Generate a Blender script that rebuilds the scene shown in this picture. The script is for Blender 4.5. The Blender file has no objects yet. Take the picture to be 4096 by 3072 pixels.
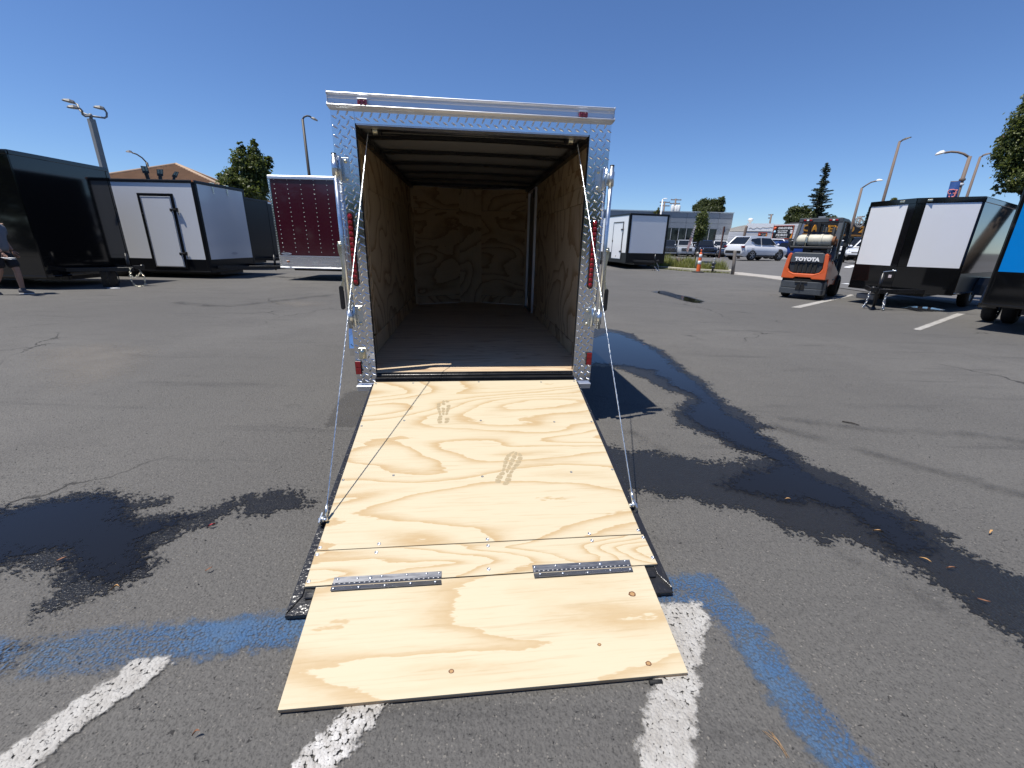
import bpy, bmesh, math, random
import numpy as np
from mathutils import Vector, Matrix
random.seed(7); np.random.seed(7)
SC = bpy.context.scene
COL = SC.collection
R = math.radians
# ------------------------------------------------------------------ camera
F_PX, PITCH, ROLL, CAM_H = 1680.284, 0.32596, 0.02334, 1.4088
_c, _s = math.cos(PITCH), math.sin(PITCH)
_F = Vector((0, _c, -_s)); _U = Vector((0, _s, _c)); _X = Vector((1, 0, 0))
_X2 = math.cos(ROLL)*_X + math.sin(ROLL)*_U
_U2 = -math.sin(ROLL)*_X + math.cos(ROLL)*_U
CAM_P = Vector((0, 0, CAM_H))
cam_data = bpy.data.cameras.new('camera')
cam = bpy.data.objects.new('camera', cam_data); COL.objects.link(cam)
mw = Matrix.Identity(4)
for i in range(3):
    mw[i][0] = _X2[i]; mw[i][1] = _U2[i]; mw[i][2] = -_F[i]; mw[i][3] = CAM_P[i]
cam.matrix_world = mw
cam_data.sensor_fit = 'HORIZONTAL'; cam_data.sensor_width = 36.0
cam_data.lens = 36.0*F_PX/4096.0
cam_data.clip_start = 0.02; cam_data.clip_end = 3000
SC.camera = cam
# ------------------------------------------------------------------ sky, sun, exposure
SUN_TO = Vector((-0.323, -0.136, 1.0)).normalized()          # direction towards the sun
sun_el = math.asin(SUN_TO.z); sun_az = math.atan2(SUN_TO.x, SUN_TO.y)
world = bpy.data.worlds.new('World'); SC.world = world; world.use_nodes = True
wn = world.node_tree.nodes; wl = world.node_tree.links; wn.clear()
w_out = wn.new('ShaderNodeOutputWorld'); w_bg = wn.new('ShaderNodeBackground'); w_sky = wn.new('ShaderNodeTexSky')
w_sky.sky_type = 'NISHITA'; w_sky.sun_disc = False
w_sky.sun_elevation = sun_el; w_sky.sun_rotation = sun_az
w_sky.altitude = 600; w_sky.air_density = 1.0; w_sky.dust_density = 0.0; w_sky.ozone_density = 1.5
w_bg.inputs['Strength'].default_value = 0.092
w_tint = wn.new('ShaderNodeMix'); w_tint.data_type = 'RGBA'; w_tint.blend_type = 'MULTIPLY'      # a clear, dry summer blue over the whole dome
w_tint.inputs['Factor'].default_value = 1.0; w_tint.inputs['B'].default_value = (0.66, 0.85, 1.16, 1.0)
wl.new(w_sky.outputs[0], w_tint.inputs['A']); wl.new(w_tint.outputs['Result'], w_bg.inputs['Color']); wl.new(w_bg.outputs[0], w_out.inputs['Surface'])
sun_d = bpy.data.lights.new('sun', 'SUN'); sun_d.energy = 5.0; sun_d.angle = R(0.5); sun_d.color = (1.0, 0.955, 0.88)
sun = bpy.data.objects.new('sun', sun_d); COL.objects.link(sun)
sun.rotation_euler = (-SUN_TO).to_track_quat('-Z', 'Y').to_euler()
sun.location = (-10, -4, 30)
SC.view_settings.view_transform = 'Standard'; SC.view_settings.look = 'None'
SC.view_settings.gamma = 1.0; SC.view_settings.exposure = 0.25
SC.view_settings.use_curve_mapping = False
try:
    SC.cycles.max_bounces = 14; SC.cycles.diffuse_bounces = 12; SC.cycles.glossy_bounces = 4
    SC.cycles.transparent_max_bounces = 12; SC.cycles.caustics_reflective = False; SC.cycles.caustics_refractive = False
except Exception:
    pass
# ------------------------------------------------------------------ survey: bearings read off the photograph -> points in the place
def bearing(u, v):
    return ((u-2048)/F_PX)*_X2 - ((v-1536)/F_PX)*_U2 + _F
def G(u, v, z=0.0):
    d = bearing(u, v); t = (z-CAM_H)/d.z
    return CAM_P + t*d
def AT(u, v, Y):
    d = bearing(u, v); return CAM_P + d*(Y/d.y)
def AD(u, v, D):
    d = bearing(u, v); return CAM_P + d*(D/math.hypot(d.x, d.y))
def gh(x, y):
    D = math.hypot(x, y) if y > 0 else 0.0
    if x < 2: return 0.0
    t = min(1, max(0, (D-27.5)/9.0))
    q = min(1, max(0, (D-40)/14.0))
    return (0.47*t*t*(3-2*t)-0.30*q*q*(3-2*q))*min(1, (x-2)/5.0)
def zoomer(x0, y0, s):
    return lambda x, y: (x0+x*s, y0+y*s)
z1 = zoomer(0, 350, 1400/2212); z2 = zoomer(2400, 450, 1696/2212); z3 = zoomer(1250, 330, 1300/2212)
z4 = zoomer(1250, 1150, 1450/2212); z5 = zoomer(1050, 2050, 1850/2212); z6 = zoomer(0, 1850, 1400/1901)
z7 = zoomer(2300, 1250, 1796/2212); z8 = zoomer(2400, 2200, 1696/2212)
zA = zoomer(2420, 760, 580/2212); zB = zoomer(2900, 780, 580/2187); zC = zoomer(3360, 760, 736/2035)
zD = zoomer(3350, 400, 746/2212); zE = zoomer(0, 780, 700/2212); zF = zoomer(950, 650, 500/1508)
zG = zoomer(450, 550, 650/2212); zH = zoomer(230, 370, 470/1999)
# ------------------------------------------------------------------ helpers: objects
def tag(o, label=None, cat=None, group=None, kind=None):
    if label: o['label'] = label
    if cat: o['category'] = cat
    if group: o['group'] = group
    if kind: o['kind'] = kind
    return o
def thing(name, loc, rz=0.0, label=None, cat=None, group=None):
    o = bpy.data.objects.new(name, None); COL.objects.link(o)
    o.location = loc; o.rotation_euler = (0, 0, rz); o.empty_display_size = 0.2
    return tag(o, label, cat, group)
def link_mesh(name, me, parent=None, loc=None, rot=None):
    o = bpy.data.objects.new(name, me); COL.objects.link(o)
    if parent is not None: o.parent = parent
    if loc is not None: o.location = loc
    if rot is not None: o.rotation_euler = rot
    return o
def kids(o, table):
    return table.get(o, [])
def copy_tree(o, loc, rz, label=None, group=None):
    table = {}
    for q in bpy.data.objects:
        if q.parent is not None: table.setdefault(q.parent, []).append(q)
    c = o.copy(); COL.objects.link(c); c.location = loc; c.rotation_euler = (0, 0, rz)
    if label: c['label'] = label
    if group: c['group'] = group
    for ch in table.get(o, []):
        d = ch.copy(); COL.objects.link(d); d.parent = c
        for g in table.get(ch, []):
            e = g.copy(); COL.objects.link(e); e.parent = d
    return c
class MB:
    def __init__(s): s.v = []; s.f = []; s.m = []; s.sm = []
    def add(s, vs, fs, mi=0, smooth=False, M=None):
        b = len(s.v)
        if M is not None: vs = [M @ Vector(q) for q in vs]
        s.v += [tuple(q) for q in vs]
        for q in fs:
            s.f.append([b+i for i in q]); s.m.append(mi); s.sm.append(smooth)
        return s
    def box(s, c, d, mi=0, M=None, rot=None):
        x, y, z = d[0]/2, d[1]/2, d[2]/2
        vs = [Vector((sx*x, sy*y, sz*z)) for sz in (-1, 1) for sy in (-1, 1) for sx in (-1, 1)]
        if rot is not None:
            rm = rot if isinstance(rot, Matrix) else Matrix.Rotation(rot, 3, 'Z')
            vs = [rm @ q for q in vs]
        vs = [q+Vector(c) for q in vs]
        return s.add(vs, [(0,2,3,1),(4,5,7,6),(0,1,5,4),(2,6,7,3),(0,4,6,2),(1,3,7,5)], mi, False, M)
    def bar(s, p, q, w, h, mi=0, up=(0,0,1), M=None):
        p = Vector(p); q = Vector(q); d = (q-p); L = d.length; d.normalize()
        u = Vector(up)
        if abs(d.dot(u)) > 0.98: u = Vector((1,0,0))
        a = d.cross(u).normalized(); u = a.cross(d).normalized()
        rm = Matrix((a, d, u)).transposed()
        return s.box((p+q)/2, (w, L, h), mi, M, rm)
    def tube(s, path, r, seg=8, mi=0, M=None, cap=True, smooth=True):
        path = [Vector(p) for p in path]; n = len(path)
        rs = r if isinstance(r, (list, tuple)) else [r]*n
        vs = []; prev = None
        for i, p in enumerate(path):
            d = (path[min(i+1, n-1)]-path[max(i-1, 0)]).normalized()
            if prev is None:
                a = d.orthogonal().normalized()
            else:
                a = (prev-d*prev.dot(d)).normalized()
            prev = a; b = d.cross(a)
            for k in range(seg):
                t = 2*math.pi*k/seg
                vs.append(p+(a*math.cos(t)+b*math.sin(t))*rs[i])
        fs = []
        for i in range(n-1):
            for k in range(seg):
                k2 = (k+1) % seg
                fs.append((i*seg+k, i*seg+k2, (i+1)*seg+k2, (i+1)*seg+k))
        s.add(vs, fs, mi, smooth, M)
        if cap:
            b = len(s.v)-n*seg
            s.f.append([b+k for k in range(seg)][::-1]); s.m.append(mi); s.sm.append(False)
            s.f.append([b+(n-1)*seg+k for k in range(seg)]); s.m.append(mi); s.sm.append(False)
        return s
    def lathe(s, prof, c=(0,0,0), axis=(0,0,1), seg=16, mi=0, smooth=True, M=None):
        ax = Vector(axis).normalized(); a = ax.orthogonal().normalized(); b = ax.cross(a); c = Vector(c)
        vs = []
        for (r, h) in prof:
            for k in range(seg):
                t = 2*math.pi*k/seg
                vs.append(c+ax*h+(a*math.cos(t)+b*math.sin(t))*r)
        fs = []; n = len(prof)
        for i in range(n-1):
            for k in range(seg):
                k2 = (k+1) % seg
                fs.append((i*seg+k, i*seg+k2, (i+1)*seg+k2, (i+1)*seg+k))
        s.add(vs, fs, mi, smooth, M)
        return s
    def disc(s, c, axis, r, seg=12, mi=0, M=None, sx=1.0):
        ax = Vector(axis).normalized(); a = ax.orthogonal().normalized(); b = ax.cross(a)
        vs = [Vector(c)+a*r*math.cos(2*math.pi*k/seg)*sx+b*r*math.sin(2*math.pi*k/seg) for k in range(seg)]
        return s.add(vs, [tuple(range(seg))], mi, False, M)
    def prism(s, poly, f, h0, h1, mi=0, M=None, smooth=False, mi_side=None):
        """poly: 2-D outline; f(a, b, h) -> 3-D point"""
        n = len(poly)
        vs = [f(a, b, h0) for a, b in poly]+[f(a, b, h1) for a, b in poly]
        s.add(vs, [tuple(range(n))[::-1], tuple(range(n, 2*n))], mi, False, M)
        b0 = len(s.v)-2*n
        for i in range(n):
            j = (i+1) % n
            s.f.append([b0+i, b0+j, b0+n+j, b0+n+i]); s.m.append(mi if mi_side is None else mi_side); s.sm.append(smooth)
        return s
    def quad(s, a, b, c, d, mi=0, M=None): return s.add([a, b, c, d], [(0,1,2,3)], mi, False, M)
    def ball(s, c, r, seg=12, rings=7, mi=0, M=None):
        r = (r, r, r) if not isinstance(r, (tuple, list)) else r
        vs = []; fs = []
        for i in range(rings+1):
            t = math.pi*i/rings
            for k in range(seg):
                p = 2*math.pi*k/seg
                vs.append((c[0]+r[0]*math.sin(t)*math.cos(p), c[1]+r[1]*math.sin(t)*math.sin(p), c[2]+r[2]*math.cos(t)))
        for i in range(rings):
            for k in range(seg):
                k2 = (k+1) % seg
                fs.append((i*seg+k, (i+1)*seg+k, (i+1)*seg+k2, i*seg+k2))
        return s.add(vs, fs, mi, True, M)
    def mesh(s, name, mats):
        me = bpy.data.meshes.new(name)
        me.from_pydata(s.v, [], s.f)
        for m in (mats if isinstance(mats, (list, tuple)) else [mats]): me.materials.append(m)
        me.polygons.foreach_set('material_index', s.m)
        me.polygons.foreach_set('use_smooth', s.sm)
        me.update(); return me
    def build(s, name, mats, parent=None, bevel=0.0, seg=1, kind=None, label=None):
        o = link_mesh(name, s.mesh(name, mats), parent)
        if bevel > 0:
            b = o.modifiers.new('edge', 'BEVEL'); b.width = bevel; b.segments = seg; b.limit_method = 'ANGLE'; b.angle_limit = R(40)
            b.harden_normals = False
        if kind: o['kind'] = kind
        if label: o['label'] = label
        return o
def text_mesh(body, size, extrude=0.004, bold=0.0, shear=0.0, spacing=1.0):
    cu = bpy.data.curves.new('lettering', 'FONT'); cu.body = body; cu.size = size; cu.extrude = extrude
    cu.align_x = 'CENTER'; cu.align_y = 'CENTER'; cu.offset = bold; cu.shear = shear; cu.space_character = spacing; cu.resolution_u = 3
    o = bpy.data.objects.new('lettering', cu); COL.objects.link(o)
    dg = bpy.context.evaluated_depsgraph_get()
    me = bpy.data.meshes.new_from_object(o.evaluated_get(dg))
    bpy.data.objects.remove(o); bpy.data.curves.remove(cu)
    return me
def lettering(body, size, mat, parent, origin, xdir, ydir, sx=1.0, name='lettering', **kw):
    """flat letters: xdir runs along the line of text, ydir up"""
    me = text_mesh(body, size, **kw); me.materials.clear(); me.materials.append(mat)
    X = Vector(xdir).normalized(); Y = Vector(ydir).normalized(); Z = X.cross(Y)
    M = Matrix.Identity(4)
    for i in range(3): M[i][0] = X[i]*sx; M[i][1] = Y[i]; M[i][2] = Z[i]; M[i][3] = origin[i]
    me.transform(M)
    return link_mesh(name, me, parent)
# ------------------------------------------------------------------ helpers: materials
def nt(name):
    m = bpy.data.materials.new(name); m.use_nodes = True
    n = m.node_tree.nodes; l = m.node_tree.links
    return m, n, l, n['Principled BSDF'], n['Material Output']
def rgb(c): return (c[0], c[1], c[2], 1.0)
def mat(name, col, rough=0.5, metal=0.0, coat=0.0, var=0.12, vscale=3.0, bump=0.0, bscale=40.0, spec=0.5, rvar=0.0, emit=None, stretch=None):
    m, n, l, b, o = nt(name)
    b.inputs['Base Color'].default_value = rgb(col); b.inputs['Roughness'].default_value = rough
    b.inputs['Metallic'].default_value = metal; b.inputs['Coat Weight'].default_value = coat
    b.inputs['Coat Roughness'].default_value = 0.05
    b.inputs['Specular IOR Level'].default_value = spec
    tc = n.new('ShaderNodeTexCoord'); src = tc.outputs['Object']
    if stretch:
        mp = n.new('ShaderNodeMapping'); mp.inputs['Scale'].default_value = stretch; l.new(src, mp.inputs['Vector']); src = mp.outputs[0]
    if var > 0 or rvar > 0:
        t = n.new('ShaderNodeTexNoise'); t.inputs['Scale'].default_value = vscale; t.inputs['Detail'].default_value = 5
        t.inputs['Roughness'].default_value = 0.6
        l.new(src, t.inputs['Vector'])
        if var > 0:
            mx = n.new('ShaderNodeMix'); mx.data_type = 'RGBA'
            mx.inputs['A'].default_value = rgb([c*(1-var) for c in col]); mx.inputs['B'].default_value = rgb([min(1, c*(1+var)) for c in col])
            l.new(t.outputs['Fac'], mx.inputs['Factor']); l.new(mx.outputs['Result'], b.inputs['Base Color'])
        if rvar > 0:
            mr = n.new('ShaderNodeMapRange'); mr.inputs['From Min'].default_value = 0.3; mr.inputs['From Max'].default_value = 0.7
            mr.inputs['To Min'].default_value = max(0.02, rough-rvar); mr.inputs['To Max'].default_value = min(1, rough+rvar)
            l.new(t.outputs['Fac'], mr.inputs['Value']); l.new(mr.outputs[0], b.inputs['Roughness'])
    if bump > 0:
        t2 = n.new('ShaderNodeTexNoise'); t2.inputs['Scale'].default_value = bscale; t2.inputs['Detail'].default_value = 3
        l.new(src, t2.inputs['Vector'])
        bp = n.new('ShaderNodeBump'); bp.inputs['Strength'].default_value = bump; bp.inputs['Distance'].default_value = 0.01
        l.new(t2.outputs['Fac'], bp.inputs['Height']); l.new(bp.outputs[0], b.inputs['Normal'])
    if emit:
        b.inputs['Emission Color'].default_value = rgb(emit[0]); b.inputs['Emission Strength'].default_value = emit[1]
    return m
class NG:
    """small node-graph helper"""
    def __init__(s, n, l): s.n = n; s.l = l
    def val(s, sock, v):
        if hasattr(v, 'is_output') or isinstance(v, bpy.types.NodeSocket): s.l.new(v, sock)
        else: sock.default_value = v
    def math(s, op, a, b=0.0, c=0.0, clamp=False):
        q = s.n.new('ShaderNodeMath'); q.operation = op; q.use_clamp = clamp
        s.val(q.inputs[0], a); s.val(q.inputs[1], b); s.val(q.inputs[2], c); return q.outputs[0]
    def noise(s, vec, scale, detail=4, rough=0.55, dist=0.0):
        q = s.n.new('ShaderNodeTexNoise'); s.l.new(vec, q.inputs['Vector']); q.inputs['Scale'].default_value = scale
        q.inputs['Detail'].default_value = detail; q.inputs['Roughness'].default_value = rough; q.inputs['Distortion'].default_value = dist
        return q.outputs['Fac']
    def voro(s, vec, scale, feat='F1', out='Distance'):
        q = s.n.new('ShaderNodeTexVoronoi'); q.feature = feat; s.l.new(vec, q.inputs['Vector']); q.inputs['Scale'].default_value = scale
        return q.outputs[out]
    def mapping(s, vec, loc=(0,0,0), rot=(0,0,0), sc=(1,1,1)):
        q = s.n.new('ShaderNodeMapping'); s.l.new(vec, q.inputs['Vector'])
        q.inputs['Location'].default_value = loc; q.inputs['Rotation'].default_value = rot; q.inputs['Scale'].default_value = sc
        return q.outputs[0]
    def ramp(s, fac, stops, interp='LINEAR'):
        q = s.n.new('ShaderNodeValToRGB'); s.val(q.inputs[0], fac); e = q.color_ramp; e.interpolation = interp
        while len(e.elements) < len(stops): e.elements.new(0.5)
        for el, (p, c) in zip(e.elements, stops):
            el.position = p; el.color = (c, c, c, 1) if isinstance(c, (int, float)) else rgb(c)
        return q.outputs['Color']
    def mix(s, fac, a, b, blend='MIX'):
        q = s.n.new('ShaderNodeMix'); q.data_type = 'RGBA'; q.blend_type = blend
        s.val(q.inputs['Factor'], fac)
        s.val(q.inputs['A'], rgb(a) if isinstance(a, tuple) else a); s.val(q.inputs['B'], rgb(b) if isinstance(b, tuple) else b)
        return q.outputs['Result']
    def step(s, v, lo, hi):
        q = s.n.new('ShaderNodeMapRange'); q.interpolation_type = 'SMOOTHSTEP'
        s.val(q.inputs['Value'], v); q.inputs['From Min'].default_value = lo; q.inputs['From Max'].default_value = hi
        return q.outputs[0]
    def bump(s, h, strength, dist, nrm=None):
        q = s.n.new('ShaderNodeBump'); q.inputs['Strength'].default_value = strength; q.inputs['Distance'].default_value = dist
        s.l.new(h, q.inputs['Height'])
        if nrm is not None: s.l.new(nrm, q.inputs['Normal'])
        return q.outputs[0]
def asphalt_nodes(n, l):
    g = NG(n, l); tc = n.new('ShaderNodeTexCoord'); P = tc.outputs['Object']
    big = g.noise(P, 0.16, 4, 0.6); mid = g.noise(P, 1.3, 5, 0.62); fine = g.noise(P, 55, 3, 0.7)
    st = g.noise(g.mapping(P, rot=(0, 0, R(-24)), sc=(0.35, 2.6, 1)), 1.5, 5, 0.62, 0.4)
    st2 = g.noise(g.mapping(P, rot=(0, 0, R(14)), sc=(0.22, 3.4, 1)), 1.1, 4, 0.6, 0.5)
    grit = g.voro(P, 210, 'F1', 'Color')
    peb = g.noise(P, 120, 2, 0.6)
    c = g.mix(g.step(big, 0.36, 0.66), (0.096, 0.092, 0.086), (0.135, 0.129, 0.119))
    c = g.mix(g.math('MULTIPLY', g.step(mid, 0.38, 0.72), 0.6), c, (0.086, 0.082, 0.077))
    c = g.mix(g.math('MULTIPLY', g.step(st, 0.54, 0.76), 0.55), c, (0.035, 0.034, 0.034))
    c = g.mix(g.math('MULTIPLY', g.step(st2, 0.56, 0.8), 0.4), c, (0.150, 0.144, 0.134))
    bw = n.new('ShaderNodeSeparateColor'); l.new(grit, bw.inputs[0])
    c = g.mix(g.math('MULTIPLY', g.step(bw.outputs[0], 0.968, 0.985), 0.6), c, (0.24, 0.22, 0.19))
    c = g.mix(g.math('MULTIPLY', g.step(bw.outputs[1], 0.72, 0.86), 0.50), c, (0.030, 0.029, 0.028))
    c = g.mix(g.math('MULTIPLY', g.step(fine, 0.35, 0.7), 0.38), c, (0.150, 0.144, 0.134))
    # open pits between the stones, denser in worn areas
    pit = g.noise(g.mapping(P, sc=(1, 1.25, 1)), 46, 4, 0.72, 0.6); worn = g.noise(P, 0.9, 4, 0.65)
    pm = g.step(g.math('ADD', pit, g.math('MULTIPLY', worn, 0.22)), 0.755, 0.80)
    c = g.mix(g.math('MULTIPLY', pm, 0.85), c, (0.022, 0.021, 0.021))
    # hairline cracks
    ck = n.new('ShaderNodeTexVoronoi'); ck.feature = 'DISTANCE_TO_EDGE'; ck.inputs['Scale'].default_value = 0.42
    wv = n.new('ShaderNodeTexNoise'); wv.inputs['Scale'].default_value = 3.2; wv.inputs['Detail'].default_value = 5; l.new(P, wv.inputs['Vector'])
    va = n.new('ShaderNodeVectorMath'); va.operation = 'MULTIPLY_ADD'; l.new(wv.outputs['Color'], va.inputs[0]); va.inputs[1].default_value = (0.55, 0.55, 0.0); l.new(P, va.inputs[2]); l.new(va.outputs[0], ck.inputs['Vector'])
    cm = g.math('MULTIPLY', g.math('SUBTRACT', 1.0, g.step(ck.outputs['Distance'], 0.0015, 0.0065)), g.step(g.noise(P, 0.33, 3, 0.6), 0.52, 0.62))
    c = g.mix(g.math('MULTIPLY', cm, 0.75), c, (0.02, 0.019, 0.018))
    h = g.math('ADD', g.math('MULTIPLY', g.noise(P, 75, 3, 0.7), 0.8), g.math('MULTIPLY', g.voro(P, 95), -0.7))
    h = g.math('ADD', h, g.math('MULTIPLY', peb, 0.35)); h = g.math('ADD', h, g.math('MULTIPLY', pm, -0.9)); h = g.math('ADD', h, g.math('MULTIPLY', cm, -1.5))
    return g, P, c, h
def asphalt():
    m, n, l, b, o = nt('asphalt')
    g, P, c, h = asphalt_nodes(n, l)
    l.new(c, b.inputs['Base Color']); b.inputs['Roughness'].default_value = 0.86; b.inputs['Specular IOR Level'].default_value = 0.35
    l.new(g.bump(h, 0.85, 0.006), b.inputs['Normal'])
    return m
def sheet_mat(name, kind):
    """thin layers lying on the asphalt; attribute sd = distance inside the outline (m)"""
    m, n, l, b, o = nt(name)
    g, P, c, h = asphalt_nodes(n, l)
    at = n.new('ShaderNodeAttribute'); at.attribute_name = 'sd'; sd = at.outputs['Fac']
    nr = g.bump(h, 0.9, 0.006)
    tr = n.new('ShaderNodeBsdfTransparent'); ms = n.new('ShaderNodeMixShader')
    spk = g.math('MULTIPLY', g.math('SUBTRACT', g.noise(P, 48, 4, 0.75), 0.5), 0.42)
    if kind == 'wet':
        e = g.math('ADD', sd, g.math('MULTIPLY', g.math('SUBTRACT', g.noise(P, 8, 5, 0.65), 0.5), 0.30))
        e = g.math('ADD', e, spk)
        a = g.step(e, -0.012, 0.03)
        wetc = g.mix(0.10, (0.010, 0.010, 0.0105), c); l.new(wetc, b.inputs['Base Color']); b.inputs['Roughness'].default_value = 0.30; b.inputs['Specular IOR Level'].default_value = 0.28
        l.new(g.bump(h, 0.75, 0.006), b.inputs['Normal'])
    elif kind == 'water':
        e = g.math('ADD', sd, g.math('MULTIPLY', g.math('SUBTRACT', g.noise(P, 6, 4, 0.6), 0.5), 0.26))
        e = g.math('ADD', e, g.math('MULTIPLY', spk, 0.8))
        a = g.step(e, -0.02, 0.07)
        b.inputs['Base Color'].default_value = rgb((0.0105, 0.0105, 0.011)); b.inputs['Roughness'].default_value = 0.03
        b.inputs['IOR'].default_value = 1.33
        l.new(g.bump(g.noise(P, 5, 2), 0.012, 0.02), b.inputs['Normal'])
    else:
        if kind == 'white': pc, lo, hi, amp, am = (0.46, 0.445, 0.415), -0.012, 0.012, 0.05, 0.93
        elif kind == 'old_white': pc, lo, hi, amp, am = (0.60, 0.585, 0.56), -0.012, 0.012, 0.06, 0.97
        elif kind == 'blue': pc, lo, hi, amp, am = (0.040, 0.110, 0.235), -0.03, 0.03, 0.07, 0.88
        elif kind == 'tyre': pc, lo, hi, amp, am = (0.034, 0.033, 0.033), -0.03, 0.10, 0.10, 0.40
        elif kind == 'patch': pc, lo, hi, amp, am = (0.07, 0.067, 0.064), -0.02, 0.02, 0.05, 0.4
        elif kind == 'dust': pc, lo, hi, amp, am = (0.21, 0.19, 0.165), -0.2, 0.35, 0.5, 0.38
        e = g.math('ADD', sd, g.math('MULTIPLY', g.math('SUBTRACT', g.noise(P, 22, 4, 0.65), 0.5), amp*2))
        a = g.step(e, lo, hi)
        # wear: paint survives on the tops of the stones
        wear = g.noise(P, 2.2, 4, 0.6); pit = g.voro(P, 95); pitn = g.noise(P, 150, 3, 0.7)
        if kind in ('white', 'old_white'):
            lost = g.step(g.math('ADD', g.math('ADD', pit, g.math('MULTIPLY', pitn, 0.75)), g.math('MULTIPLY', wear, 0.55)), 1.38 if kind == 'white' else 1.24, 1.56 if kind == 'white' else 1.44)
            a = g.math('MULTIPLY', a, g.math('SUBTRACT', 1.0, lost))
            pcol = g.mix(g.step(g.math('ADD', g.math('MULTIPLY', g.noise(P, 30, 4, 0.7), 0.6), g.math('MULTIPLY', g.noise(P, 2.6, 4, 0.65), 0.5)), 0.42, 0.70), pc, (0.34, 0.32, 0.29))
        elif kind == 'blue':
            lost = g.step(g.math('ADD', g.math('MULTIPLY', g.noise(P, 1.7, 4, 0.65), 0.9), g.math('MULTIPLY', g.math('ADD', pit, pitn), 0.42)), 0.78, 1.08)
            a = g.math('MULTIPLY', a, g.math('SUBTRACT', 1.0, g.math('MULTIPLY', lost, 0.85)))
            pcol = g.mix(g.step(g.noise(P, 4, 4, 0.7), 0.35, 0.7), pc, (0.070, 0.125, 0.205))
        elif kind == 'tyre':
            a = g.math('MULTIPLY', a, g.step(g.math('ADD', g.noise(P, 3, 4, 0.6), g.math('MULTIPLY', pitn, 0.5)), 0.55, 0.95)); pcol = g.mix(0.0, pc, pc)
        else:
            pcol = g.mix(g.step(wear, 0.3, 0.7), pc, tuple(q*1.25 for q in pc))
        a = g.math('MULTIPLY', a, am)
        l.new(pcol, b.inputs['Base Color']); b.inputs['Roughness'].default_value = 0.75
        l.new(nr, b.inputs['Normal'])
    l.new(a, ms.inputs['Fac']); l.new(tr.outputs[0], ms.inputs[1]); l.new(b.outputs[0], ms.inputs[2]); l.new(ms.outputs[0], o.inputs['Surface'])
    return m
def plywood(name, axis=0, tone=1.0, freq=12.0, seed=0.0, col_a=(0.56, 0.485, 0.340), col_b=(0.43, 0.295, 0.145), figure=1.0, long=0.62, cross=2.3, cover=0.42):
    """rotary-cut softwood veneer: contour bands of late wood with one sharp edge, broad plain areas, fine fibre streaks"""
    m, n, l, b, o = nt(name)
    g = NG(n, l); tc = n.new('ShaderNodeTexCoord'); oi = n.new('ShaderNodeObjectInfo')
    sc = [cross]*3; sc[axis] = long
    off = g.math('MULTIPLY', oi.outputs['Random'], 37.0)
    cb = n.new('ShaderNodeCombineXYZ'); l.new(off, cb.inputs[0]); l.new(off, cb.inputs[1]); l.new(off, cb.inputs[2])
    va = n.new('ShaderNodeVectorMath'); va.operation = 'ADD'; l.new(tc.outputs['Object'], va.inputs[0]); l.new(cb.outputs[0], va.inputs[1])
    P = g.mapping(va.outputs[0], loc=(seed, seed*1.7, seed*0.6), sc=tuple(sc))
    base = g.noise(P, 1.0, 1.2, 0.4, 0.5)
    warp = g.noise(P, 5.0, 4, 0.62); fray = g.noise(P, 26.0, 3, 0.65)
    v = g.math('ADD', g.math('MULTIPLY', base, freq), g.math('ADD', g.math('MULTIPLY', warp, 0.75), g.math('MULTIPLY', fray, 0.16)))
    t = g.math('FRACT', v)
    band = g.ramp(t, [(0.0, 0.03), (0.46, 0.05), (0.70, 0.32), (0.86, 0.80), (0.945, 1.0), (0.975, 0.9), (1.0, 0.03)])
    amt = g.step(g.math('ADD', g.noise(P, 0.75, 2, 0.5), g.math('MULTIPLY', warp, 0.12)), cover, cover+0.16)
    thin = g.ramp(g.math('FRACT', g.math('MULTIPLY', v, 2.0)), [(0.0, 0.0), (0.80, 0.0), (0.94, 1.0), (1.0, 0.0)])
    sc2 = [95.0]*3; sc2[axis] = 3.5
    fib = g.noise(g.mapping(va.outputs[0], sc=tuple(sc2)), 1.0, 3, 0.65)
    sc3 = [24.0]*3; sc3[axis] = 1.2
    fib2 = g.noise(g.mapping(va.outputs[0], sc=tuple(sc3)), 1.0, 3, 0.6)
    A = tuple(q*tone for q in col_a); B = tuple(q*tone for q in col_b)
    c = g.mix(g.math('MULTIPLY', g.math('MULTIPLY', band, amt), 0.85*figure), A, B)
    c = g.mix(g.math('MULTIPLY', g.math('MULTIPLY', thin, g.math('SUBTRACT', 1.0, amt)), 0.22*figure), c, B)
    c = g.mix(g.math('MULTIPLY', g.step(fib, 0.50, 0.80), 0.40), c, tuple(q*0.85 for q in B))
    c = g.mix(g.math('MULTIPLY', g.step(fib2, 0.5, 0.8), 0.22), c, B)
    l.new(c, b.inputs['Base Color']); b.inputs['Roughness'].default_value = 0.62; b.inputs['Specular IOR Level'].default_value = 0.3
    l.new(g.bump(fib, 0.12, 0.002), b.inputs['Normal'])
    return m
M = {}
M['asphalt'] = asphalt()
for k in ('wet', 'water', 'white', 'old_white', 'blue', 'tyre', 'patch', 'dust'): M['sheet_'+k] = sheet_mat(k+'_layer', k)
M['ply_x'] = plywood('plywood_ramp', 0, 1.0, 12.0, 3.1, cross=2.9, long=0.55, cover=0.36)
M['ply_flap'] = plywood('plywood_flap', 0, 1.02, 7.0, 11.4, figure=0.85, cross=2.6, long=0.6, cover=0.38)
M['ply_board'] = plywood('pine_board', 0, 1.0, 10.0, 5.0, cross=7.0, long=0.8, cover=0.26)
M['ply_wall'] = plywood('plywood_wall', 2, 1.0, 10.0, 1.3, (0.66, 0.51, 0.32), (0.33, 0.19, 0.08), long=1.0, cross=1.3, cover=0.22)
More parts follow.
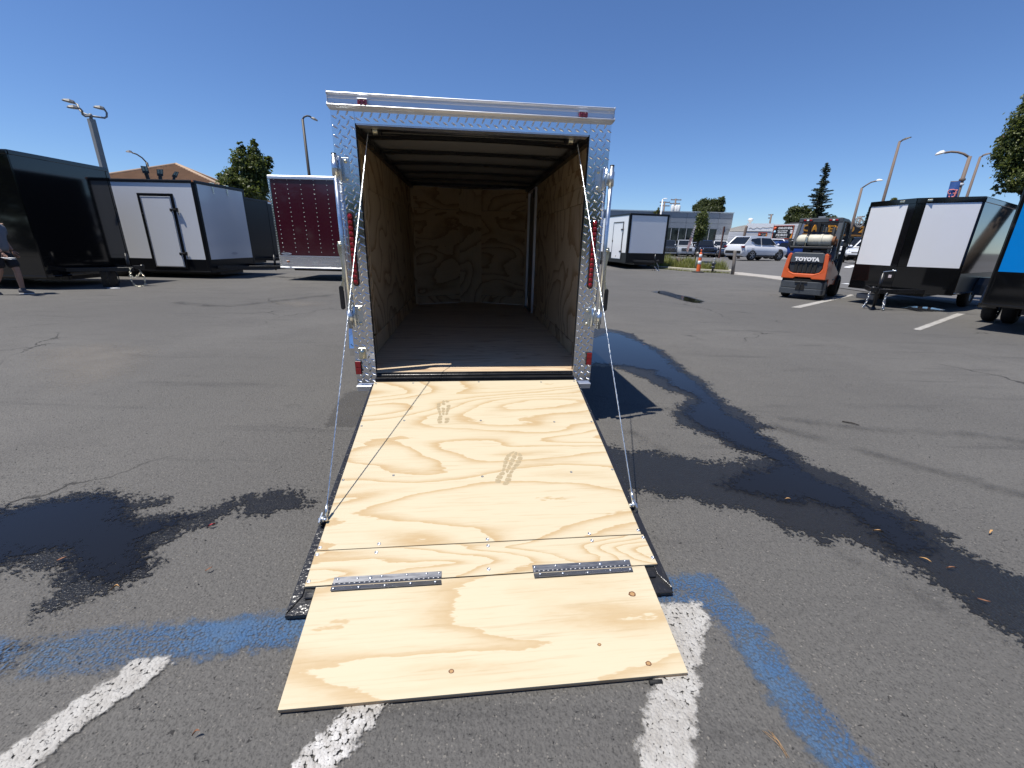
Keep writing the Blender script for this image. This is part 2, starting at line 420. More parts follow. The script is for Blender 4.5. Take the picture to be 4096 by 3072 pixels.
M['ply_wall_x'] = plywood('plywood_front', 0, 1.0, 9.0, 2.2, (0.64, 0.48, 0.29), (0.34, 0.19, 0.08), long=0.7, cross=2.2, cover=0.26)
M['ply_floor'] = plywood('plywood_floor', 0, 1.0, 10.0, 8.0, (0.62, 0.49, 0.34), (0.38, 0.25, 0.15), cross=6.0, long=0.5, cover=0.36)
M['ply_edge'] = mat('plywood_edge', (0.42, 0.29, 0.17), 0.7, var=0.25, vscale=30, stretch=(1, 1, 12))
M['diamond'] = mat('diamond_plate', (0.80, 0.81, 0.83), 0.13, 1.0, var=0.03, vscale=6, bump=0.05, bscale=9, rvar=0.04)
M['alu'] = mat('brushed_aluminium', (0.84, 0.85, 0.87), 0.44, 1.0, var=0.04, vscale=20, rvar=0.08, stretch=(0.3, 6, 6))
M['zinc'] = mat('zinc_plated_steel', (0.70, 0.74, 0.76), 0.30, 0.95, var=0.12, vscale=14, rvar=0.1, bump=0.05, bscale=60)
M['zinc_y'] = mat('yellow_zinc', (0.74, 0.71, 0.55), 0.28, 0.95, var=0.12, vscale=14, rvar=0.1)
M['chain'] = mat('chain_steel', (0.62, 0.63, 0.64), 0.28, 0.95, var=0.1)
M['black_steel'] = mat('black_painted_steel', (0.014, 0.014, 0.015), 0.34, var=0.3, vscale=10, bump=0.12, bscale=70, rvar=0.12)
M['black_rubber'] = mat('black_rubber', (0.018, 0.018, 0.018), 0.8, var=0.25, vscale=20, bump=0.2, bscale=90)
M['black_plastic'] = mat('black_plastic', (0.012, 0.012, 0.012), 0.4, var=0.2)
M['seal_tape'] = mat('crinkled_black_tape', (0.020, 0.020, 0.022), 0.28, var=0.2, vscale=30, bump=0.7, bscale=36)
M['red_lens'] = mat('red_lens', (0.42, 0.006, 0.010), 0.12, coat=1.0, var=0.35, vscale=60)
M['red_deep'] = mat('red_lens_deep', (0.17, 0.003, 0.006), 0.12, coat=1.0, var=0.3, vscale=60)
M['amber'] = mat('amber_lens', (0.55, 0.16, 0.02), 0.15, coat=1.0)
M['black_gloss'] = mat('gloss_black_skin', (0.0055, 0.0058, 0.0065), 0.07, coat=0.4, var=0.15, bump=0.012, bscale=1.6)
M['black_skin'] = mat('black_trailer_skin', (0.010, 0.0105, 0.012), 0.28, spec=0.3, var=0.15, bump=0.02, bscale=2.5)
M['white_skin'] = mat('white_trailer_skin', (0.85, 0.855, 0.86), 0.14, coat=0.5, var=0.03, vscale=1.2, bump=0.018, bscale=1.5)
M['maroon'] = mat('maroon_skin', (0.068, 0.006, 0.016), 0.17, coat=0.5, var=0.12, vscale=1.4, bump=0.02, bscale=2.0)
M['blue_skin'] = mat('blue_skin', (0.0, 0.215, 0.62), 0.25, coat=0.3, var=0.05, bump=0.01, bscale=2)
M['charcoal'] = mat('charcoal_skin', (0.05, 0.052, 0.056), 0.18, coat=0.4, var=0.06)
M['ceiling'] = mat('ceiling_liner', (0.30, 0.295, 0.28), 0.7, var=0.1)
M['steel_hinge'] = mat('mill_steel', (0.21, 0.215, 0.23), 0.42, 0.85, var=0.2, vscale=18, rvar=0.12, stretch=(1, 8, 8))
M['screw'] = mat('screw_zinc', (0.50, 0.53, 0.58), 0.35, 0.9, var=0.25, vscale=90)
M['screw_dark'] = mat('screw_grey', (0.20, 0.21, 0.23), 0.42, 0.8, var=0.25, vscale=90)
M['concrete'] = mat('concrete', (0.36, 0.335, 0.30), 0.9, var=0.25, vscale=2.5, bump=0.3, bscale=40)
M['knot'] = mat('knot', (0.13, 0.055, 0.022), 0.6, var=0.6, vscale=140)
M['knot_ring'] = mat('knot_ring', (0.40, 0.235, 0.10), 0.6, var=0.3, vscale=90)
M['dirt_print'] = mat('boot_dirt', (0.37, 0.295, 0.18), 0.85, var=0.28, vscale=60)
M['dark'] = mat('dark_void', (0.006, 0.006, 0.006), 0.8, var=0)
# ------------------------------------------------------------------ the ground
def ground():
    rad = [0, 0.5, 1, 1.5, 2, 3, 4, 5, 6, 8, 10, 12, 14, 16, 18, 20, 22, 24, 26, 27, 28, 29, 30, 31, 32, 33, 34, 35, 36, 37, 38, 40, 44, 50, 60, 80, 110, 160, 240, 400, 700, 1200]
    seg = 120; v = []; f = []
    for r in rad:
        for k in range(seg):
            t = 2*math.pi*k/seg; x, y = r*math.sin(t), r*math.cos(t)
            v.append((x, y, gh(x, y)))
    for i in range(len(rad)-1):
        for k in range(seg):
            k2 = (k+1) % seg
            f.append((i*seg+k, (i+1)*seg+k, (i+1)*seg+k2, i*seg+k2))
    me = bpy.data.meshes.new('ground'); me.from_pydata(v, [], f); me.materials.append(M['asphalt'])
    me.polygons.foreach_set('use_smooth', [True]*len(f)); me.update()
    o = link_mesh('ground', me); tag(o, kind='structure')
ground()
def sheet(name, pts, z, m, res=0.04, margin=0.12, hfun=None, grow=0.0):
    P = np.array([(p[0], p[1]) for p in pts], float)
    lo = P.min(0)-margin-res; hi = P.max(0)+margin+res
    nx = int((hi[0]-lo[0])/res)+2; ny = int((hi[1]-lo[1])/res)+2
    X, Y = np.meshgrid(lo[0]+np.arange(nx)*res, lo[1]+np.arange(ny)*res)
    Q = np.stack([X.ravel(), Y.ravel()], 1)
    dmin = np.full(len(Q), 1e9); inside = np.zeros(len(Q), bool)
    n = len(P)
    for i in range(n):
        a = P[i]; b = P[(i+1) % n]; ab = b-a; L2 = ab@ab
        if L2 < 1e-12: continue
        t = np.clip(((Q-a)@ab)/L2, 0, 1)
        d = np.hypot(*(Q-(a+t[:, None]*ab)).T); dmin = np.minimum(dmin, d)
        if a[1] != b[1]:
            c = ((a[1] > Q[:, 1]) != (b[1] > Q[:, 1])) & (Q[:, 0] < (b[0]-a[0])*(Q[:, 1]-a[1])/(b[1]-a[1])+a[0])
            inside ^= c
    sd = np.where(inside, dmin, -dmin)+grow
    keep = sd > -margin
    idx = np.arange(nx*ny).reshape(ny, nx)
    q = np.stack([idx[:-1, :-1].ravel(), idx[:-1, 1:].ravel(), idx[1:, 1:].ravel(), idx[1:, :-1].ravel()], 1)
    q = q[keep[q].any(1)]
    used = np.unique(q); rm = np.full(nx*ny, -1); rm[used] = np.arange(len(used))
    Z = np.full(len(used), z) if hfun is None else np.array([z+hfun(x, y) for x, y in Q[used]])
    me = bpy.data.meshes.new(name); me.from_pydata(np.column_stack([Q[used], Z]).tolist(), [], rm[q].tolist())
    me.materials.append(m)
    a = me.attributes.new('sd', 'FLOAT', 'POINT'); a.data.foreach_set('value', sd[used].astype(np.float32))
    me.polygons.foreach_set('use_smooth', [True]*len(me.polygons)); me.update()
    o = link_mesh(name, me); tag(o, kind='structure'); return o
def gpts(zf, pts): return [G(*zf(*p)) for p in pts]
wet_r = gpts(z7, [(60,85),(130,78),(210,88),(280,106),(340,146),(430,186),(500,246),(560,296),(640,340),(690,395),(760,455),(850,500),(920,545),(985,568),(930,572),(915,590),(1000,640),(1060,680),(1130,730),(1230,775),(1310,790),(1370,830),(1440,880),(1510,920),(1600,960),(1680,1010),(1740,1030),(1790,1060),(1850,1090),(1870,1150),(1960,1200),(2060,1250),(2150,1290),(2300,1345)])
wet_r += gpts(z8, [(2300,540),(2212,480),(2050,380),(1850,240),(1650,130),(1560,60)])
wet_r += gpts(z7, [(1740,1310),(1640,1250),(1530,1200),(1440,1150),(1380,1135),(1290,1120),(1240,1140),(1160,1115),(1080,1090),(1010,1060),(960,1020),(880,985),(760,960),(640,940),(560,920),(420,905),(330,890),(240,870),(120,800),(60,700),(110,665),(180,655),(260,692),(340,682),(430,692),(540,712),(640,737),(720,727),(800,737),(850,717),(940,722),(880,702),(800,682),(720,652),(640,602),(560,572),(510,555),(490,510),(500,480),(540,440),(570,420),(520,402),(460,392),(400,362),(340,322),(280,302),(200,272),(100,264),(20,262)])
sheet('wet_asphalt', wet_r, 0.004, M['sheet_wet'], 0.035, 0.2)
wat_r = gpts(z7, [(60,135),(100,122),(160,98),(220,103),(290,133),(380,175),(450,225),(510,280),(570,325),(640,375),(700,435),(760,495),(850,545),(905,590),(930,612),(1000,672),(1070,722),(1140,785),(1220,835),(1330,865),(1440,945),(1560,995),(1650,1045),(1735,1130),(1770,1180),(1740,1208),(1660,1190),(1560,1160),(1480,1110),(1420,1040),(1330,1000),(1200,955),(1050,935),(940,915),(800,890),(700,850),(760,800),(900,775),(985,742),(900,702),(810,668),(740,638),(690,608),(620,578),(560,540),(540,500),(560,460),(600,430),(560,400),(490,368),(420,328),(370,288),(280,272),(170,258),(40,258)])
sheet('puddle', wat_r, 0.008, M['sheet_water'], 0.035, 0.15)
wet_l = gpts(z6, [(-120,250),(60,235),(170,220),(290,200),(380,165),(460,150),(540,148),(600,165),(680,180),(720,205),(760,225),(830,195),(905,190),(905,220),(850,245),(760,250),(790,285),(880,290),(960,280),(1040,265),(1110,255),(1200,230),(1300,215),(1310,190),(1420,170),(1470,150),(1560,155),(1640,160),(1690,185),(1680,225),(1600,260),(1500,270),(1400,290),(1320,290),(1310,250),(1260,280),(1180,310),(1120,330),(1060,355),(980,380),(900,430),(840,460),(830,490),(870,530),(860,570),(780,620),(690,665),(640,690),(540,720),(440,740),(380,760),(310,800),(240,840),(270,780),(300,740),(270,690),(290,640),(310,590),(240,570),(120,575),(0,590),(-160,595)])
sheet('wet_asphalt', wet_l, 0.004, M['sheet_wet'], 0.03, 0.15)
wat_l = gpts(z6, [(-120,275),(100,252),(220,228),(320,208),(400,180),(520,170),(620,195),(690,220),(720,255),(700,285),(780,315),(900,315),(1000,305),(1060,303),(1000,343),(930,372),(860,405),(815,448),(795,490),(820,530),(790,575),(710,620),(600,672),(500,690),(445,680),(400,625),(380,565),(310,512),(150,530),(0,550),(-150,555)])
sheet('puddle', wat_l, 0.008, M['sheet_water'], 0.03, 0.12)
sheet('wet_asphalt', gpts(z2, [(270,935),(330,930),(400,950),(470,962),(540,985),(520,996),(450,985),(380,962)]), 0.004, M['sheet_wet'], 0.05, 0.15)
sheet('puddle', gpts(z2, [(290,938),(330,934),(400,954),(460,968),(520,986),(500,992),(440,980),(370,958)]), 0.008, M['sheet_water'], 0.05, 0.1, None, 0.10)
sheet('puddle', gpts(zC, [(770,1315),(860,1295),(960,1300),(1110,1325),(1000,1338),(850,1340)]), 0.008, M['sheet_water'], 0.05, 0.1, None, 0.10)
# painted lines
sheet('painted_line', gpts(z6, [(-200,985),(0,972),(130,966),(215,985),(120,1070),(40,1150),(0,1168),(-200,1178)]), 0.004, M['sheet_blue'], 0.02, 0.1)
sheet('painted_line', gpts(z6, [(215,985),(400,940),(600,905),(900,885),(1200,860),(1560,825),(1900,800),(2200,790),(2200,930),(1900,950),(1620,985),(1300,1030),(1000,1062),(600,1122),(300,1150),(110,1158),(160,1060)]), 0.004, M['sheet_blue'], 0.02, 0.1)
sheet('painted_line', gpts(z8, [(200,150),(360,138),(500,128),(620,160),(660,210),(740,300),(850,420),(950,560),(1060,700),(1180,830),(1290,960),(1400,1100),(1600,1330),(1350,1330),(1180,1137),(1100,1060),(980,900),(900,780),(800,640),(720,510),(640,400),(570,335),(500,285),(330,290),(220,290)]), 0.004, M['sheet_blue'], 0.02, 0.1)
sheet('painted_line', gpts(z6, [(-300,1790),(0,1595),(130,1510),(300,1390),(480,1265),(620,1170),(720,1095),(800,1070),(900,1070),(932,1105),(840,1180),(700,1270),(560,1360),(440,1450),(300,1560),(170,1665),(-200,1960)]), 0.008, M['sheet_white'], 0.015, 0.06)
sheet('painted_line', gpts(z5, [(-60,1400),(120,1240),(240,1110),(360,970),(460,880),(640,860),(560,980),(470,1090),(360,1230),(240,1400)]), 0.008, M['sheet_old_white'], 0.015, 0.06)
sheet('painted_line', gpts(z5, [(1890,450),(1900,440),(2070,434),(2095,445),(2130,500),(2105,640),(2078,760),(2085,900),(2060,1010),(2066,1130),(2070,1400),(1840,1400),(1790,1140),(1830,1000),(1850,880),(1880,800),(1960,690)]), 0.008, M['sheet_white'], 0.015, 0.06)
sheet('painted_line', gpts(zC, [(805,1545),(885,1557),(1385,1373),(1290,1368)]), 0.008, M['sheet_white'], 0.02, 0.04)
sheet('painted_line', gpts(z2, [(993,1018),(1045,1021),(1325,955),(1310,949)]), 0.008, M['sheet_white'], 0.02, 0.04)
# rubber marks and dust
def track(pts, w, m, z=0.012, res=0.04, margin=0.06):
    Q = [Vector((p.x, p.y)) for p in pts]; P = []; L = []; Rr = []
    for i in range(len(Q)-1):
        p0, p1, p2, p3 = Q[max(0, i-1)], Q[i], Q[i+1], Q[min(len(Q)-1, i+2)]
        for k in range(6):
            t = k/6; P.append(0.5*((2*p1)+(p2-p0)*t+(2*p0-5*p1+4*p2-p3)*t*t+(3*p1-p0-3*p2+p3)*t**3))
    P.append(Q[-1])
    for i, p in enumerate(P):
        d = (P[min(i+1, len(P)-1)]-P[max(i-1, 0)]).normalized(); nn = Vector((-d.y, d.x))*w/2
        L.append(p+nn); Rr.append(p-nn)
    return sheet('tyre_mark', L+Rr[::-1], z, m, res, margin)
track(gpts(z7, [(950,550),(1100,600),(1300,650),(1500,710),(1700,770),(1900,820),(2100,880),(2300,920)]), 0.16, M['sheet_tyre'])
track(gpts(z7, [(980,520),(1300,560),(1600,590),(1900,600),(2212,640),(2400,655)]), 0.14, M['sheet_tyre'])
track(gpts(z8, [(1180,0),(1350,80),(1600,210),(1800,330),(2000,450),(2250,600)]), 0.10, M['sheet_tyre'], 0.012, 0.02)
track(gpts(z7, [(240,580),(330,625),(420,680),(500,720)]), 0.14, M['sheet_tyre'], 0.012, 0.02)
track([G(u, v) for u, v in [(700,1210),(900,1225),(1150,1200),(1330,1180)]], 0.3, M['sheet_tyre'])
sheet('dust_patch', [G(u, v) for u, v in [(150,1400),(420,1370),(620,1400),(520,1500),(280,1560),(160,1480)]], 0.004, M['sheet_dust'], 0.08, 0.4)
sheet('dust_patch', [G(u, v) for u, v in [(1080,1212),(1200,1205),(1330,1215),(1200,1228)]], 0.004, M['sheet_dust'], 0.08, 0.4)
sheet('asphalt_patch', gpts(z4, [(75,850),(130,740),(200,640),(340,620),(340,850)]), 0.004, M['sheet_patch'], 0.03, 0.1)
# ------------------------------------------------------------------ the cargo trailer with the ramp down
T0 = thing('cargo_trailer', (-0.2776, 3.1513, 0), 0.1108, 'bright diamond-plate cargo trailer with its plywood ramp door lowered and plywood-lined inside', 'trailer')
T0M = Matrix.Translation((-0.2776, 3.1513, 0)) @ Matrix.Rotation(0.1108, 4, 'Z')
T0I = T0M.inverted()
HW, OW, ZB, ZT, ZF, ZO = 0.915, 0.770, 0.345, 2.178, 0.440, 2.105
def tread_lugs(mb, x0, x1, z0, z1, y, pitch=0.055, mi=0, keep=None):
    """raised lugs of a tread plate on a face looking to -y"""
    i = 0; z = z0+pitch*0.35
    while z < z1-0.006:
        j = 0; x = x0+pitch*0.3+(pitch*0.5 if i % 2 else 0)
        while x < x1-0.006:
            t = R(62) if (i+j*0) % 2 else R(-28)
            if keep is None or keep(x, z):
                a, b, h = 0.0215, 0.0064, 0.0038
                ca, sa = math.cos(t), math.sin(t); vs = []
                for (r, hh) in ((1.0, 0.0), (0.55, h)):
                    for k in range(8):
                        q = 2*math.pi*k/8; px, pz = a*r*math.cos(q), b*r*math.sin(q)*(1.0-0.35*abs(math.cos(q)))
                        vs.append((x+px*ca-pz*sa, y-hh, z+px*sa+pz*ca))
                fs = [(k, (k+1) % 8, 8+(k+1) % 8, 8+k) for k in range(8)]+[tuple(range(8, 16))]
                mb.add(vs, fs, mi, True)
            x += pitch; j += 1
        z += pitch*0.5; i += 1
# rear frame: two posts and the header, each a folded tread-plate sheet with raised lugs
for s in (-1, 1):
    mb = MB(); xo, xi = s*HW, s*OW
    mb.box(((xo+xi)/2, 0.014, (ZB+ZT)/2), (HW-OW, 0.028, ZT-ZB))
    mb.box((s*(HW-0.0015), 0.30, (ZB+ZT)/2+0.02), (0.004, 0.475, ZT-ZB-0.06))
    tread_lugs(mb, min(xo, xi)+0.004, max(xo, xi)-0.002, ZB+0.01, ZT, 0.0)
    mb.build('corner_post', M['diamond'], T0)
mb = MB(); mb.box((0, 0.031, (ZO+ZT)/2), (2*OW-0.002, 0.058, ZT-ZO)); tread_lugs(mb, -OW+0.006, OW-0.006, ZO+0.004, ZT-0.008, 0.002)
mb.build('header_plate', M['diamond'], T0)
for s in (-1, 1):
    mb = MB()                                            # saw-cut edge strip of the opening
    mb.box((s*(OW+0.006), 0.034, (ZF+ZO)/2), (0.018, 0.011, ZO-ZF), 0)
    mb.build('door_seal', M['black_rubber'], T0)
mb = MB(); mb.box((0, 0.05, ZO-0.004), (2*OW-0.014, 0.09, 0.007)); mb.build('door_seal', M['alu'], T0)
# extruded roof cap
prof = [(0.02,2.176),(-0.030,2.178),(-0.047,2.189),(-0.048,2.195),(-0.026,2.201),(-0.020,2.208),(-0.020,2.232),(-0.0245,2.236),(-0.022,2.240),(-0.024,2.252),(-0.037,2.254),(-0.038,2.262),(-0.02,2.268),(0.02,2.268)]
mb = MB(); mb.prism(prof, lambda a, b, h: Vector((h, a, b)), -0.918, 0.918); cap = mb.build('roof_cap', M['alu'], T0, 0.0015)
for s in (-1, 1):
    mb = MB(); mb.prism([(0.02,2.177),(-0.049,2.186),(-0.049,2.196),(-0.03,2.21),(-0.028,2.25),(-0.04,2.254),(-0.039,2.269),(0.02,2.269)], lambda a, b, h: Vector((h, a, b)), s*0.918, s*0.921); mb.build('end_plate', M['alu'], cap)
    for z in (2.207, 2.244):
        mb = MB(); mb.lathe([(0.0065,0),(0.006,0.003),(0.003,0.0055),(0,0.006)], (s*0.888, -0.0205, z), (0,-1,0), 10); mb.build('rivet', M['alu'], cap)
def capsule(w, h, n=8):
    r = w/2; P = []
    for k in range(n+1):
        t = math.pi*k/n; P.append((r*math.cos(t), h/2-r+r*math.sin(t)))
    for k in range(n+1):
        t = math.pi+math.pi*k/n; P.append((r*math.cos(t), -h/2+r+r*math.sin(t)))
    return P
for x in (-0.705, 0.706):
    mb = MB(); mb.prism([(-0.029,-0.012),(-0.026,-0.015),(0.026,-0.015),(0.029,-0.012),(0.029,0.009),(0.024,0.014),(-0.024,0.014),(-0.029,0.009)], lambda a, b, h: Vector((x+a, h, 2.213+b)), -0.020, -0.046)
    lamp = mb.build('clearance_light', M['red_lens'], T0, 0.003, 2)
    mb = MB(); mb.box((x, -0.034, 2.2295), (0.062, 0.03, 0.006)); mb.build('visor', M['alu'], lamp, 0.002)
    for dx in (-0.013, 0.012):
        mb = MB(); mb.lathe([(0.0085,0),(0.0075,0.002),(0.004,0.0035),(0,0.004)], (x+dx, -0.046, 2.213), (0,-1,0), 10); mb.build('lens', M['red_deep'], lamp)
# LED tail lights
for s in (-1, 1):
    xc, zc = s*0.852, 1.332
    mb = MB(); mb.prism(capsule(0.044, 0.492), lambda a, b, h: Vector((xc+a, h, zc+b)), 0.0, -0.010); tl = mb.build('tail_light', M['black_rubber'], T0, 0.003, 2)
    mb = MB(); mb.prism(capsule(0.032, 0.474), lambda a, b, h: Vector((xc+a, h, zc+b)), -0.009, -0.015); mb.build('lens_cover', M['red_deep'], tl, 0.002)
    for k in range(13):
        z = zc-0.215+k*0.0358
        mb = MB(); mb.lathe([(0.0142,0),(0.0135,0.004),(0.0100,0.0065),(0.006,0.005),(0.003,0.0062),(0,0.0066)], (xc, -0.0145, z), (0,-1,0), 12); mb.build('lens', M['red_lens'], tl)
# red side markers, licence-plate light, bottom bumper ends
for x, zm0, zm1 in ((-0.893, 0.430, 0.534), (0.890, 0.490, 0.592)):
    mb = MB(); mb.box((x, -0.008, (zm0+zm1)/2), (0.046, 0.016, zm1-zm0)); mk = mb.build('reflector', M['black_plastic'], T0, 0.003)
    for k in (0, 1):
        mb = MB(); mb.box((x, -0.0165, zm0+(k+0.5)*(zm1-zm0)/2), (0.038, 0.005, (zm1-zm0)/2-0.005)); mb.build('lens', M['red_lens'], mk, 0.001)
mb = MB(); mb.lathe([(0.019,0),(0.019,0.042),(0.0165,0.054),(0.011,0.063),(0.0,0.066)], (-0.855, -0.006, 0.56), (0,0,1), 14); mb.box((-0.855, -0.003, 0.59), (0.052, 0.006, 0.085)); mb.build('plate_light', M['zinc_y'], T0, 0.002)
for s in (-1, 1):
    mb = MB(); mb.box((s*0.843, -0.012, 0.334), (0.145, 0.045, 0.020)); mb.box((s*0.848, 0.0, 0.308), (0.14, 0.03, 0.032)); mb.build('bumper_end', M['alu'], T0, 0.003)
# rear sill: black angle with a rolled lip, and the hinge gap
mb = MB()
mb.box((0, 0.028, 0.4135), (2*OW-0.01, 0.05, 0.045)); mb.box((0, -0.030, 0.395), (2*OW-0.006, 0.066, 0.035)); mb.box((0, -0.115, 0.365), (2*OW-0.02, 0.15, 0.045))
mb.tube([(-OW+0.01, -0.012, 0.419), (OW-0.01, -0.012, 0.419)], 0.0105, 8)
mb.build('rear_sill', M['black_steel'], T0, 0.004, 2)
mb = MB()
for k in range(9): mb.tube([(-0.70+k*0.165, -0.205, 0.396), (-0.70+k*0.165+0.12, -0.205, 0.396)], 0.012, 8)
mb.build('ramp_hinge', M['black_steel'], T0)
# lock bars swung back on both sides with brackets, carriage bolts and flat handles
for s in (-1, 1):
    xb = s*0.905 if s < 0 else 0.927
    mb = MB(); mb.tube([(xb, -0.055, 0.792), (xb, -0.055, 1.918)], 0.0148, 12); lb = mb.build('lock_bar', M['zinc'], T0)
    mb = MB(); mb.lathe([(0.0152,0),(0.0152,0.006),(0.010,0.008)], (xb, -0.055, 1.914), (0,0,1), 12); mb.build('end_cap', M['black_plastic'], lb)
    for za, zb in ((1.762, 1.905), (0.802, 0.945)):
        mb = MB()
        mb.box((s*0.850, -0.004, (za+zb)/2), (0.046, 0.005, zb-za)); mb.box((s*0.876, -0.018, (za+zb)/2), (0.006, 0.034, zb-za))
        mb.box(((s*0.880+xb)/2, -0.034, (za+zb)/2), (abs(xb-s*0.876)*0.9+0.012, 0.006, (zb-za)*0.55))
        mb.tube([(s*0.879, -0.040, za), (s*0.879, -0.040, zb)], 0.0105, 10)
        mb.build('bracket', M['zinc'], T0, 0.0015)
        mb = MB(); mb.tube([(xb, -0.055, (za+zb)/2-0.045), (xb, -0.055, (za+zb)/2+0.045)], 0.0205, 12); mb.build('collar', M['zinc'], lb)
        for z in (za+0.018, zb-0.022):
            mb = MB(); mb.lathe([(0.0125,0),(0.0120,0.003),(0.0085,0.007),(0,0.009)], (s*0.848, -0.0065, z), (0,-1,0), 12); mb.build('bolt', M['zinc_y'], T0)
    xh = xb+s*0.012
    mb = MB()
    hp = [(-0.010,1.385),(0.016,1.385),(0.022,1.36),(0.020,1.32),(0.010,1.27),(0.008,1.19),(0.014,1.13),(0.030,1.09),(0.034,1.05),(0.012,1.05),(0.006,1.10),(-0.006,1.18),(-0.008,1.28),(-0.012,1.33)]
    mb.prism(hp, lambda a, b, h: Vector((xh+s*a, h, b)), -0.066, -0.060); hd = mb.build('handle', M['zinc_y'], lb, 0.001)
    mb = MB(); mb.prism(capsule(0.030, 0.165), lambda a, b, h: Vector((xh+s*(0.026+a), h, 1.012+b)), -0.072, -0.054); mb.build('grip', M['black_rubber'], hd, 0.004, 2)
    mb = MB(); mb.lathe([(0.011,0),(0.011,0.004),(0.006,0.008),(0,0.009)], (xh+s*0.004, -0.066, 1.366), (0,-1,0), 10); mb.build('bolt', M['zinc_y'], hd)
# outer shell and floor frame (seen from the side)
LEN = 3.70; NOSE = 4.08
foot = [(-0.905, 0.062), (0.905, 0.062), (0.905, LEN), (0.0, NOSE), (-0.905, LEN)]
for s in (-1, 1):
    mb = MB(); mb.box((s*0.907, (0.55+LEN)/2, (0.42+2.17)/2), (0.010, LEN-0.55, 2.17-0.42)); mb.build('side_skin', M['charcoal'], T0)
    mb = MB(); mb.bar((s*0.905, LEN, 1.3), (0, NOSE, 1.3), 0.010, 1.50); mb.build('nose_skin', M['charcoal'], T0)
    mb = MB(); mb.box((s*0.905, (0.06+LEN)/2, 2.20), (0.024, LEN-0.06, 0.07)); mb.build('top_rail', M['alu'], T0, 0.003)
    mb = MB(); mb.box((s*0.895, (0.06+LEN)/2, 0.375), (0.04, LEN-0.06, 0.075)); mb.build('bottom_rail', M['black_steel'], T0, 0.003)
mb = MB(); mb.prism([(a*1.0, b) for a, b in foot], lambda a, b, h: Vector((a, b, h)), 2.222, 2.252); mb.build('roof', M['alu'], T0, 0.006)
# interior
IW, IZ = 0.878, 2.165
def panel(name, x, y0, y1, za, zb, m, parent=T0, th=0.010, s=1):
    """lining sheet on a side wall"""
    mb = MB(); mb.box((x+s*th/2, (y0+y1)/2, (za+zb)/2), (th, y1-y0-0.004, zb-za-0.004)); return mb.build(name, m, parent)
W1, W2 = M['ply_wall'], M['ply_wall_x']
# left wall
panel('wall_panel', -IW, 0.075, 0.64, 1.76, IZ, W1, s=-1); panel('wall_panel', -IW+0.004, 0.075, 0.60, 0.62, 1.76, W1, s=-1)
panel('wall_trim', -IW+0.008, 0.604, 0.66, 0.60, 2.10, W1, s=-1)
panel('wall_panel', -IW, 0.664, 2.60, 0.60, 1.80, W1, s=-1); panel('wall_panel', -IW, 2.60, LEN, 0.60, 1.80, W1, s=-1)
panel('wall_panel', -IW, 0.664, 2.50, 1.80, IZ, W1, s=-1); panel('wall_panel', -IW, 2.50, LEN, 1.80, IZ, W1, s=-1)
panel('kick_board', -IW+0.006, 0.075, LEN, ZF, 0.60, W1, s=-1)
# right wall
panel('wall_panel', IW, 0.075, 2.86, 0.56, 1.72, W1); panel('wall_panel', IW-0.003, 0.075, 2.86, 1.72, 1.85, W1)
panel('wall_panel', IW, 0.075, 2.86, 1.85, 2.00, W1); panel('wall_panel', IW-0.003, 0.075, 2.86, 2.00, IZ, W1)
panel('kick_board', IW-0.006, 0.075, 2.86, ZF, 0.56, W1); panel('wall_panel', IW, 3.56, LEN, ZF, IZ, W1); panel('wall_panel', IW, 2.86, 3.56, 2.10, IZ, W1)
# side door in the right wall
mb = MB(); mb.box((IW+0.012, 3.21, 1.27), (0.012, 0.60, 1.64)); sd_ = mb.build('side_door', M['ceiling'], T0)
for y in (2.885, 3.535):
    mb = MB(); mb.box((IW-0.014, y, 1.27), (0.034, 0.036, 1.68)); mb.build('door_frame', M['alu'], sd_, 0.003)
mb = MB(); mb.box((IW-0.014, 3.21, 2.095), (0.034, 0.614, 0.03)); mb.build('door_frame', M['alu'], sd_, 0.003)
mb = MB(); mb.box((IW-0.014, 3.21, 0.447), (0.05, 0.61, 0.014)); mb.build('threshold', M['black_steel'], sd_, 0.003)
mb = MB(); mb.box((IW-0.03, 2.93, 2.03), (0.03, 0.05, 0.10)); mb.build('door_catch', M['black_steel'], T0, 0.003)
# nose wall
for s in (-1, 1):
    def nose(name, a, b, za, zb, m, off=0.0):
        pa = Vector((s*IW, LEN-0.02, 0)); pb = Vector((0, NOSE-0.05, 0)); d = (pb-pa)
        p = pa+d*a; q = pa+d*b; nn = Vector((0, -off, 0))
        mb = MB(); mb.bar((p.x, p.y-off, (za+zb)/2), (q.x, q.y-off, (za+zb)/2), 0.010, zb-za-0.004); mb.build(name, m, T0)
    nose('wall_panel', 0.0, 0.80, 0.56, 1.86, W2); nose('wall_panel', 0.0, 0.80, 1.86, IZ, W2); nose('kick_board', 0.0, 0.80, ZF, 0.56, W2)
    nose('corner_batten', 0.0, 0.045, ZF, IZ, W1, 0.010)
mb = MB(); mb.box((0, NOSE-0.105, (ZF+IZ)/2), (0.36, 0.016, IZ-ZF)); mb.build('nose_board', M['ply_wall'], T0)
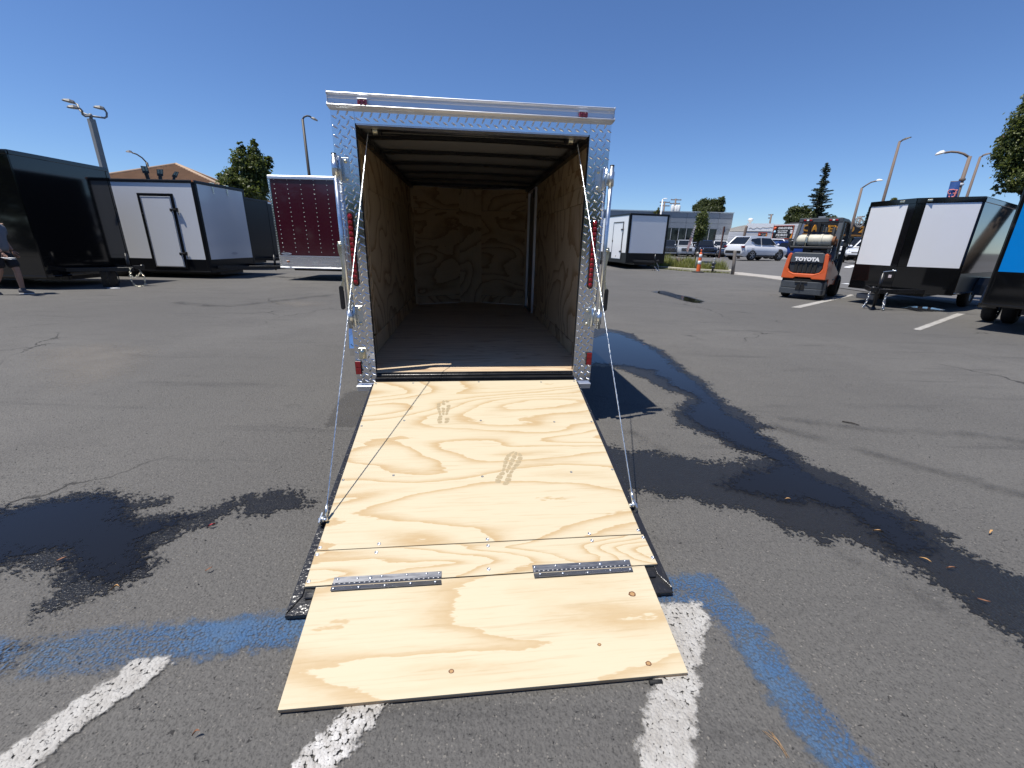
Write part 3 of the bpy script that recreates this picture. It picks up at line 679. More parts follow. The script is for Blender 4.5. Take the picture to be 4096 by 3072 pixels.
# floor sheets and ceiling
fy = [0.075, 1.26, 2.48, LEN]
for a, b in zip(fy, fy[1:]):
    mb = MB(); mb.box((0, (a+b)/2-(0.035 if a < 0.1 else 0), ZF-0.009), (2*IW, b-a-0.003+(0.07 if a < 0.1 else 0), 0.018)); mb.build('floor_board', M['ply_floor'], T0)
mb = MB(); mb.prism([(-0.90, LEN-0.0015), (0.90, LEN-0.0015), (0, NOSE-0.008)], lambda a, b, h: Vector((a, b, h)), ZF-0.018, ZF-0.001); mb.build('floor_board', M['ply_floor'], T0)
by = [0.10, 0.72, 1.32, 1.92, 2.52, 3.12, 3.68]
for a, b in zip(by, by[1:]):
    mb = MB(); mb.box((0, (a+b)/2, 2.206), (2*IW, b-a-0.004, 0.008)); mb.build('ceiling_sheet', M['ceiling'], T0)
for y in by:
    mb = MB()
    xs = [-0.87, -0.55, -0.2, 0.2, 0.55, 0.87]
    for xa, xb in zip(xs, xs[1:]):
        za = 2.186-0.020*(xa/0.87)**2; zb = 2.186-0.020*(xb/0.87)**2
        mb.bar((xa, y, za), (xb, y, zb), 0.050, 0.022)
    mb.build('roof_bow', M['black_steel'], T0)
mb = MB(); mb.box((0, 3.88, 2.19), (2*IW, 0.36, 0.05)); mb.build('roof_bow', M['black_steel'], T0)
for s in (-1, 1):
    mb = MB(); mb.box((s*0.852, (0.07+LEN)/2, 2.145), (0.05, LEN-0.07, 0.05)); mb.build('ceiling_rail', M['black_steel'], T0, 0.004)
mb = MB(); mb.box((0, 0.085, 2.128), (2*OW+0.1, 0.035, 0.045)); mb.build('header_beam', M['black_steel'], T0, 0.004)
mb = MB(); mb.tube([(-0.66, 0.145, 2.108), (0.66, 0.145, 2.108)], 0.016, 10); mb.build('spring_shaft', M['black_steel'], T0)
for s in (-1, 1):
    mb = MB(); mb.lathe([(0.034,-0.003),(0.034,0),(0.026,0.001),(0.026,0.055),(0.034,0.056),(0.034,0.06)], (s*0.69, 0.135, 2.10), (-s,0,0), 16); dr = mb.build('cable_drum', M['black_steel'], T0)
    mb = MB()
    for k in range(4): mb.lathe([(0.0265,0.006+k*0.008),(0.030,0.009+k*0.008),(0.0265,0.0125+k*0.008)], (s*0.69, 0.135, 2.10), (-s,0,0), 16)
    mb.build('cable_wrap', M['zinc_y'], dr)
# wheels and tread-plate fenders
for s in (-1, 1):
    xa, xb = s*0.918, s*1.225
    prof = []
    for k in range(13):
        t = math.pi*(1.06-1.12*k/12); prof.append((1.50+0.52*math.cos(t)*(1 if abs(math.cos(t)) < 0.97 else 1.0), 0.335+0.50*max(-0.05, math.sin(t))))
    inner = [(1.50+(a-1.50)*0.93, 0.335+(b-0.335)*0.93) for a, b in prof]
    mb = MB(); mb.prism(prof+inner[::-1], lambda a, b, h: Vector((h, a, b)), xa, xb, smooth=False); fd = mb.build('fender', M['diamond'], T0, 0.006, 2)
    mb = MB()
    for k in range(40):
        t = R(random.uniform(120, 180)); x = random.uniform(0.93, 1.21)*s
        y = 1.50+0.521*math.cos(t); z = 0.335+0.501*math.sin(t)
        tx = Vector((math.cos(R(35 if k % 2 else -35)), 0, 0)); nn = Vector((0, math.cos(t), math.sin(t))); tg = Vector((0, -math.sin(t), math.cos(t)))
        d = (Vector((1,0,0))*math.cos(R(45))+tg*(1 if k % 2 else -1)*math.sin(R(45))).normalized()
        mb.bar(Vector((x, y, z))-d*0.015, Vector((x, y, z))+d*0.015, 0.008, 0.005, 0, nn)
    mb.build('tread_lugs', M['diamond'], fd, kind='stuff')
    cx = s*1.06
    mb = MB(); mb.lathe([(0.17,-0.09),(0.26,-0.098),(0.315,-0.085),(0.335,-0.05),(0.337,0.05),(0.315,0.085),(0.26,0.098),(0.17,0.09)], (cx, 1.50, 0.337), (s,0,0), 28); wh = mb.build('wheel', M['black_rubber'], T0)
    mb = MB(); mb.lathe([(0.0,0.03),(0.05,0.035),(0.06,0.06),(0.10,0.02),(0.15,0.05),(0.178,0.085),(0.178,-0.08)], (cx, 1.50, 0.337), (s,0,0), 20); mb.build('rim', M['zinc'], wh)
mb = MB(); mb.tube([(-0.95,1.50,0.337),(0.95,1.50,0.337)], 0.04, 8)
for x in (-0.6, 0.6): mb.box((x, 1.9, 0.37), (0.06, 3.6, 0.09))
for y in np.arange(0.3, 3.7, 0.4): mb.box((0, float(y), 0.395), (1.7, 0.05, 0.05))
mb.build('chassis', M['black_steel'], T0)
mb = MB(); mb.bar((-0.55, 3.7, 0.37), (0, 5.0, 0.40), 0.06, 0.1); mb.bar((0.55, 3.7, 0.37), (0, 5.0, 0.40), 0.06, 0.1); mb.box((0, 5.1, 0.42), (0.09, 0.25, 0.09)); mb.tube([(0, 4.75, 0.03), (0, 4.75, 0.85)], 0.03, 8); mb.build('tongue', M['black_steel'], T0, 0.004)
# ------------------------------------------------------------------ the ramp door
RY, RZ, RA = -0.2124, 0.4324, 0.2359
RD = bpy.data.objects.new('ramp_door', None); COL.objects.link(RD); RD.parent = T0; RD.location = (0, RY, RZ); RD.rotation_euler = (RA, 0, 0)
# in the door's own frame: x across, -y down the slope, z out of the face (top face of the plywood at z=0)
mb = MB(); mb.box((0, -0.6985, -0.0075), (1.481, 1.397, 0.015)); mb.build('plywood_panel', M['ply_x'], RD, 0.001)
mb = MB(); mb.prism([(-0.744,-1.4015),(0.748,-1.4025),(0.756,-1.560),(-0.741,-1.567)], lambda a, b, h: Vector((a, b, h)), -0.015, 0.0015); mb.build('plywood_strip', M['ply_board'], RD, 0.001)
mb = MB(); mb.prism([(-0.752,-0.015),(0.754,-0.015),(0.778,-1.683),(0.72,-1.643),(-0.712,-1.636),(-0.784,-1.676)], lambda a, b, h: Vector((a, b, h)), -0.046, -0.016)
mb.build('door_core', M['black_steel'], RD)
for s in (-1, 1):
    mb = MB(); mb.prism([(s*0.7395,-0.004),(s*0.758,-0.004),(s*0.783,-1.672),(s*0.741,-1.60)], lambda a, b, h: Vector((a, b, h)), -0.050, -0.010); mb.build('side_rail', M['seal_tape'], RD, 0.004, 2)
mb = MB(); mb.prism([(-0.784,-1.678),(0.778,-1.686),(0.735,-1.640),(-0.735,-1.632)], lambda a, b, h: Vector((a, b, h)), -0.048, -0.010); mb.build('end_rail', M['seal_tape'], RD, 0.004, 2)
mb = MB(); mb.box((0, -1.600, -0.016), (1.46, 0.028, 0.02)); mb.build('end_bar', M['black_steel'], RD, 0.003)
scr_d = [(-0.725,0.022),(-0.464,0.019),(0.008,0.013),(0.47,0.026),(0.722,0.018),(-0.727,0.511),(-0.475,0.465),(0.008,0.482),(0.481,0.513),(0.726,0.52),(-0.729,0.971),(-0.474,0.949),(0.0,0.981),(0.493,0.971),(0.731,0.962)]
scr_z = [(-0.478,1.379),(-0.731,1.383),(-0.733,1.42),(-0.482,1.424),(0.009,1.384),(0.01,1.42),(0.491,1.382),(0.493,1.422),(0.733,1.376),(0.741,1.419),(0.746,1.527),(-0.731,1.545),(0.007,1.537)]
def screw_mesh(r, m):
    mb = MB(); mb.lathe([(r,0),(r*0.95,0.0012),(r*0.55,0.0016),(r*0.45,0.0006),(0,0.0006)], (0,0,0), (0,0,1), 10); return mb.mesh('screw', m)
sm_d, sm_z = screw_mesh(0.0068, M['screw_dark']), screw_mesh(0.0080, M['screw'])
for (x, y) in scr_d: link_mesh('screw', sm_d, RD, (x, -y, 0.0002))
for (x, y) in scr_z: link_mesh('screw', sm_z, RD, (x, -y, 0.0017 if y > 1.4 else 0.0002))
# pencil marks, grain checks and boot prints on the plywood
def boot(cx, cy, ang, sc=1.0):
    mb = MB(); ca, sa = math.cos(ang), math.sin(ang)
    def P(a, b): return Vector((cx+(a*ca-b*sa)*sc, cy+(a*sa+b*ca)*sc, 0.0006))
    rnd = random.Random(int(cx*1000))
    def width(t): return 0.048-0.014*math.exp(-((t-0.36)/0.14)**2)+(0.006 if t > 0.6 else 0)-0.03*max(0, t-0.86)/0.14-0.012*max(0, 0.12-t)/0.12
    rows = 9
    for i in range(rows):
        t0 = (i+0.10)/rows; t1 = (i+0.84)/rows; w0 = width(t0); w1 = width(t1)
        cuts = [-1, -0.36, 0.30, 1] if i > 2 else [-1, -0.10, 0.12, 1]
        for k in range(len(cuts)-1):
            if i <= 2 and k == 1: continue
            if rnd.random() < 0.14: continue
            a0, a1 = cuts[k]+0.09, cuts[k+1]-0.09; sk = 0.10*(1 if k % 2 else -1)
            b0 = -0.14+t0*0.28; b1 = -0.14+t1*0.28
            mb.add([P(a0*w0, b0+sk*0.03), P((a0+a1)/2*w0, b0-0.004), P(a1*w0, b0-sk*0.03), P(a1*w1, b1-sk*0.03-rnd.uniform(0,0.004)), P((a0+a1)/2*w1, b1+0.003), P(a0*w1, b1+sk*0.03)], [(0,1,2,3,4,5)])
    mb.build('boot_print', M['dirt_print'], RD)
boot(-0.233, -0.373, 0.03, 0.92); boot(0.153, -0.916, -0.42, 0.98)
# cable brackets at the edges of the door, and the lift cables
for s, x, y in ((-1, -0.742, -1.238), (1, 0.757, -1.232)):
    mb = MB(); mb.box((s*0.764, y, 0.004), (0.008, 0.06, 0.05)); mb.tube([(s*0.775, y, 0.014), (s*0.735, y-0.004, 0.016)], 0.0085, 10); mb.lathe([(0.015,0),(0.015,0.007),(0.0,0.008)], (s*0.757, y, 0.015), (-s,0,0), 8); mb.build('cable_bracket', M['zinc'], RD, 0.001)
bl = Vector((-0.745, RY-1.232*math.cos(RA), RZ-1.232*math.sin(RA)+0.022)); brr = Vector((0.758, RY-1.226*math.cos(RA), RZ-1.226*math.sin(RA)+0.022))
for s, p in ((-1, bl), (1, brr)):
    q = Vector((s*0.712, 0.112, 2.085)); n = 260; d = (q-p); path = []
    mb = MB()
    for strand in range(3):
        path = []
        for i in range(n+1):
            t = i/n; a = t*150+strand*2.094
            path.append(p+d*t+Vector((math.cos(a), math.sin(a), 0))*0.00155)
        mb.tube(path, 0.00165, 4)
    cb = mb.build('lift_cable', M['zinc'], T0)
    mb = MB(); mb.tube([p+Vector((0,0,-0.004)), p+d.normalized()*0.055], 0.0065, 8); mb.build('cable_ferrule', M['zinc'], cb)
# ------------------------------------------------------------------ the flap at the foot of the ramp
zt_ = 0.076
fl = [T0I @ G(1264, 2349, zt_), T0I @ G(2577, 2263, zt_), T0I @ G(2752, 2690, 0.024), T0I @ G(1110, 2841, 0.024)]
fo = (fl[0]+fl[1]+fl[2]+fl[3])/4; ex = (fl[1]-fl[0]).normalized(); ey = (fl[0]+fl[1]-fl[2]-fl[3]).normalized(); ez = ex.cross(ey).normalized(); ey = ez.cross(ex)
FL = bpy.data.objects.new('ramp_flap', None); COL.objects.link(FL); FL.parent = T0
fm = Matrix.Identity(4)
for i in range(3): fm[i][0] = ex[i]; fm[i][1] = ey[i]; fm[i][2] = ez[i]; fm[i][3] = fo[i]
FL.matrix_local = fm
fi = fm.inverted(); fq = [fi @ q for q in fl]; fq2 = [(q.x, q.y) for q in fq]
mb = MB(); mb.prism(fq2[::-1], lambda a, b, h: Vector((a, b, h)), -0.0075, 0.0, 0); mb.build('plywood_panel', M['ply_flap'], FL)
mb = MB(); mb.prism([(a*0.9995, b*0.9995) for a, b in fq2[::-1]], lambda a, b, h: Vector((a, b, h)), -0.0165, -0.0076, 0); mb.build('bottom_ply', M['ply_edge'], FL)
def on_flap(u, v):
    w = T0I.to_3x3() @ bearing(u, v); c = T0I @ CAM_P; nrm = ez
    t = ((fo-c).dot(nrm))/w.dot(nrm); return fi @ (c+w*t)
for (q, r, sx) in ((z5(1768,390), 0.0105, 1.0), (z5(903,760), 0.0065, 1.0), (z5(1611,632), 0.005, 1.0), (z5(1846,722), 0.0075, 1.0)):
    k = on_flap(*q); rnd = random.Random(int(r*1e5))
    def blob(rr, z, ecc, mm, nm):
        mb = MB(); vs = [(k.x+rr*ecc*math.cos(2*math.pi*i/14)*(1+rnd.uniform(-0.12,0.12)), k.y+rr*math.sin(2*math.pi*i/14)*(1+rnd.uniform(-0.12,0.12)), z) for i in range(14)]
        mb.add(vs, [tuple(range(14))]); mb.build(nm, mm, FL)
    blob(r*1.15, 0.0004, 1.25, M['knot'], 'knot'); blob(r*0.80, 0.0008, 1.1, M['knot_ring'], 'knot')
# two piano hinges
def on_ramp(u, v):
    w = T0I.to_3x3() @ bearing(u, v); c = T0I @ CAM_P; h0 = Vector((0, RY, RZ)); n = Vector((0, -math.sin(RA), math.cos(RA)))
    t = ((h0-c).dot(n))/w.dot(n); q = c+w*t-h0
    return q.x, -math.hypot(q.y, q.z)
for (tl, tr, bl_, br_), pins in (((z5(345,313), z5(857,283), z5(325,381), z5(855,347)), [(362,322),(455,317),(517,315),(572,306),(692,299),(785,294),(845,291),(340,370),(461,363),(586,355),(709,345),(827,338)]),
                                 ((z5(1289,255), z5(1754,228), z5(1300,317), z5(1771,286)), [(1302,264),(1402,256),(1518,248),(1615,248),(1733,234),(1328,300),(1436,297),(1555,293),(1663,282),(1757,278)])):
    a, b, c, d = [Vector((*on_ramp(*q), 0)) for q in (tl, tr, bl_, br_)]
    m1 = (a+c)/2; m2 = (b+d)/2
    ph = bpy.data.objects.new('piano_hinge', None); COL.objects.link(ph); ph.parent = T0; ph.location = RD.location; ph.rotation_euler = RD.rotation_euler
    def leaf(p, q, r, s_, z):
        mb = MB(); mb.prism([(p.x,p.y),(q.x,q.y),(r.x,r.y),(s_.x,s_.y)], lambda x, y, h: Vector((x, y, h)), z, z+0.0022); mb.build('hinge_leaf', M['steel_hinge'], ph)
    PHI = (Matrix.Translation(ph.location) @ Matrix.Rotation(RA, 4, 'X')).inverted()
    def flap_in_hinge(u, v, lift): q = on_flap(u, v); return PHI @ (fm @ Vector((q.x, q.y, lift)))
    leaf(a, b, m2, m1, 0.0022)
    lo = [flap_in_hinge(*bl_, 0.008), flap_in_hinge(*br_, 0.008)]; up_ = [Vector((m1.x, m1.y, 0.0065)), Vector((m2.x, m2.y, 0.0065))]
    mb = MB(); mb.add([up_[0], up_[1], lo[1], lo[0]]+[q-Vector((0,0,0.002)) for q in (up_[0], up_[1], lo[1], lo[0])], [(0,1,2,3),(7,6,5,4),(0,4,5,1),(1,5,6,2),(2,6,7,3),(3,7,4,0)]); mb.build('hinge_leaf', M['steel_hinge'], ph)
    mb = MB(); n = 22
    for i in range(n):
        p = m1+(m2-m1)*(i/n); q = m1+(m2-m1)*((i+0.93)/n); mb.tube([(p.x,p.y,0.006),(q.x,q.y,0.0045)], 0.0040, 8)
    mb.build('hinge_knuckle', M['steel_hinge'], ph)
    for i, pq in enumerate(pins):
        x, y = on_ramp(*z5(*pq)); big = (pq[0] in (517, 1615)); zz = 0.0044
        if i >= len(pins)//2+(1 if len(pins) > 10 else 0): q = flap_in_hinge(*z5(*pq), 0.0085); x, y, zz = q.x, q.y, q.z
        mb = MB(); r = 0.0078 if big else 0.0052; mb.lathe([(r,0),(r*0.95,0.0015),(r*0.5,0.003),(0,0.003)], (x, y, zz), (0,0,1), 10); mb.build('screw', M['screw'], ph)
# ------------------------------------------------------------------ the other trailers standing round the lot
def wheel_parts(parent, c, r, w, axis, rim_m, seg=20):
    mb = MB(); mb.lathe([(r*0.58,-w/2),(r*0.86,-w/2),(r*0.97,-w*0.36),(r,-w*0.2),(r,w*0.2),(r*0.97,w*0.36),(r*0.86,w/2),(r*0.58,w/2)], c, axis, seg); wh = mb.build('wheel', M['black_rubber'], parent)
    mb = MB(); mb.lathe([(0,w*0.30),(r*0.14,w*0.32),(r*0.2,w*0.15),(r*0.42,w*0.2),(r*0.6,w*0.46),(r*0.6,-w*0.4)], c, axis, seg); mb.build('rim', rim_m, wh)
    return wh
def chain(parent, pts, r=0.0035, L=0.035, m='chain', name='safety_chain'):
    """interlocked oval links following a line"""
    pts = [Vector(p) for p in pts]; segs = []
    for a, b in zip(pts, pts[1:]):
        n = max(1, int((b-a).length/L))
        for i in range(n): segs.append((a+(b-a)*(i/n), a+(b-a)*((i+1)/n)))
    mb = MB()
    for i, (a, b) in enumerate(segs):
        d = (b-a).normalized(); u = d.orthogonal().normalized(); v = d.cross(u)
        if i % 2: u = v
        c = (a+b)/2; hl = L*0.62; hw = L*0.30
        path = [c+d*(hl*math.cos(t))+u*(hw*math.sin(t)) for t in [2*math.pi*k/8 for k in range(9)]]
        mb.tube(path, r, 5, cap=False)
    return mb.build(name, M[m], parent)
def tongue(root, x0, z, reach, spread, jack_h=0.85, foot=True, leg_block=False, chains=True, crank=True):
    """A-frame hitch in front of the body (local +x)"""
    mb = MB()
    for s in (-1, 1): mb.bar((x0-0.1, s*spread, z), (x0+reach, s*0.05, z), 0.055, 0.10)
    mb.box((x0+reach*0.55, 0, z+0.005), (0.05, spread*0.9, 0.08)); tg = mb.build('tongue', M['black_steel'], root, 0.004)
    mb = MB(); mb.box((x0+reach+0.10, 0, z+0.045), (0.26, 0.09, 0.09)); mb.lathe([(0.045,0.0),(0.055,0.05),(0.02,0.075)], (x0+reach+0.2, 0, z+0.05), (0,0,1), 12); mb.build('coupler', M['black_steel'], tg, 0.006, 2)
    jx = x0+reach*0.86
    mb = MB(); mb.tube([(jx, 0, 0.06 if foot else 0.25), (jx, 0, z+0.42)], 0.030, 10); mb.tube([(jx, 0, z-0.06), (jx, 0, z+0.38)], 0.038, 10); mb.box((jx, 0, z+0.06), (0.14, 0.12, 0.012)); jk = mb.build('jack', M['black_steel'], tg)
    if foot:
        mb = MB(); mb.box((jx, 0, 0.015), (0.16, 0.13, 0.01)); mb.lathe([(0.07,0.02),(0.035,0.07)], (jx,0,0), (0,0,1), 10); mb.build('foot', M['black_steel'], jk)
    if crank:
        mb = MB(); mb.tube([(jx, 0, z+0.42), (jx, 0.0, z+0.46), (jx, 0.16, z+0.49), (jx, 0.17, z+0.52)], 0.010, 8); mb.tube([(jx, 0.16, z+0.49), (jx+0.01, 0.235, z+0.50)], 0.016, 8); mb.build('crank', M['zinc'], jk)
    if chains:
        for s in (-1, 1):
            a = Vector((x0+reach*0.80, s*0.15, z-0.04)); b = Vector((x0+reach*0.82, s*0.185, 0.16)); c = Vector((x0+reach*0.84, s*0.20, 0.016))
            chain(tg, [a, b, c], 0.009, 0.06); chain(tg, [a+Vector((0.03, s*0.02, 0)), b+Vector((0.04, -s*0.015, 0.02)), c+Vector((0.05, s*0.01, 0))], 0.009, 0.06)
    return tg
def box_trailer(name, front, head, L, W, z0, z1, label, skin_f, skin_r, skin_l, trim='black_skin', guard=None, guard_h=0.55, vnose=0.0, tong=None, wheels=2, rail=0.07, post=0.085, group=None, guard_side=None, rail_m=None, post_m=None, bottom_m=None):
    """local +x points at the hitch; origin under the middle of the front face. r = right side (local -y), l = left side"""
    root = thing(name, (front[0], front[1], 0), head, label, 'trailer', group)
    h = W/2; t = 0.012; tm = M[trim]; rail_m = rail_m or tm; post_m = post_m or tm; bottom_m = bottom_m or tm
    core = [(-L, -h+t), (-0.0-t*0, -h+t), (vnose, 0), (0, h-t), (-L, h-t)] if vnose > 0 else [(-L+t, -h+t), (-t, -h+t), (-t, h-t), (-L+t, h-t)]
    mb = MB(); mb.prism([(a-(0.02 if vnose > 0 else 0), b) for a, b in core], lambda a, b, hh: Vector((a, b, hh)), z0, z1-0.02); mb.build('body_shell', M['black_skin'], root)
    gz = z0+guard_h
    for s, sk in ((-1, skin_r), (1, skin_l)):
        mb = MB(); mb.box((-L/2, s*(h-t/2), (gz+z1-rail)/2), (L-2*post, t, z1-rail-gz-0.004)); mb.build('side_panel', M[sk], root)
        mb = MB(); mb.box((-L/2, s*(h-t/2+0.002), (z0+gz)/2), (L-2*post, t, gz-z0-0.004)); mb.build('lower_panel', M[guard_side or trim], root)
        mb = MB(); mb.box((-L/2, s*(h+0.004), z1-rail/2), (L, 0.03, rail)); mb.build('top_rail', rail_m, root, 0.006)
        mb = MB(); mb.box((-L/2, s*(h+0.003), z0+0.02), (L, 0.024, 0.045)); mb.build('bottom_rail', bottom_m, root, 0.004)
        for x in (-L, 0):
            mb = MB(); mb.box((x+(post/2 if x < 0 else -post/2), s*(h+0.001), (z0+z1-rail)/2), (post, 0.02, z1-z0-rail-0.002)); mb.build('corner_post', post_m, root, 0.006)
    if vnose <= 0:
        mb = MB(); mb.box((-t/2, 0, (gz+z1-rail)/2), (t, W-2*post, z1-rail-gz-0.004)); mb.build('front_panel', M[skin_f], root)
        mb = MB(); mb.box((-t/2+0.002, 0, (z0+gz)/2), (t, W-2*post, gz-z0-0.004)); mb.build('stone_guard', M[guard or trim], root)
        for s in (-1, 1):
            mb = MB(); mb.box((0.001, s*(h-post/2-0.004), (z0+z1-rail)/2), (0.02, post, z1-z0-rail-0.004)); mb.build('corner_post', post_m, root, 0.006)
        mb = MB(); mb.box((0.004, 0, z1-rail/2), (0.03, W-0.03, rail)); mb.build('top_rail', rail_m, root, 0.006)
        mb = MB(); mb.box((0.004, 0, z0+0.02), (0.028, W-0.03, 0.045)); mb.build('bottom_rail', bottom_m, root, 0.004)
    mb = MB(); mb.prism([(a, b) for a, b in ([(-L, -h), (0, -h), (vnose+0.01, 0), (0, h), (-L, h)] if vnose > 0 else [(-L, -h), (0, -h), (0, h), (-L, h)])], lambda a, b, hh: Vector((a, b, hh)), z1-0.015, z1+0.02); mb.build('roof', rail_m, root, 0.008)
    for s in (-1, 1):
        for k in range(wheels):
            xc = -L*0.56+(k-(wheels-1)/2)*0.86
            wheel_parts(root, (xc, s*(h-0.16), 0.36), 0.36, 0.22, (0, s, 0), M['zinc'])
    mb = MB(); mb.box((-L/2, 0, z0-0.06), (L*0.96, W*0.5, 0.10)); mb.box((-L*0.56, 0, 0.34), (0.08, W-0.3, 0.08)); mb.build('chassis', M['black_steel'], root)
    if tong: tongue(root, vnose*0.75, **tong)
    return root
def hinge_bar(parent, x, y, z, s, flip=1):
    mb = MB(); mb.box((x, y, z), (0.26, 0.03, 0.05)); mb.box((x+0.11*flip, y, z), (0.05, 0.05, 0.12)); mb.box((x-0.10*flip, y, z-0.01), (0.04, 0.045, 0.09)); mb.build('door_hinge', M['black_steel'], parent, 0.006)
    mb = MB(); mb.add([(x+0.11*flip, y-0.012*s*0, z-0.07), (x+0.15*flip, y, z-0.08), (x+0.16*flip, y, z-0.22), (x+0.12*flip, y, z-0.15)], [(0,1,2,3)]); mb.build('door_tag', M['zinc'], parent)
# white trailer with a black edge, man door on its near side
L2 = box_trailer('box_trailer', (-10.17, 15.76), -0.03, 6.6, 2.46, 0.20, 3.02, 'white trailer with black edging and a closed side door, right beside the glossy black one', 'white_skin', 'white_skin', 'white_skin', guard_h=0.42, tong=dict(z=0.36, reach=1.75, spread=0.9, foot=False, chains=False, crank=False), rail=0.075, post=0.10, trim='black_skin')
def side_door(root, xa, xb, za, zb, y, hinges, skin='white_skin', fr=0.085, hx=None):
    mb = MB()
    mb.box(((xa+xb)/2, y-0.010, zb-fr/2), (xb-xa, 0.03, fr))
    for x in (xa+fr/2, xb-fr/2): mb.box((x, y-0.010, (za+zb-fr)/2-0.001), (fr, 0.03, zb-za-fr-0.002))
    mb.box(((xa+xb)/2, y-0.010, za+0.02), (xb-xa-2*fr-0.004, 0.03, 0.035)); df = mb.build('door_frame', M['black_skin'], root, 0.005)
    mb = MB(); mb.box(((xa+xb)/2, y-0.012, (za+zb-fr)/2+0.02), (xb-xa-2*fr-0.012, 0.03, zb-za-fr-0.05)); dr = mb.build('side_door', M[skin], root, 0.006)
    for w in (0.0,):
        mb = MB(); a, b, c, d = xa+fr+0.012, xb-fr-0.012, za+0.05, zb-fr-0.012
        for x in (a+0.014, b-0.014): mb.box((x, y-0.028, (c+d)/2), (0.022, 0.008, d-c-0.05))
        for z in (c+0.012, d-0.012): mb.box(((a+b)/2, y-0.028, z), (b-a-0.001, 0.008, 0.022))
        mb.build('door_trim', M['alu'], dr)
    for (x, z) in hinges: hinge_bar(dr, x, y-0.045, z, -1)
    return dr
side_door(L2, -1.93, -0.76, 0.32, 2.63, -1.23, [(-0.80, 2.15), (-0.80, 0.80)])
for (yy, zz) in ((-0.42, 3.03), (0.28, 3.03)):
    mb = MB(); mb.box((0.01, yy, zz+0.01), (0.09, 0.13, 0.035)); mb.add([(0.026, yy-0.03, zz-0.10), (0.026, yy+0.02, zz-0.10), (0.026, yy+0.015, zz-0.30), (0.026, yy-0.01, zz-0.32)], [(0,1,2,3)]); mb.build('marker_light', M['zinc_y'], L2, 0.004)
mb = MB(); mb.box((-0.02, -1.24, 3.0), (0.05, 0.05, 0.05)); mb.build('marker_light', M['amber'], L2, 0.006)
mb = MB(); mb.prism([(0.17*math.cos(t), 0.045*math.sin(t)) for t in [2*math.pi*k/20 for k in range(20)]], lambda a, b, h: Vector((h, 0.12+a, 0.80+b)), 0.001, 0.004); mb.build('maker_badge', M['panel_pale_'] if 'panel_pale_' in M else mat('badge', (0.62, 0.62, 0.64), 0.3), L2)
# glossy black trailer nearest on the left
BL = box_trailer('box_trailer', (-11.76, 12.045), 0.035, 6.5, 2.60, 0.30, 3.15, 'long glossy black trailer behind the walking person, chains hanging from its hitch', 'black_gloss', 'black_gloss', 'black_gloss', guard_h=0.5, trim='black_gloss', guard='black_gloss', tong=dict(z=0.46, reach=1.15, spread=0.8, foot=False, chains=False, crank=False), rail=0.08, post=0.08)
mb = MB(); mb.box((0.62, -0.28, 0.21), (0.20, 0.30, 0.42)); mb.build('support_leg', M['black_steel'], BL, 0.01)
chain(BL, [(1.1, -0.10, 0.50), (1.16, -0.24, 0.30), (1.26, -0.22, 0.24), (1.3, -0.02, 0.36), (1.2, 0.05, 0.48)], 0.006, 0.055, 'zinc_y')
chain(BL, [(1.14, -0.22, 0.32), (1.18, -0.26, 0.16), (1.22, -0.24, 0.03), (1.36, -0.22, 0.016), (1.44, -0.15, 0.03), (1.42, -0.10, 0.28), (1.3, -0.02, 0.36)], 0.006, 0.055, 'zinc_y')
mb = MB(); mb.tube([(0.75,-0.2,0.42),(0.85,-0.25,0.25),(0.84,-0.26,0.10),(0.78,-0.3,0.05)], 0.012, 6); mb.build('wiring', M['black_rubber'], BL)
# two plain black ones between white and maroon
box_trailer('box_trailer', (-11.64, 19.95), -0.03, 6.0, 2.5, 0.35, 2.95, 'plain black trailer just behind the white trailer, its hitch towards the maroon one', 'black_skin', 'black_skin', 'black_skin', tong=dict(z=0.45, reach=1.2, spread=0.8, foot=True, chains=False))
box_trailer('box_trailer', (-11.97, 22.75), -0.02, 6.0, 2.5, 0.35, 2.95, 'black trailer with a pale roof edge, farthest back beside the maroon trailer', 'black_skin', 'black_skin', 'black_skin', rail_m=M['alu'], rail=0.05, tong=dict(z=0.45, reach=1.2, spread=0.8, foot=True, chains=False))
# maroon trailer seen from its side
MR = box_trailer('box_trailer', (-0.42, 15.92), 0.0, 7.5, 2.5, 0.40, 3.23, 'maroon trailer with rows of bright rivets and a silver tread-plate skirt', 'maroon', 'maroon', 'maroon', guard_h=0.40, guard='diamond', guard_side='diamond', rail_m=M['alu'], post_m=M['diamond'], bottom_m=M['alu'], rail=0.085, post=0.06)
rv = MB()
for c in range(17):
    for k in range(17):
        rv.lathe([(0.0105,0.0),(0.009,0.005),(0.0,0.008)], (-7.31+0.42*c, -1.252, 0.94+k*0.1365), (0,-1,0), 6)
for k in range(34): rv.lathe([(0.009,0.0),(0.008,0.005),(0.0,0.007)], (-7.465, -1.262, 0.5+k*0.078), (0,-1,0), 6)
rv.build('rivet_rows', M['alu'], MR, kind='stuff')
lg = MB(); tread_lugs(lg, -7.43, -0.07, 0.455, 0.79, -1.261, 0.06); lg.build('tread_lugs', M['diamond'], MR, kind='stuff')
mb = MB(); mb.box((-3.75, -1.263, 0.805), (7.4, 0.012, 0.022)); mb.build('guard_trim', M['alu'], MR)
mb = MB(); mb.box((-7.2, -1.275, 0.62), (0.07, 0.03, 0.035)); mb.build('side_light', M['amber'], MR, 0.006)
pal = [(0.175*math.copysign(abs(math.cos(t))**1.3, math.cos(t)), 0.038*math.sin(t)) for t in [2*math.pi*k/20 for k in range(20)]]
mb = MB(); mb.prism(pal, lambda a, b, h: Vector((-7.23+a, h, 0.872+b)), -1.2515, -1.2535); bd = mb.build('maker_badge', M['alu'], MR)
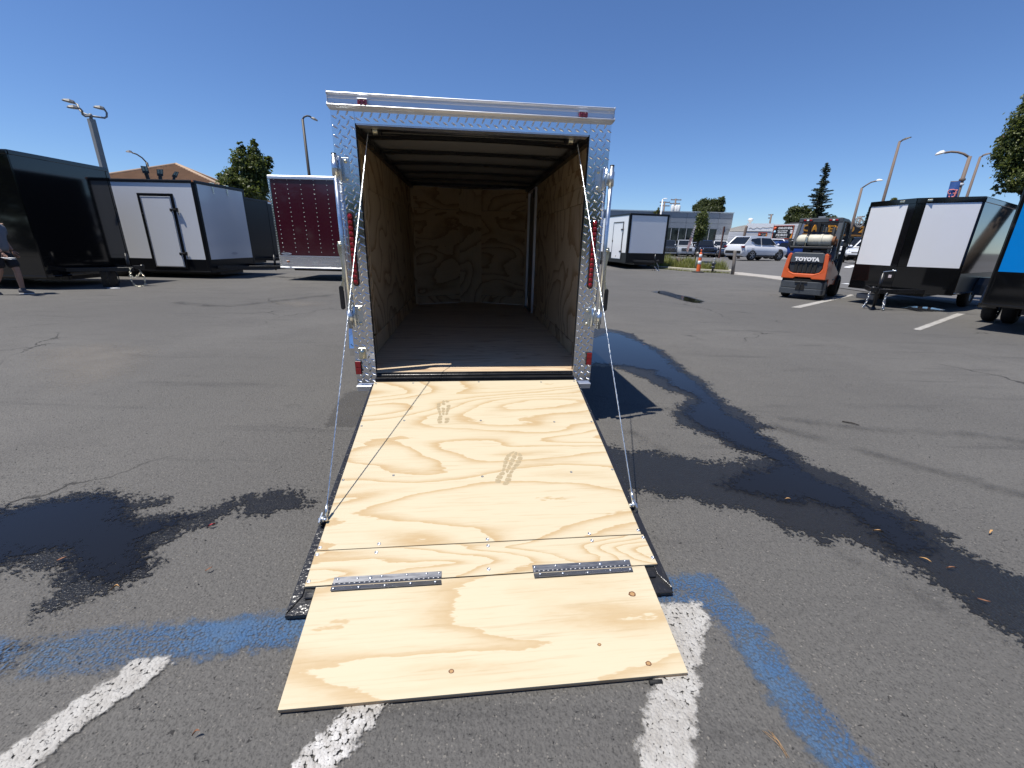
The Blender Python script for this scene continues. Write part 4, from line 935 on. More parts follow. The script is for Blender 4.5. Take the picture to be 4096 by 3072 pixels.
lettering('Texan', 0.062, M['dark'], bd, (-7.23, -1.2545, 0.872), (1,0,0), (0,0,1), extrude=0.0005, shear=0.3)
# white trailer with black edging on the right of the opened one
R2 = box_trailer('box_trailer', (7.92, 26.70), math.atan2(-0.971, 0.238), 6.2, 2.58, 0.36, 3.14, 'white box trailer with black edging standing beside the weedy kerb island', 'white_skin', 'white_skin', 'white_skin', guard_h=0.58, tong=dict(z=0.5, reach=1.25, spread=0.85, foot=True, chains=False, crank=False), rail=0.09, post=0.13)
side_door(R2, -2.0, -0.66, 0.52, 2.72, -1.29, [(-0.75, 2.28), (-0.75, 1.02)], fr=0.06)
mb = MB(); mb.box((-1.92, -1.33, 1.62), (0.07, 0.05, 0.12)); mb.build('door_latch', M['black_steel'], R2, 0.01)
mb = MB(); mb.box((-1.3, -1.32, 0.72), (0.03, 0.02, 0.10)); mb.build('vent_slot', M['black_steel'], R2)
chain(R2, [(1.2, 0.06, 0.48), (1.22, 0.2, 0.22), (1.2, 0.24, 0.05)], 0.008, 0.07, 'chain')
mb = MB(); mb.bar((1.07, 0, 0.25), (1.25, 0.14, 0.05), 0.03, 0.02); mb.box((1.27, 0.16, 0.03), (0.16, 0.10, 0.03)); mb.build('jack_foot', M['white_skin'], R2, 0.006)
# V-nosed white and black trailer by the forklift
RHD = math.atan2(-0.54, -0.84)
RT = box_trailer('cargo_trailer', (10.065, 11.345), RHD, 3.7, 2.14, 0.42, 2.61, 'white V-nosed trailer with a black centre stripe and lower guard, next to the forklift', 'white_skin', 'black_gloss', 'black_gloss', guard_h=0.50, vnose=0.45, tong=dict(z=0.46, reach=1.05, spread=0.6, jack_h=0.9, chains=True), wheels=1, rail=0.10, post=0.06, trim='black_gloss', guard_side='black_skin')
for s in (-1, 1):
    pa = Vector((0.006, s*1.066, 0)); pb = Vector((0.456, 0, 0)); d = pb-pa; nn = Vector((d.y*s, -d.x*s, 0)).normalized()
    if nn.x < 0: nn = -nn
    def strip(nm, a, b, za, zb, m, off=0.0, th=0.014):
        p = pa+d*a+nn*off; q = pa+d*b+nn*off
        mb = MB(); mb.bar((p.x, p.y, (za+zb)/2), (q.x, q.y, (za+zb)/2), th, zb-za); return mb.build(nm, M[m], RT)
    strip('front_panel', 0.03, 0.845, 1.045, 2.505, 'white_skin'); strip('stone_guard', 0.0, 1.0, 0.42, 1.04, 'black_gloss', 0.001)
    strip('nose_strip', 0.85, 1.0, 1.045, 2.51, 'black_gloss', 0.003); strip('top_rail', 0.0, 1.0, 2.515, 2.625, 'black_gloss', 0.006, 0.03); strip('bottom_rail', 0.0, 1.0, 0.405, 0.445, 'black_gloss', 0.010, 0.03)
    strip('corner_post', 0.0, 0.026, 1.045, 2.51, 'black_gloss', 0.003, 0.02)
    lg = MB()                                            # small raised lugs of the black tread plate
    for i in range(14):
        for j in range(24):
            z = 0.47+i*0.039; a = 0.03+(j+(0.5 if i % 2 else 0))*0.0395
            if a > 0.97: continue
            p = pa+d*a+nn*0.009; t = R(40 if (i+j) % 2 else -40); dv = d.normalized()*math.cos(t)+Vector((0,0,1))*math.sin(t)
            lg.bar(Vector((p.x,p.y,z))-dv*0.010, Vector((p.x,p.y,z))+dv*0.010, 0.006, 0.005, 0, nn)
    lg.build('tread_lugs', M['black_gloss'], RT, kind='stuff')
    ml = MB(); q = pa+d*(0.80 if s > 0 else 0.72)+nn*0.02; ml.box((q.x, q.y, 2.57), (0.05, 0.10, 0.045)); ml.build('marker_light', M['zinc_y'], RT, 0.008)
    fp = [(-2.55,0.36),(-2.5,0.62),(-2.32,0.80),(-1.85,0.80),(-1.67,0.62),(-1.62,0.36),(-1.68,0.36),(-1.73,0.60),(-1.88,0.75),(-2.29,0.75),(-2.44,0.60),(-2.49,0.36)]
    mb = MB(); mb.prism(fp, lambda a, b, h: Vector((a, h, b)), s*1.075, s*1.32); mb.build('fender', M['black_gloss'], RT, 0.008)
mb = MB(); mb.box((-0.15, -0.62, 0.20), (0.40, 0.42, 0.14)); mb.build('wood_block', M['concrete'], RT, 0.02)
mb = MB(); mb.box((0.91, 0.045, 0.81), (0.004, 0.06, 0.07)); mb.build('warning_sticker', mat('sticker', (0.65, 0.55, 0.55), 0.5), RT)
# blue trailer at the right-hand edge of the lot
BH = RHD; bn = Vector((-0.84, -0.54, 0)); bc = Vector((8.86, 8.08, 0))+Vector((0.54, -0.84, 0))*1.02
BT = box_trailer('cargo_trailer', (bc.x, bc.y), BH, 3.4, 2.06, 0.47, 2.72, 'bright blue trailer with a black tread-plate guard and a shiny black fender', 'blue_skin', 'blue_skin', 'blue_skin', guard_h=0.62, trim='black_gloss', guard='black_gloss', guard_side='black_gloss', wheels=1, post=0.05)
lg = MB()
for i in range(17):
    for j in range(50):
        z = 0.53+i*0.033; y = -1.0+(j+(0.5 if i % 2 else 0))*0.04; t = R(40 if (i+j) % 2 else -40)
        dv = Vector((0, math.cos(t), math.sin(t))); lg.bar(Vector((0.010, y, z))-dv*0.011, Vector((0.010, y, z))+dv*0.011, 0.006, 0.005, 0, (1,0,0))
lg.build('tread_lugs', M['black_gloss'], BT, kind='stuff')
rv = MB()
for k in range(20): rv.lathe([(0.008,0),(0.007,0.004),(0,0.006)], (0.012, 1.0, 1.12+k*0.08), (1,0,0), 6)
rv.build('rivet_rows', M['black_gloss'], BT, kind='stuff')
for s in (-1, 1):
    xs = -1.9; prof = [(xs+0.50*math.cos(math.pi*(1.05-1.10*k/14)), 0.36+0.50*max(-0.1, math.sin(math.pi*(1.05-1.10*k/14)))) for k in range(15)]
    inn = [(xs+(a-xs)*0.94, 0.36+(b-0.36)*0.94) for a, b in prof]
    mb = MB(); mb.prism(prof+inn[::-1], lambda a, b, h: Vector((a, h, b)), s*1.04, s*1.32); mb.build('fender', M['black_gloss'], BT, 0.012, 2)
    wheel_parts(BT, (xs, s*1.17, 0.34), 0.34, 0.21, (0, s, 0), M['zinc'])
# ------------------------------------------------------------------ forklift seen from behind
M['fork_orange'] = mat('forklift_orange', (0.60, 0.105, 0.022), 0.32, coat=0.3, var=0.12, vscale=5, bump=0.03, bscale=30)
M['fork_grey'] = mat('forklift_grey', (0.062, 0.070, 0.078), 0.42, var=0.25, vscale=8, bump=0.06, bscale=50)
M['fork_dark'] = mat('forklift_dark', (0.022, 0.024, 0.026), 0.45, var=0.25, vscale=8)
M['tank'] = mat('cream_gas_bottle', (0.56, 0.53, 0.42), 0.5, var=0.22, vscale=9)
M['rust'] = mat('rust', (0.20, 0.085, 0.035), 0.8, var=0.4, vscale=30)
M['white_paint'] = mat('white_paint', (0.78, 0.78, 0.77), 0.45, var=0.05)
FK = thing('forklift', (8.37, 12.62, 0), R(-45), 'orange and dark grey forklift with a cream gas bottle and an open cage', 'forklift')
FK.scale = (1.035, 1.035, 1.035)
def FX(x, y, z): return Vector((x, y, z))
# lower bumper (with the tow notch)
mb = MB(); bp = [(-0.535,0.10),(-0.50,0.02),(-0.40,-0.02),(-0.20,-0.045),(0.20,-0.045),(0.40,-0.02),(0.50,0.02),(0.535,0.10),(0.535,0.42),(-0.535,0.42)]
mb.prism(bp, lambda a, b, h: FX(a, b, h), 0.135, 0.30); mb.prism([(a*0.985, b+0.008) for a, b in bp], lambda a, b, h: FX(a, b, h), 0.302, 0.49); mb.build('bumper', M['fork_grey'], FK, 0.016, 2)
mb = MB(); mb.prism([(-0.11,0.24),(0.11,0.24),(0.10,0.335),(0.07,0.40),(-0.07,0.40),(-0.10,0.335)], lambda a, b, h: FX(a, h, b+0.02), -0.056, -0.040); mb.build('tow_pocket', M['dark'], FK)
mb = MB(); mb.box((0, -0.05, 0.468), (0.30, 0.02, 0.045)); mb.tube([(0,-0.06,0.25),(0,-0.06,0.50)], 0.013, 8); mb.build('tow_pin', M['fork_dark'], FK, 0.004)
mb = MB(); mb.prism([(a*0.97, b+0.03) for a, b in bp], lambda a, b, h: FX(a, b, h), 0.491, 0.56); mb.build('gap_band', M['dark'], FK)
# counterweight with its U-shaped rim round the dark cover
cw = [(-0.535,0.56),(-0.525,0.78),(-0.50,1.05),(-0.475,1.20),(-0.43,1.255),(-0.385,1.22),(-0.40,1.05),(-0.41,0.84),(-0.36,0.745),(-0.25,0.705),(0.25,0.705),(0.36,0.745),(0.41,0.84),(0.40,1.05),(0.385,1.22),(0.43,1.255),(0.475,1.20),(0.50,1.05),(0.525,0.78),(0.535,0.56),(0.22,0.56),(0.18,0.60),(-0.18,0.60),(-0.22,0.56)]
mb = MB(); mb.prism(cw, lambda a, b, h: FX(a, h+(b-0.56)*0.10-0.03*(1-(a/0.54)**2), b), -0.01, 0.60); mb.build('counterweight', M['fork_orange'], FK, 0.02, 3)
mb = MB(); hc = [(-0.395,0.99),(-0.39,1.20),(-0.34,1.265),(0.34,1.265),(0.39,1.20),(0.395,0.99)]
mb.prism(hc, lambda a, b, h: FX(a, h+(b-0.56)*0.10-0.03, b), 0.015, 0.60); mb.build('engine_cover', M['fork_grey'], FK, 0.02, 2)
gr = [(-0.395,0.985),(-0.385,0.86),(-0.345,0.755),(-0.25,0.715),(0.25,0.715),(0.345,0.755),(0.385,0.86),(0.395,0.985)]
mb = MB(); mb.prism(gr, lambda a, b, h: FX(a, h+(b-0.56)*0.10-0.03, b), 0.055, 0.58); mb.build('grille_back', M['fork_dark'], FK)
for k in range(5):
    x = -0.22+k*0.11
    mb = MB(); mb.bar((x, 0.022, 0.735), (x*1.04, 0.045, 0.97), 0.075, 0.012, 0, (0,1,0)); mb.build('grille_slat', M['dark'], FK, 0.004)
lettering('TOYOTA', 0.125, M['white_paint'], FK, (0.0, -0.0065+0.02, 1.085), (1,0,0), (0,0.10,1), sx=1.05, extrude=0.006, bold=0.010, spacing=1.08)
for s in (-1, 1):
    mb = MB(); mb.prism([(0.0,0.30),(0.55,0.40),(1.35,0.36),(1.55,0.50),(1.50,0.72),(0.62,0.92),(0.0,1.08)], lambda a, b, h: FX(h, 0.58+a*0.8, b), s*0.36, s*0.515); mb.build('side_panel', M['fork_orange'] , FK, 0.02, 2)
    mb = MB(); mb.prism([(0.05,0.93),(0.62,0.93),(0.62,1.28),(0.05,1.22)], lambda a, b, h: FX(h, 0.50+a*0.8, b), s*0.30, s*0.46); mb.build('side_cover', M['fork_dark'], FK, 0.02)
mb = MB(); mb.box((0, 1.15, 0.62), (0.74, 1.0, 0.5)); mb.box((0, 1.05, 1.02), (0.86, 0.62, 0.42)); mb.box((0, 1.75, 0.72), (0.9, 0.12, 0.75)); mb.build('body', M['fork_dark'], FK, 0.02)
# lamp recess on the right rim
mb = MB(); mb.box((0.50, 0.12, 1.10), (0.02, 0.10, 0.11)); mb.build('reflector', M['red_deep'], FK, 0.004)
# gas bottle on its cradle
mb = MB(); tp = [(0.0,-0.43),(0.07,-0.425),(0.125,-0.395),(0.152,-0.34),(0.155,-0.02),(0.1575,-0.012),(0.1575,0.012),(0.155,0.02),(0.152,0.34),(0.125,0.395),(0.07,0.42),(0.055,0.425)]
mb.lathe(tp, (0.02, 0.28, 1.585), (1,0,0), 24); tk = mb.build('gas_bottle', M['tank'], FK)
mb = MB(); mb.lathe([(0.055,0.40),(0.10,0.41),(0.12,0.47),(0.115,0.475),(0.095,0.42)], (0.02, 0.28, 1.585), (1,0,0), 16); mb.tube([(0.42,0.28,1.585),(0.50,0.28,1.585),(0.54,0.22,1.62),(0.53,0.35,1.45)], 0.018, 8); mb.build('valve', M['rust'], tk)
for x in (-0.16, 0.16):
    mb = MB(); mb.lathe([(0.163,x-0.03),(0.166,x-0.028),(0.166,x+0.028),(0.163,x+0.03)], (0.02, 0.28, 1.585), (1,0,0), 24); mb.build('strap', M['tank'] if x > 0 else M['fork_dark'], FK)
mb = MB(); mb.box((-0.14, 0.115, 1.60), (0.06, 0.03, 0.16)); mb.tube([(-0.14,0.10,1.66),(-0.14,0.095,1.42)], 0.012, 6); mb.build('latch', M['zinc_y'], FK, 0.004)
mb = MB(); mb.box((0.0, 0.28, 1.405), (0.95, 0.36, 0.03)); mb.box((0.0, 0.10, 1.40), (1.0, 0.03, 0.05)); mb.box((-0.1, 0.35, 1.34), (0.20, 0.25, 0.12)); mb.box((0.3, 0.35, 1.34), (0.14, 0.25, 0.12)); mb.build('bottle_cradle', M['fork_dark'], FK, 0.006)
mb = MB(); mb.tube([(-0.50,0.2,1.36),(-0.56,0.18,1.45),(-0.55,0.24,1.58),(-0.50,0.3,1.62)], 0.02, 6); mb.box((-0.53,0.22,1.50),(0.10,0.12,0.14)); mb.ball((-0.56,0.20,1.60),0.045,8,5); mb.build('regulator', M['fork_dark'], FK, 0.008)
# overhead guard
mb = MB(); mb.bar((-0.50, 0.35, 1.30), (-0.47, 0.62, 2.10), 0.075, 0.085, 0, (1,0,0)); mb.build('rear_pillar', M['fork_grey'], FK, 0.012, 2)
mb = MB(); mb.bar((0.50, 0.35, 1.05), (0.47, 0.62, 2.10), 0.085, 0.11, 0, (1,0,0)); mb.build('rear_pillar', M['fork_grey'], FK, 0.012, 2)
for s in (-1, 1):
    mb = MB(); P = [(s*0.47,0.62,2.12),(s*0.48,1.35,2.14),(s*0.48,1.70,2.10),(s*0.48,1.88,1.85),(s*0.47,1.95,1.2),(s*0.46,1.92,0.6)]
    for a, b in zip(P, P[1:]): mb.bar(a, b, 0.07, 0.085, 0, (1,0,0))
    mb.build('front_pillar', M['fork_grey'], FK, 0.01)
mb = MB(); mb.box((0, 0.60, 2.125), (1.02, 0.085, 0.115)); mb.build('guard_rear_bar', M['fork_grey'], FK, 0.012, 2)
for k in range(7):
    mb = MB(); mb.box((0, 0.78+k*0.155, 2.135), (0.92, 0.03, 0.055)); mb.build('guard_bar', M['fork_dark'], FK, 0.006)
mb = MB(); mb.box((0.0, 1.15, 2.185), (0.93, 1.0, 0.012)); mb.build('guard_cover', M['fork_dark'], FK)
for s in (-1, 1):
    mb = MB(); mb.box((s*0.30, 0.552, 2.125), (0.24, 0.02, 0.055)); rl = mb.build('rear_light', M['fork_dark'], FK, 0.006)
    for k, mm in enumerate(('red_lens', 'white_paint', 'red_lens')):
        mb = MB(); mb.box((s*0.30+(k-1)*0.07, 0.540, 2.125), (0.055, 0.012, 0.035)); mb.build('lens', M[mm], rl, 0.004)
# seat, wheel, levers, mast
M['seat_blue'] = mat('seat_vinyl', (0.030, 0.036, 0.060), 0.45, var=0.2)
mb = MB(); mb.box((0.02, 1.02, 1.30), (0.50, 0.48, 0.12)); mb.build('seat', M['seat_blue'], FK, 0.04, 3)
mb = MB(); mb.prism([(-0.27,0),(-0.25,0.36),(-0.18,0.46),(0.18,0.46),(0.25,0.36),(0.27,0)], lambda a, b, h: FX(0.02+a, 0.76-b*0.12+h, 1.35+b), 0.0, 0.11); mb.build('backrest', M['seat_blue'], FK, 0.03, 3)
mb = MB(); mb.lathe([(0.17+0.016*math.cos(t), 0.016*math.sin(t)) for t in [2*math.pi*k/8 for k in range(9)]], (-0.02, 1.55, 1.62), (0,-0.5,0.87), 20); mb.tube([(-0.02,1.55,1.62),(-0.02,1.72,1.32)], 0.03, 8); mb.bar((-0.18,1.55,1.62),(0.14,1.55,1.62),0.02,0.02); mb.build('steering_wheel', M['fork_dark'], FK)
mb = MB()
for k in range(3): mb.tube([(0.26+k*0.06,1.62,1.3),(0.27+k*0.06,1.55,1.6)], 0.012, 6); mb.ball((0.27+k*0.06,1.55,1.61), 0.025, 8, 5)
mb.build('levers', M['fork_dark'], FK)
for s in (-1, 1):
    mb = MB(); mb.box((s*0.30, 2.12, 1.14), (0.09, 0.14, 2.02)); mb.box((s*0.22, 2.14, 1.14), (0.07, 0.11, 1.98)); mb.build('mast_rail', M['fork_dark'], FK, 0.008)
mb = MB(); mb.box((0, 2.12, 2.12), (0.68, 0.10, 0.09)); mb.box((0, 2.12, 0.5), (0.6, 0.08, 0.1)); mb.tube([(-0.1,2.1,0.3),(-0.1,2.1,2.0)],0.045,10); mb.tube([(0.1,2.1,0.3),(0.1,2.1,2.0)],0.045,10); mb.build('mast_cylinder', M['fork_dark'], FK, 0.006)
for s in (-1, 1):
    mb = MB(); mb.box((s*0.25, 2.24, 0.42), (0.11, 0.05, 0.62)); mb.box((s*0.25, 2.78, 0.12), (0.11, 1.05, 0.04)); mb.build('fork', M['fork_dark'], FK, 0.006)
mb = MB(); mb.box((0, 2.2, 0.55), (0.98, 0.06, 0.10)); mb.box((0, 2.2, 0.30), (0.98, 0.06, 0.10)); mb.build('carriage', M['fork_dark'], FK, 0.006)
for s in (-1, 1):
    wheel_parts(FK, (s*0.43, 0.48, 0.235), 0.235, 0.19, (s, 0, 0), M['fork_grey'])
    wheel_parts(FK, (s*0.46, 1.92, 0.32), 0.32, 0.24, (s, 0, 0), M['fork_grey'])
mb = MB(); mb.tube([(0.44,1.30,0.62),(0.46,1.30,0.95)],0.06,10); mb.ball((0.46,1.24,0.98),(0.06,0.09,0.10),10,6); mb.box((0.46,1.3,0.52),(0.14,0.3,0.03)); mb.build('step', M['fork_grey'], FK)
mb = MB(); mb.bar((0.50, 2.0, 0.5), (0.52, 1.98, 1.95), 0.03, 0.03, 0, (1,0,0)); mb.build('grab_rail', M['fork_dark'], FK, 0.004)
# ------------------------------------------------------------------ the person walking past on the left
M['skin'] = mat('skin', (0.36, 0.205, 0.14), 0.5, var=0.12, vscale=12)
M['shirt'] = mat('grey_tee', (0.15, 0.165, 0.19), 0.85, var=0.18, vscale=6, bump=0.25, bscale=14)
M['shorts'] = mat('black_shorts', (0.012, 0.012, 0.014), 0.8, var=0.3, bump=0.25, bscale=14)
M['shoe'] = mat('grey_trainer', (0.10, 0.095, 0.10), 0.7, var=0.5, vscale=40)
M['sole'] = mat('pale_sole', (0.55, 0.53, 0.52), 0.7)
M['hair'] = mat('dark_hair', (0.02, 0.015, 0.012), 0.55, var=0.4, vscale=60, bump=0.4, bscale=90)
def skinned(name, verts, edges, radii, m, parent, root=0, sub=2):
    me = bpy.data.meshes.new(name); me.from_pydata([tuple(v) for v in verts], edges, []); me.materials.append(m)
    o = link_mesh(name, me, parent)
    sk = o.modifiers.new('skin', 'SKIN'); sk.use_smooth_shade = True
    if not me.skin_vertices: pass
    for i, r in enumerate(radii):
        r = r if isinstance(r, tuple) else (r, r); me.skin_vertices[0].data[i].radius = r
        me.skin_vertices[0].data[i].use_root = (i == root)
    sb = o.modifiers.new('smooth', 'SUBSURF'); sb.levels = sub; sb.render_levels = sub
    return o
PE = thing('person', (-11.58, 9.80, 0), R(8), 'person in a grey tee and black shorts walking past the glossy black trailer', 'person')
J = [(0,0,0.98),(0.015,0,1.14),(0.03,0,1.30),(0.04,0,1.44),(0.05,0,1.545),(0.075,0,1.62),(0.105,0,1.70),(0.105,0,1.79),(0.095,0,1.85),   # 0-8 pelvis to crown
     (0.035,-0.175,1.50),(0.055,-0.235,1.37),(0.105,-0.262,1.20),(0.20,-0.268,1.06),(0.275,-0.258,0.945),                                 # 9-13 right arm
     (0.03,0.175,1.50),(-0.02,0.235,1.37),(-0.06,0.262,1.21),(-0.02,0.27,1.07),(0.04,0.262,0.96),                                         # 14-18 left arm
     (0.01,0.095,0.93),(0.09,0.10,0.74),(0.135,0.10,0.53),(0.13,0.10,0.36),(0.125,0.10,0.10),                                               # 19-23 leading leg
     (-0.01,-0.095,0.93),(-0.02,-0.10,0.74),(-0.03,-0.10,0.53),(-0.13,-0.10,0.37),(-0.27,-0.10,0.15)]                                     # 24-28 trailing leg
E_ = [(0,1),(1,2),(2,3),(3,4),(4,5),(5,6),(6,7),(7,8),(3,9),(9,10),(10,11),(11,12),(12,13),(3,14),(14,15),(15,16),(16,17),(17,18),(0,19),(19,20),(20,21),(21,22),(22,23),(0,24),(24,25),(25,26),(26,27),(27,28)]
Rr_ = [(0.13,0.16),(0.125,0.15),(0.12,0.155),(0.115,0.155),(0.06,0.07),0.055,(0.085,0.072),(0.092,0.076),(0.06,0.055),
       0.062,0.055,0.044,0.040,0.028, 0.062,0.055,0.044,0.040,0.028, 0.088,0.083,0.060,0.062,0.040, 0.088,0.083,0.060,0.062,0.040]
skinned('body', J, E_, Rr_, M['skin'], PE)
# hands: palm and five fingers each, curled
def hand(wrist, fwd, side, name):
    w = Vector(wrist); f = Vector(fwd).normalized(); s = Vector(side).normalized(); n = f.cross(s).normalized()
    V = [w, w+f*0.05, w+f*0.085]; Ed = [(0,1),(1,2)]; Rd = [0.026, (0.036,0.018), (0.038,0.017)]
    for k, (o, L) in enumerate(((-0.030,0.068),(-0.010,0.078),(0.010,0.073),(0.029,0.058))):
        b = len(V); p = w+f*0.088+s*o
        V += [p, p+f*L*0.5+n*L*0.12, p+f*L*0.78+n*L*0.42, p+f*L*0.85+n*L*0.75]; Ed += [(2,b),(b,b+1),(b+1,b+2),(b+2,b+3)]; Rd += [0.0105,0.0095,0.009,0.0075]
    b = len(V); p = w+f*0.03-s*0.03
    V += [p, p+f*0.03-s*0.025+n*0.012, p+f*0.062-s*0.028+n*0.03]; Ed += [(1,b),(b,b+1),(b+1,b+2)]; Rd += [0.013,0.011,0.0085]
    return skinned(name, V, Ed, Rd, M['skin'], PE)
hand((0.275,-0.258,0.945), (0.45,0.05,-0.88), (0.88,0,0.45), 'hand'); hand((0.04,0.262,0.96), (0.35,-0.05,-0.93), (-0.93,0,-0.35), 'hand')
# clothes, shoes, hair, face
TS = [(0.0,0,0.93),(0.015,0,1.10),(0.03,0,1.30),(0.04,0,1.445),(0.048,0,1.535),(0.035,-0.180,1.485),(0.055,-0.240,1.36),(0.075,-0.255,1.285),(0.03,0.180,1.485),(-0.015,0.240,1.36),(-0.035,0.252,1.29)]
skinned('tee_shirt', TS, [(0,1),(1,2),(2,3),(3,4),(3,5),(5,6),(6,7),(3,8),(8,9),(9,10)], [(0.165,0.195),(0.158,0.188),(0.142,0.182),(0.128,0.170),(0.075,0.085),0.080,0.080,0.082,0.080,0.080,0.082], M['shirt'], PE)
SH = [(0,0,1.0),(0.0,0,0.92),(0.04,0.105,0.82),(0.09,0.105,0.68),(0.115,0.105,0.58),(-0.01,-0.105,0.82),(-0.02,-0.105,0.68),(-0.025,-0.105,0.58)]
skinned('shorts', SH, [(0,1),(1,2),(2,3),(3,4),(1,5),(5,6),(6,7)], [(0.150,0.180),(0.150,0.175),0.118,0.115,0.116,0.118,0.115,0.116], M['shorts'], PE)
def shoe(ankle, ang, name='shoe'):
    e = bpy.data.objects.new(name, None)
    mb = MB(); rot = Matrix.Translation(ankle) @ Matrix.Rotation(ang, 4, 'Y')
    st = [(-0.085,0.030,0.075),(-0.06,0.038,0.085),(0.0,0.041,0.075),(0.06,0.046,0.055),(0.13,0.047,0.040),(0.18,0.034,0.030),(0.20,0.012,0.020)]
    vs = []; n = 10
    for (x, w, h) in st:
        for k in range(n):
            t = 2*math.pi*k/n; z = -0.075+max(0.0, (math.sin(t)*0.5+0.5))*h*1.35
            vs.append((x, w*math.cos(t), z))
    fs = [(i*n+k, i*n+(k+1) % n, (i+1)*n+(k+1) % n, (i+1)*n+k) for i in range(len(st)-1) for k in range(n)]+[tuple(range(n))[::-1], tuple(range((len(st)-1)*n, len(st)*n))]
    mb.add(vs, fs, 0, True, rot); o = mb.build(name, M['shoe'], PE)
    mb = MB(); sp = [(-0.09,-0.028),(-0.05,-0.042),(0.05,-0.046),(0.13,-0.050),(0.19,-0.034),(0.21,0),(0.19,0.034),(0.13,0.050),(0.05,0.046),(-0.05,0.042),(-0.09,0.028)]
    mb.prism(sp, lambda a, b, h: Vector((a, b, h)), -0.092, -0.066, 0, rot); mb.build('sole', M['sole'], o, 0.006)
    mb = MB(); mb.lathe([(0.043,-0.03),(0.045,0.03),(0.043,0.05)], (0,0,0), (0,0,1), 12, 0, True, rot); mb.build('sock', M['shoe'], o)
shoe(Vector((0.13,0.10,0.094)), R(0)); shoe(Vector((-0.285,-0.10,0.145)), R(32))
mb = MB(); mb.ball((0.088,0,1.775), (0.108,0.088,0.105), 16, 9); hr = mb.build('hair', M['hair'], PE)
mb = MB()
for s in (-1, 1): mb.ball((0.178, s*0.032, 1.745), (0.010,0.012,0.008), 8, 5, 0)
mb.build('eyes', M['dark'], PE)
mb = MB(); mb.ball((0.198, 0, 1.715), (0.020,0.014,0.024), 8, 6)
for s in (-1, 1): mb.ball((0.10, s*0.082, 1.725), (0.020,0.008,0.030), 8, 6)
mb.build('nose_and_ears', M['skin'], PE)
mb = MB(); mb.box((0.178, 0, 1.672), (0.012, 0.045, 0.010)); mb.build('mouth', mat('lips', (0.30, 0.12, 0.10), 0.5), PE, 0.004)
pc = T_ = thing('folded_papers', (-11.58+0.42, 9.80-0.22, 0.82), R(8), 'white folded papers held in the hand of the walking person', 'papers')
mb = MB(); mb.box((0, 0, 0), (0.19, 0.13, 0.004), 0, None, Matrix.Rotation(R(12), 3, 'Y')); mb.box((0.02, 0.01, 0.012), (0.15, 0.11, 0.003), 0, None, Matrix.Rotation(R(4), 3, 'Y')); mb.build('paper', M['white_paint'], pc)
# ------------------------------------------------------------------ street, kerb island, gutter
M['street'] = mat('street_asphalt', (0.118, 0.114, 0.110), 0.9, var=0.18, vscale=1.2, bump=0.3, bscale=30)
M['kerb'] = mat('painted_kerb', (0.48, 0.45, 0.36), 0.85, var=0.3, vscale=3.5, bump=0.3, bscale=30)
def flat(name, pts, z, m, hfun=None, kind='structure', thick=0.0):
    mb = MB(); n = len(pts); P = [Vector((p[0], p[1], z+(hfun(p[0], p[1]) if hfun else 0))) for p in pts]
    mb.add(P, [tuple(range(n))])
    o = mb.build(name, m); return tag(o, kind=kind)
def street():
    nx, ny = 60, 50; v = []; f = []
    for j in range(ny+1):
        for i in range(nx+1):
            a = i/nx; b = j/ny
            # left boundary follows the kerb; right boundary far to the east
            lx = 12.55+(-0.10*(b*60-8) if b*60 > 8 else 0.0); y = 12.0+b*60
            lx = 12.5 if y < 25 else 12.5-(y-25)*0.42
            x = lx+a*a*80; v.append((x, y, gh(x, y)+0.02))
    for j in range(ny):
        for i in range(nx): f.append((j*(nx+1)+i, j*(nx+1)+i+1, (j+1)*(nx+1)+i+1, (j+1)*(nx+1)+i))
    me = bpy.data.meshes.new('street'); me.from_pydata(v, [], f); me.materials.append(M['street']); me.polygons.foreach_set('use_smooth', [True]*len(f))
    tag(link_mesh('street', me), kind='structure')
street()
def kerb(name, pts, w, h, m):
    mb = MB()
    for a, b in zip(pts, pts[1:]):
        d = (Vector(b)-Vector(a)); mb.bar((a[0], a[1], h/2-0.01), (b[0]+d.x*0.001, b[1]+d.y*0.001, h/2-0.01), w, h)
    o = mb.build(name, m, None, 0.02, 2); return tag(o, kind='structure')
kerb('kerb', [(8.9, 28.6), (9.5, 27.4), (10.1, 26.2), (10.75, 25.55), (11.5, 25.1), (12.3, 24.75)], 0.17, 0.17, M['kerb'])
kerb('kerb', [(12.3, 24.75), (12.6, 26.5), (11.9, 29.5), (11.0, 31.5)], 0.17, 0.20, M['kerb'])
gp_ = [G(*zB(*q)) for q in [(135,1163),(500,1205),(870,1240),(1000,1256),(1000,1312),(870,1293),(500,1240),(135,1203)]]
mb = MB(); mb.prism([(p.x, p.y) for p in gp_][::-1], lambda a, b, h: Vector((a, b, h)), -0.02, 0.035); tag(mb.build('gutter', M['concrete'], None, 0.008), kind='structure')
def lane(p, q, w=0.13):
    a = Vector(p); b = Vector(q); d = (b-a).normalized(); nn = Vector((-d.y, d.x, 0))*w/2; N = 6; L = []; Rr = []
    mb = MB(); vs = []
    for i in range(N+1):
        c = a+(b-a)*(i/N)
        for s in (1, -1):
            t = c+nn*s; vs.append((t.x, t.y, gh(t.x, t.y)+0.032))
    mb.add(vs, [(2*i, 2*i+1, 2*i+3, 2*i+2) for i in range(N)]); tag(mb.build('painted_line', M['white_paint']), kind='structure')
def on_street(u, v):
    p = G(u, v, 0.1)
    for _ in range(12): p = G(u, v, gh(p.x, p.y))
    return p
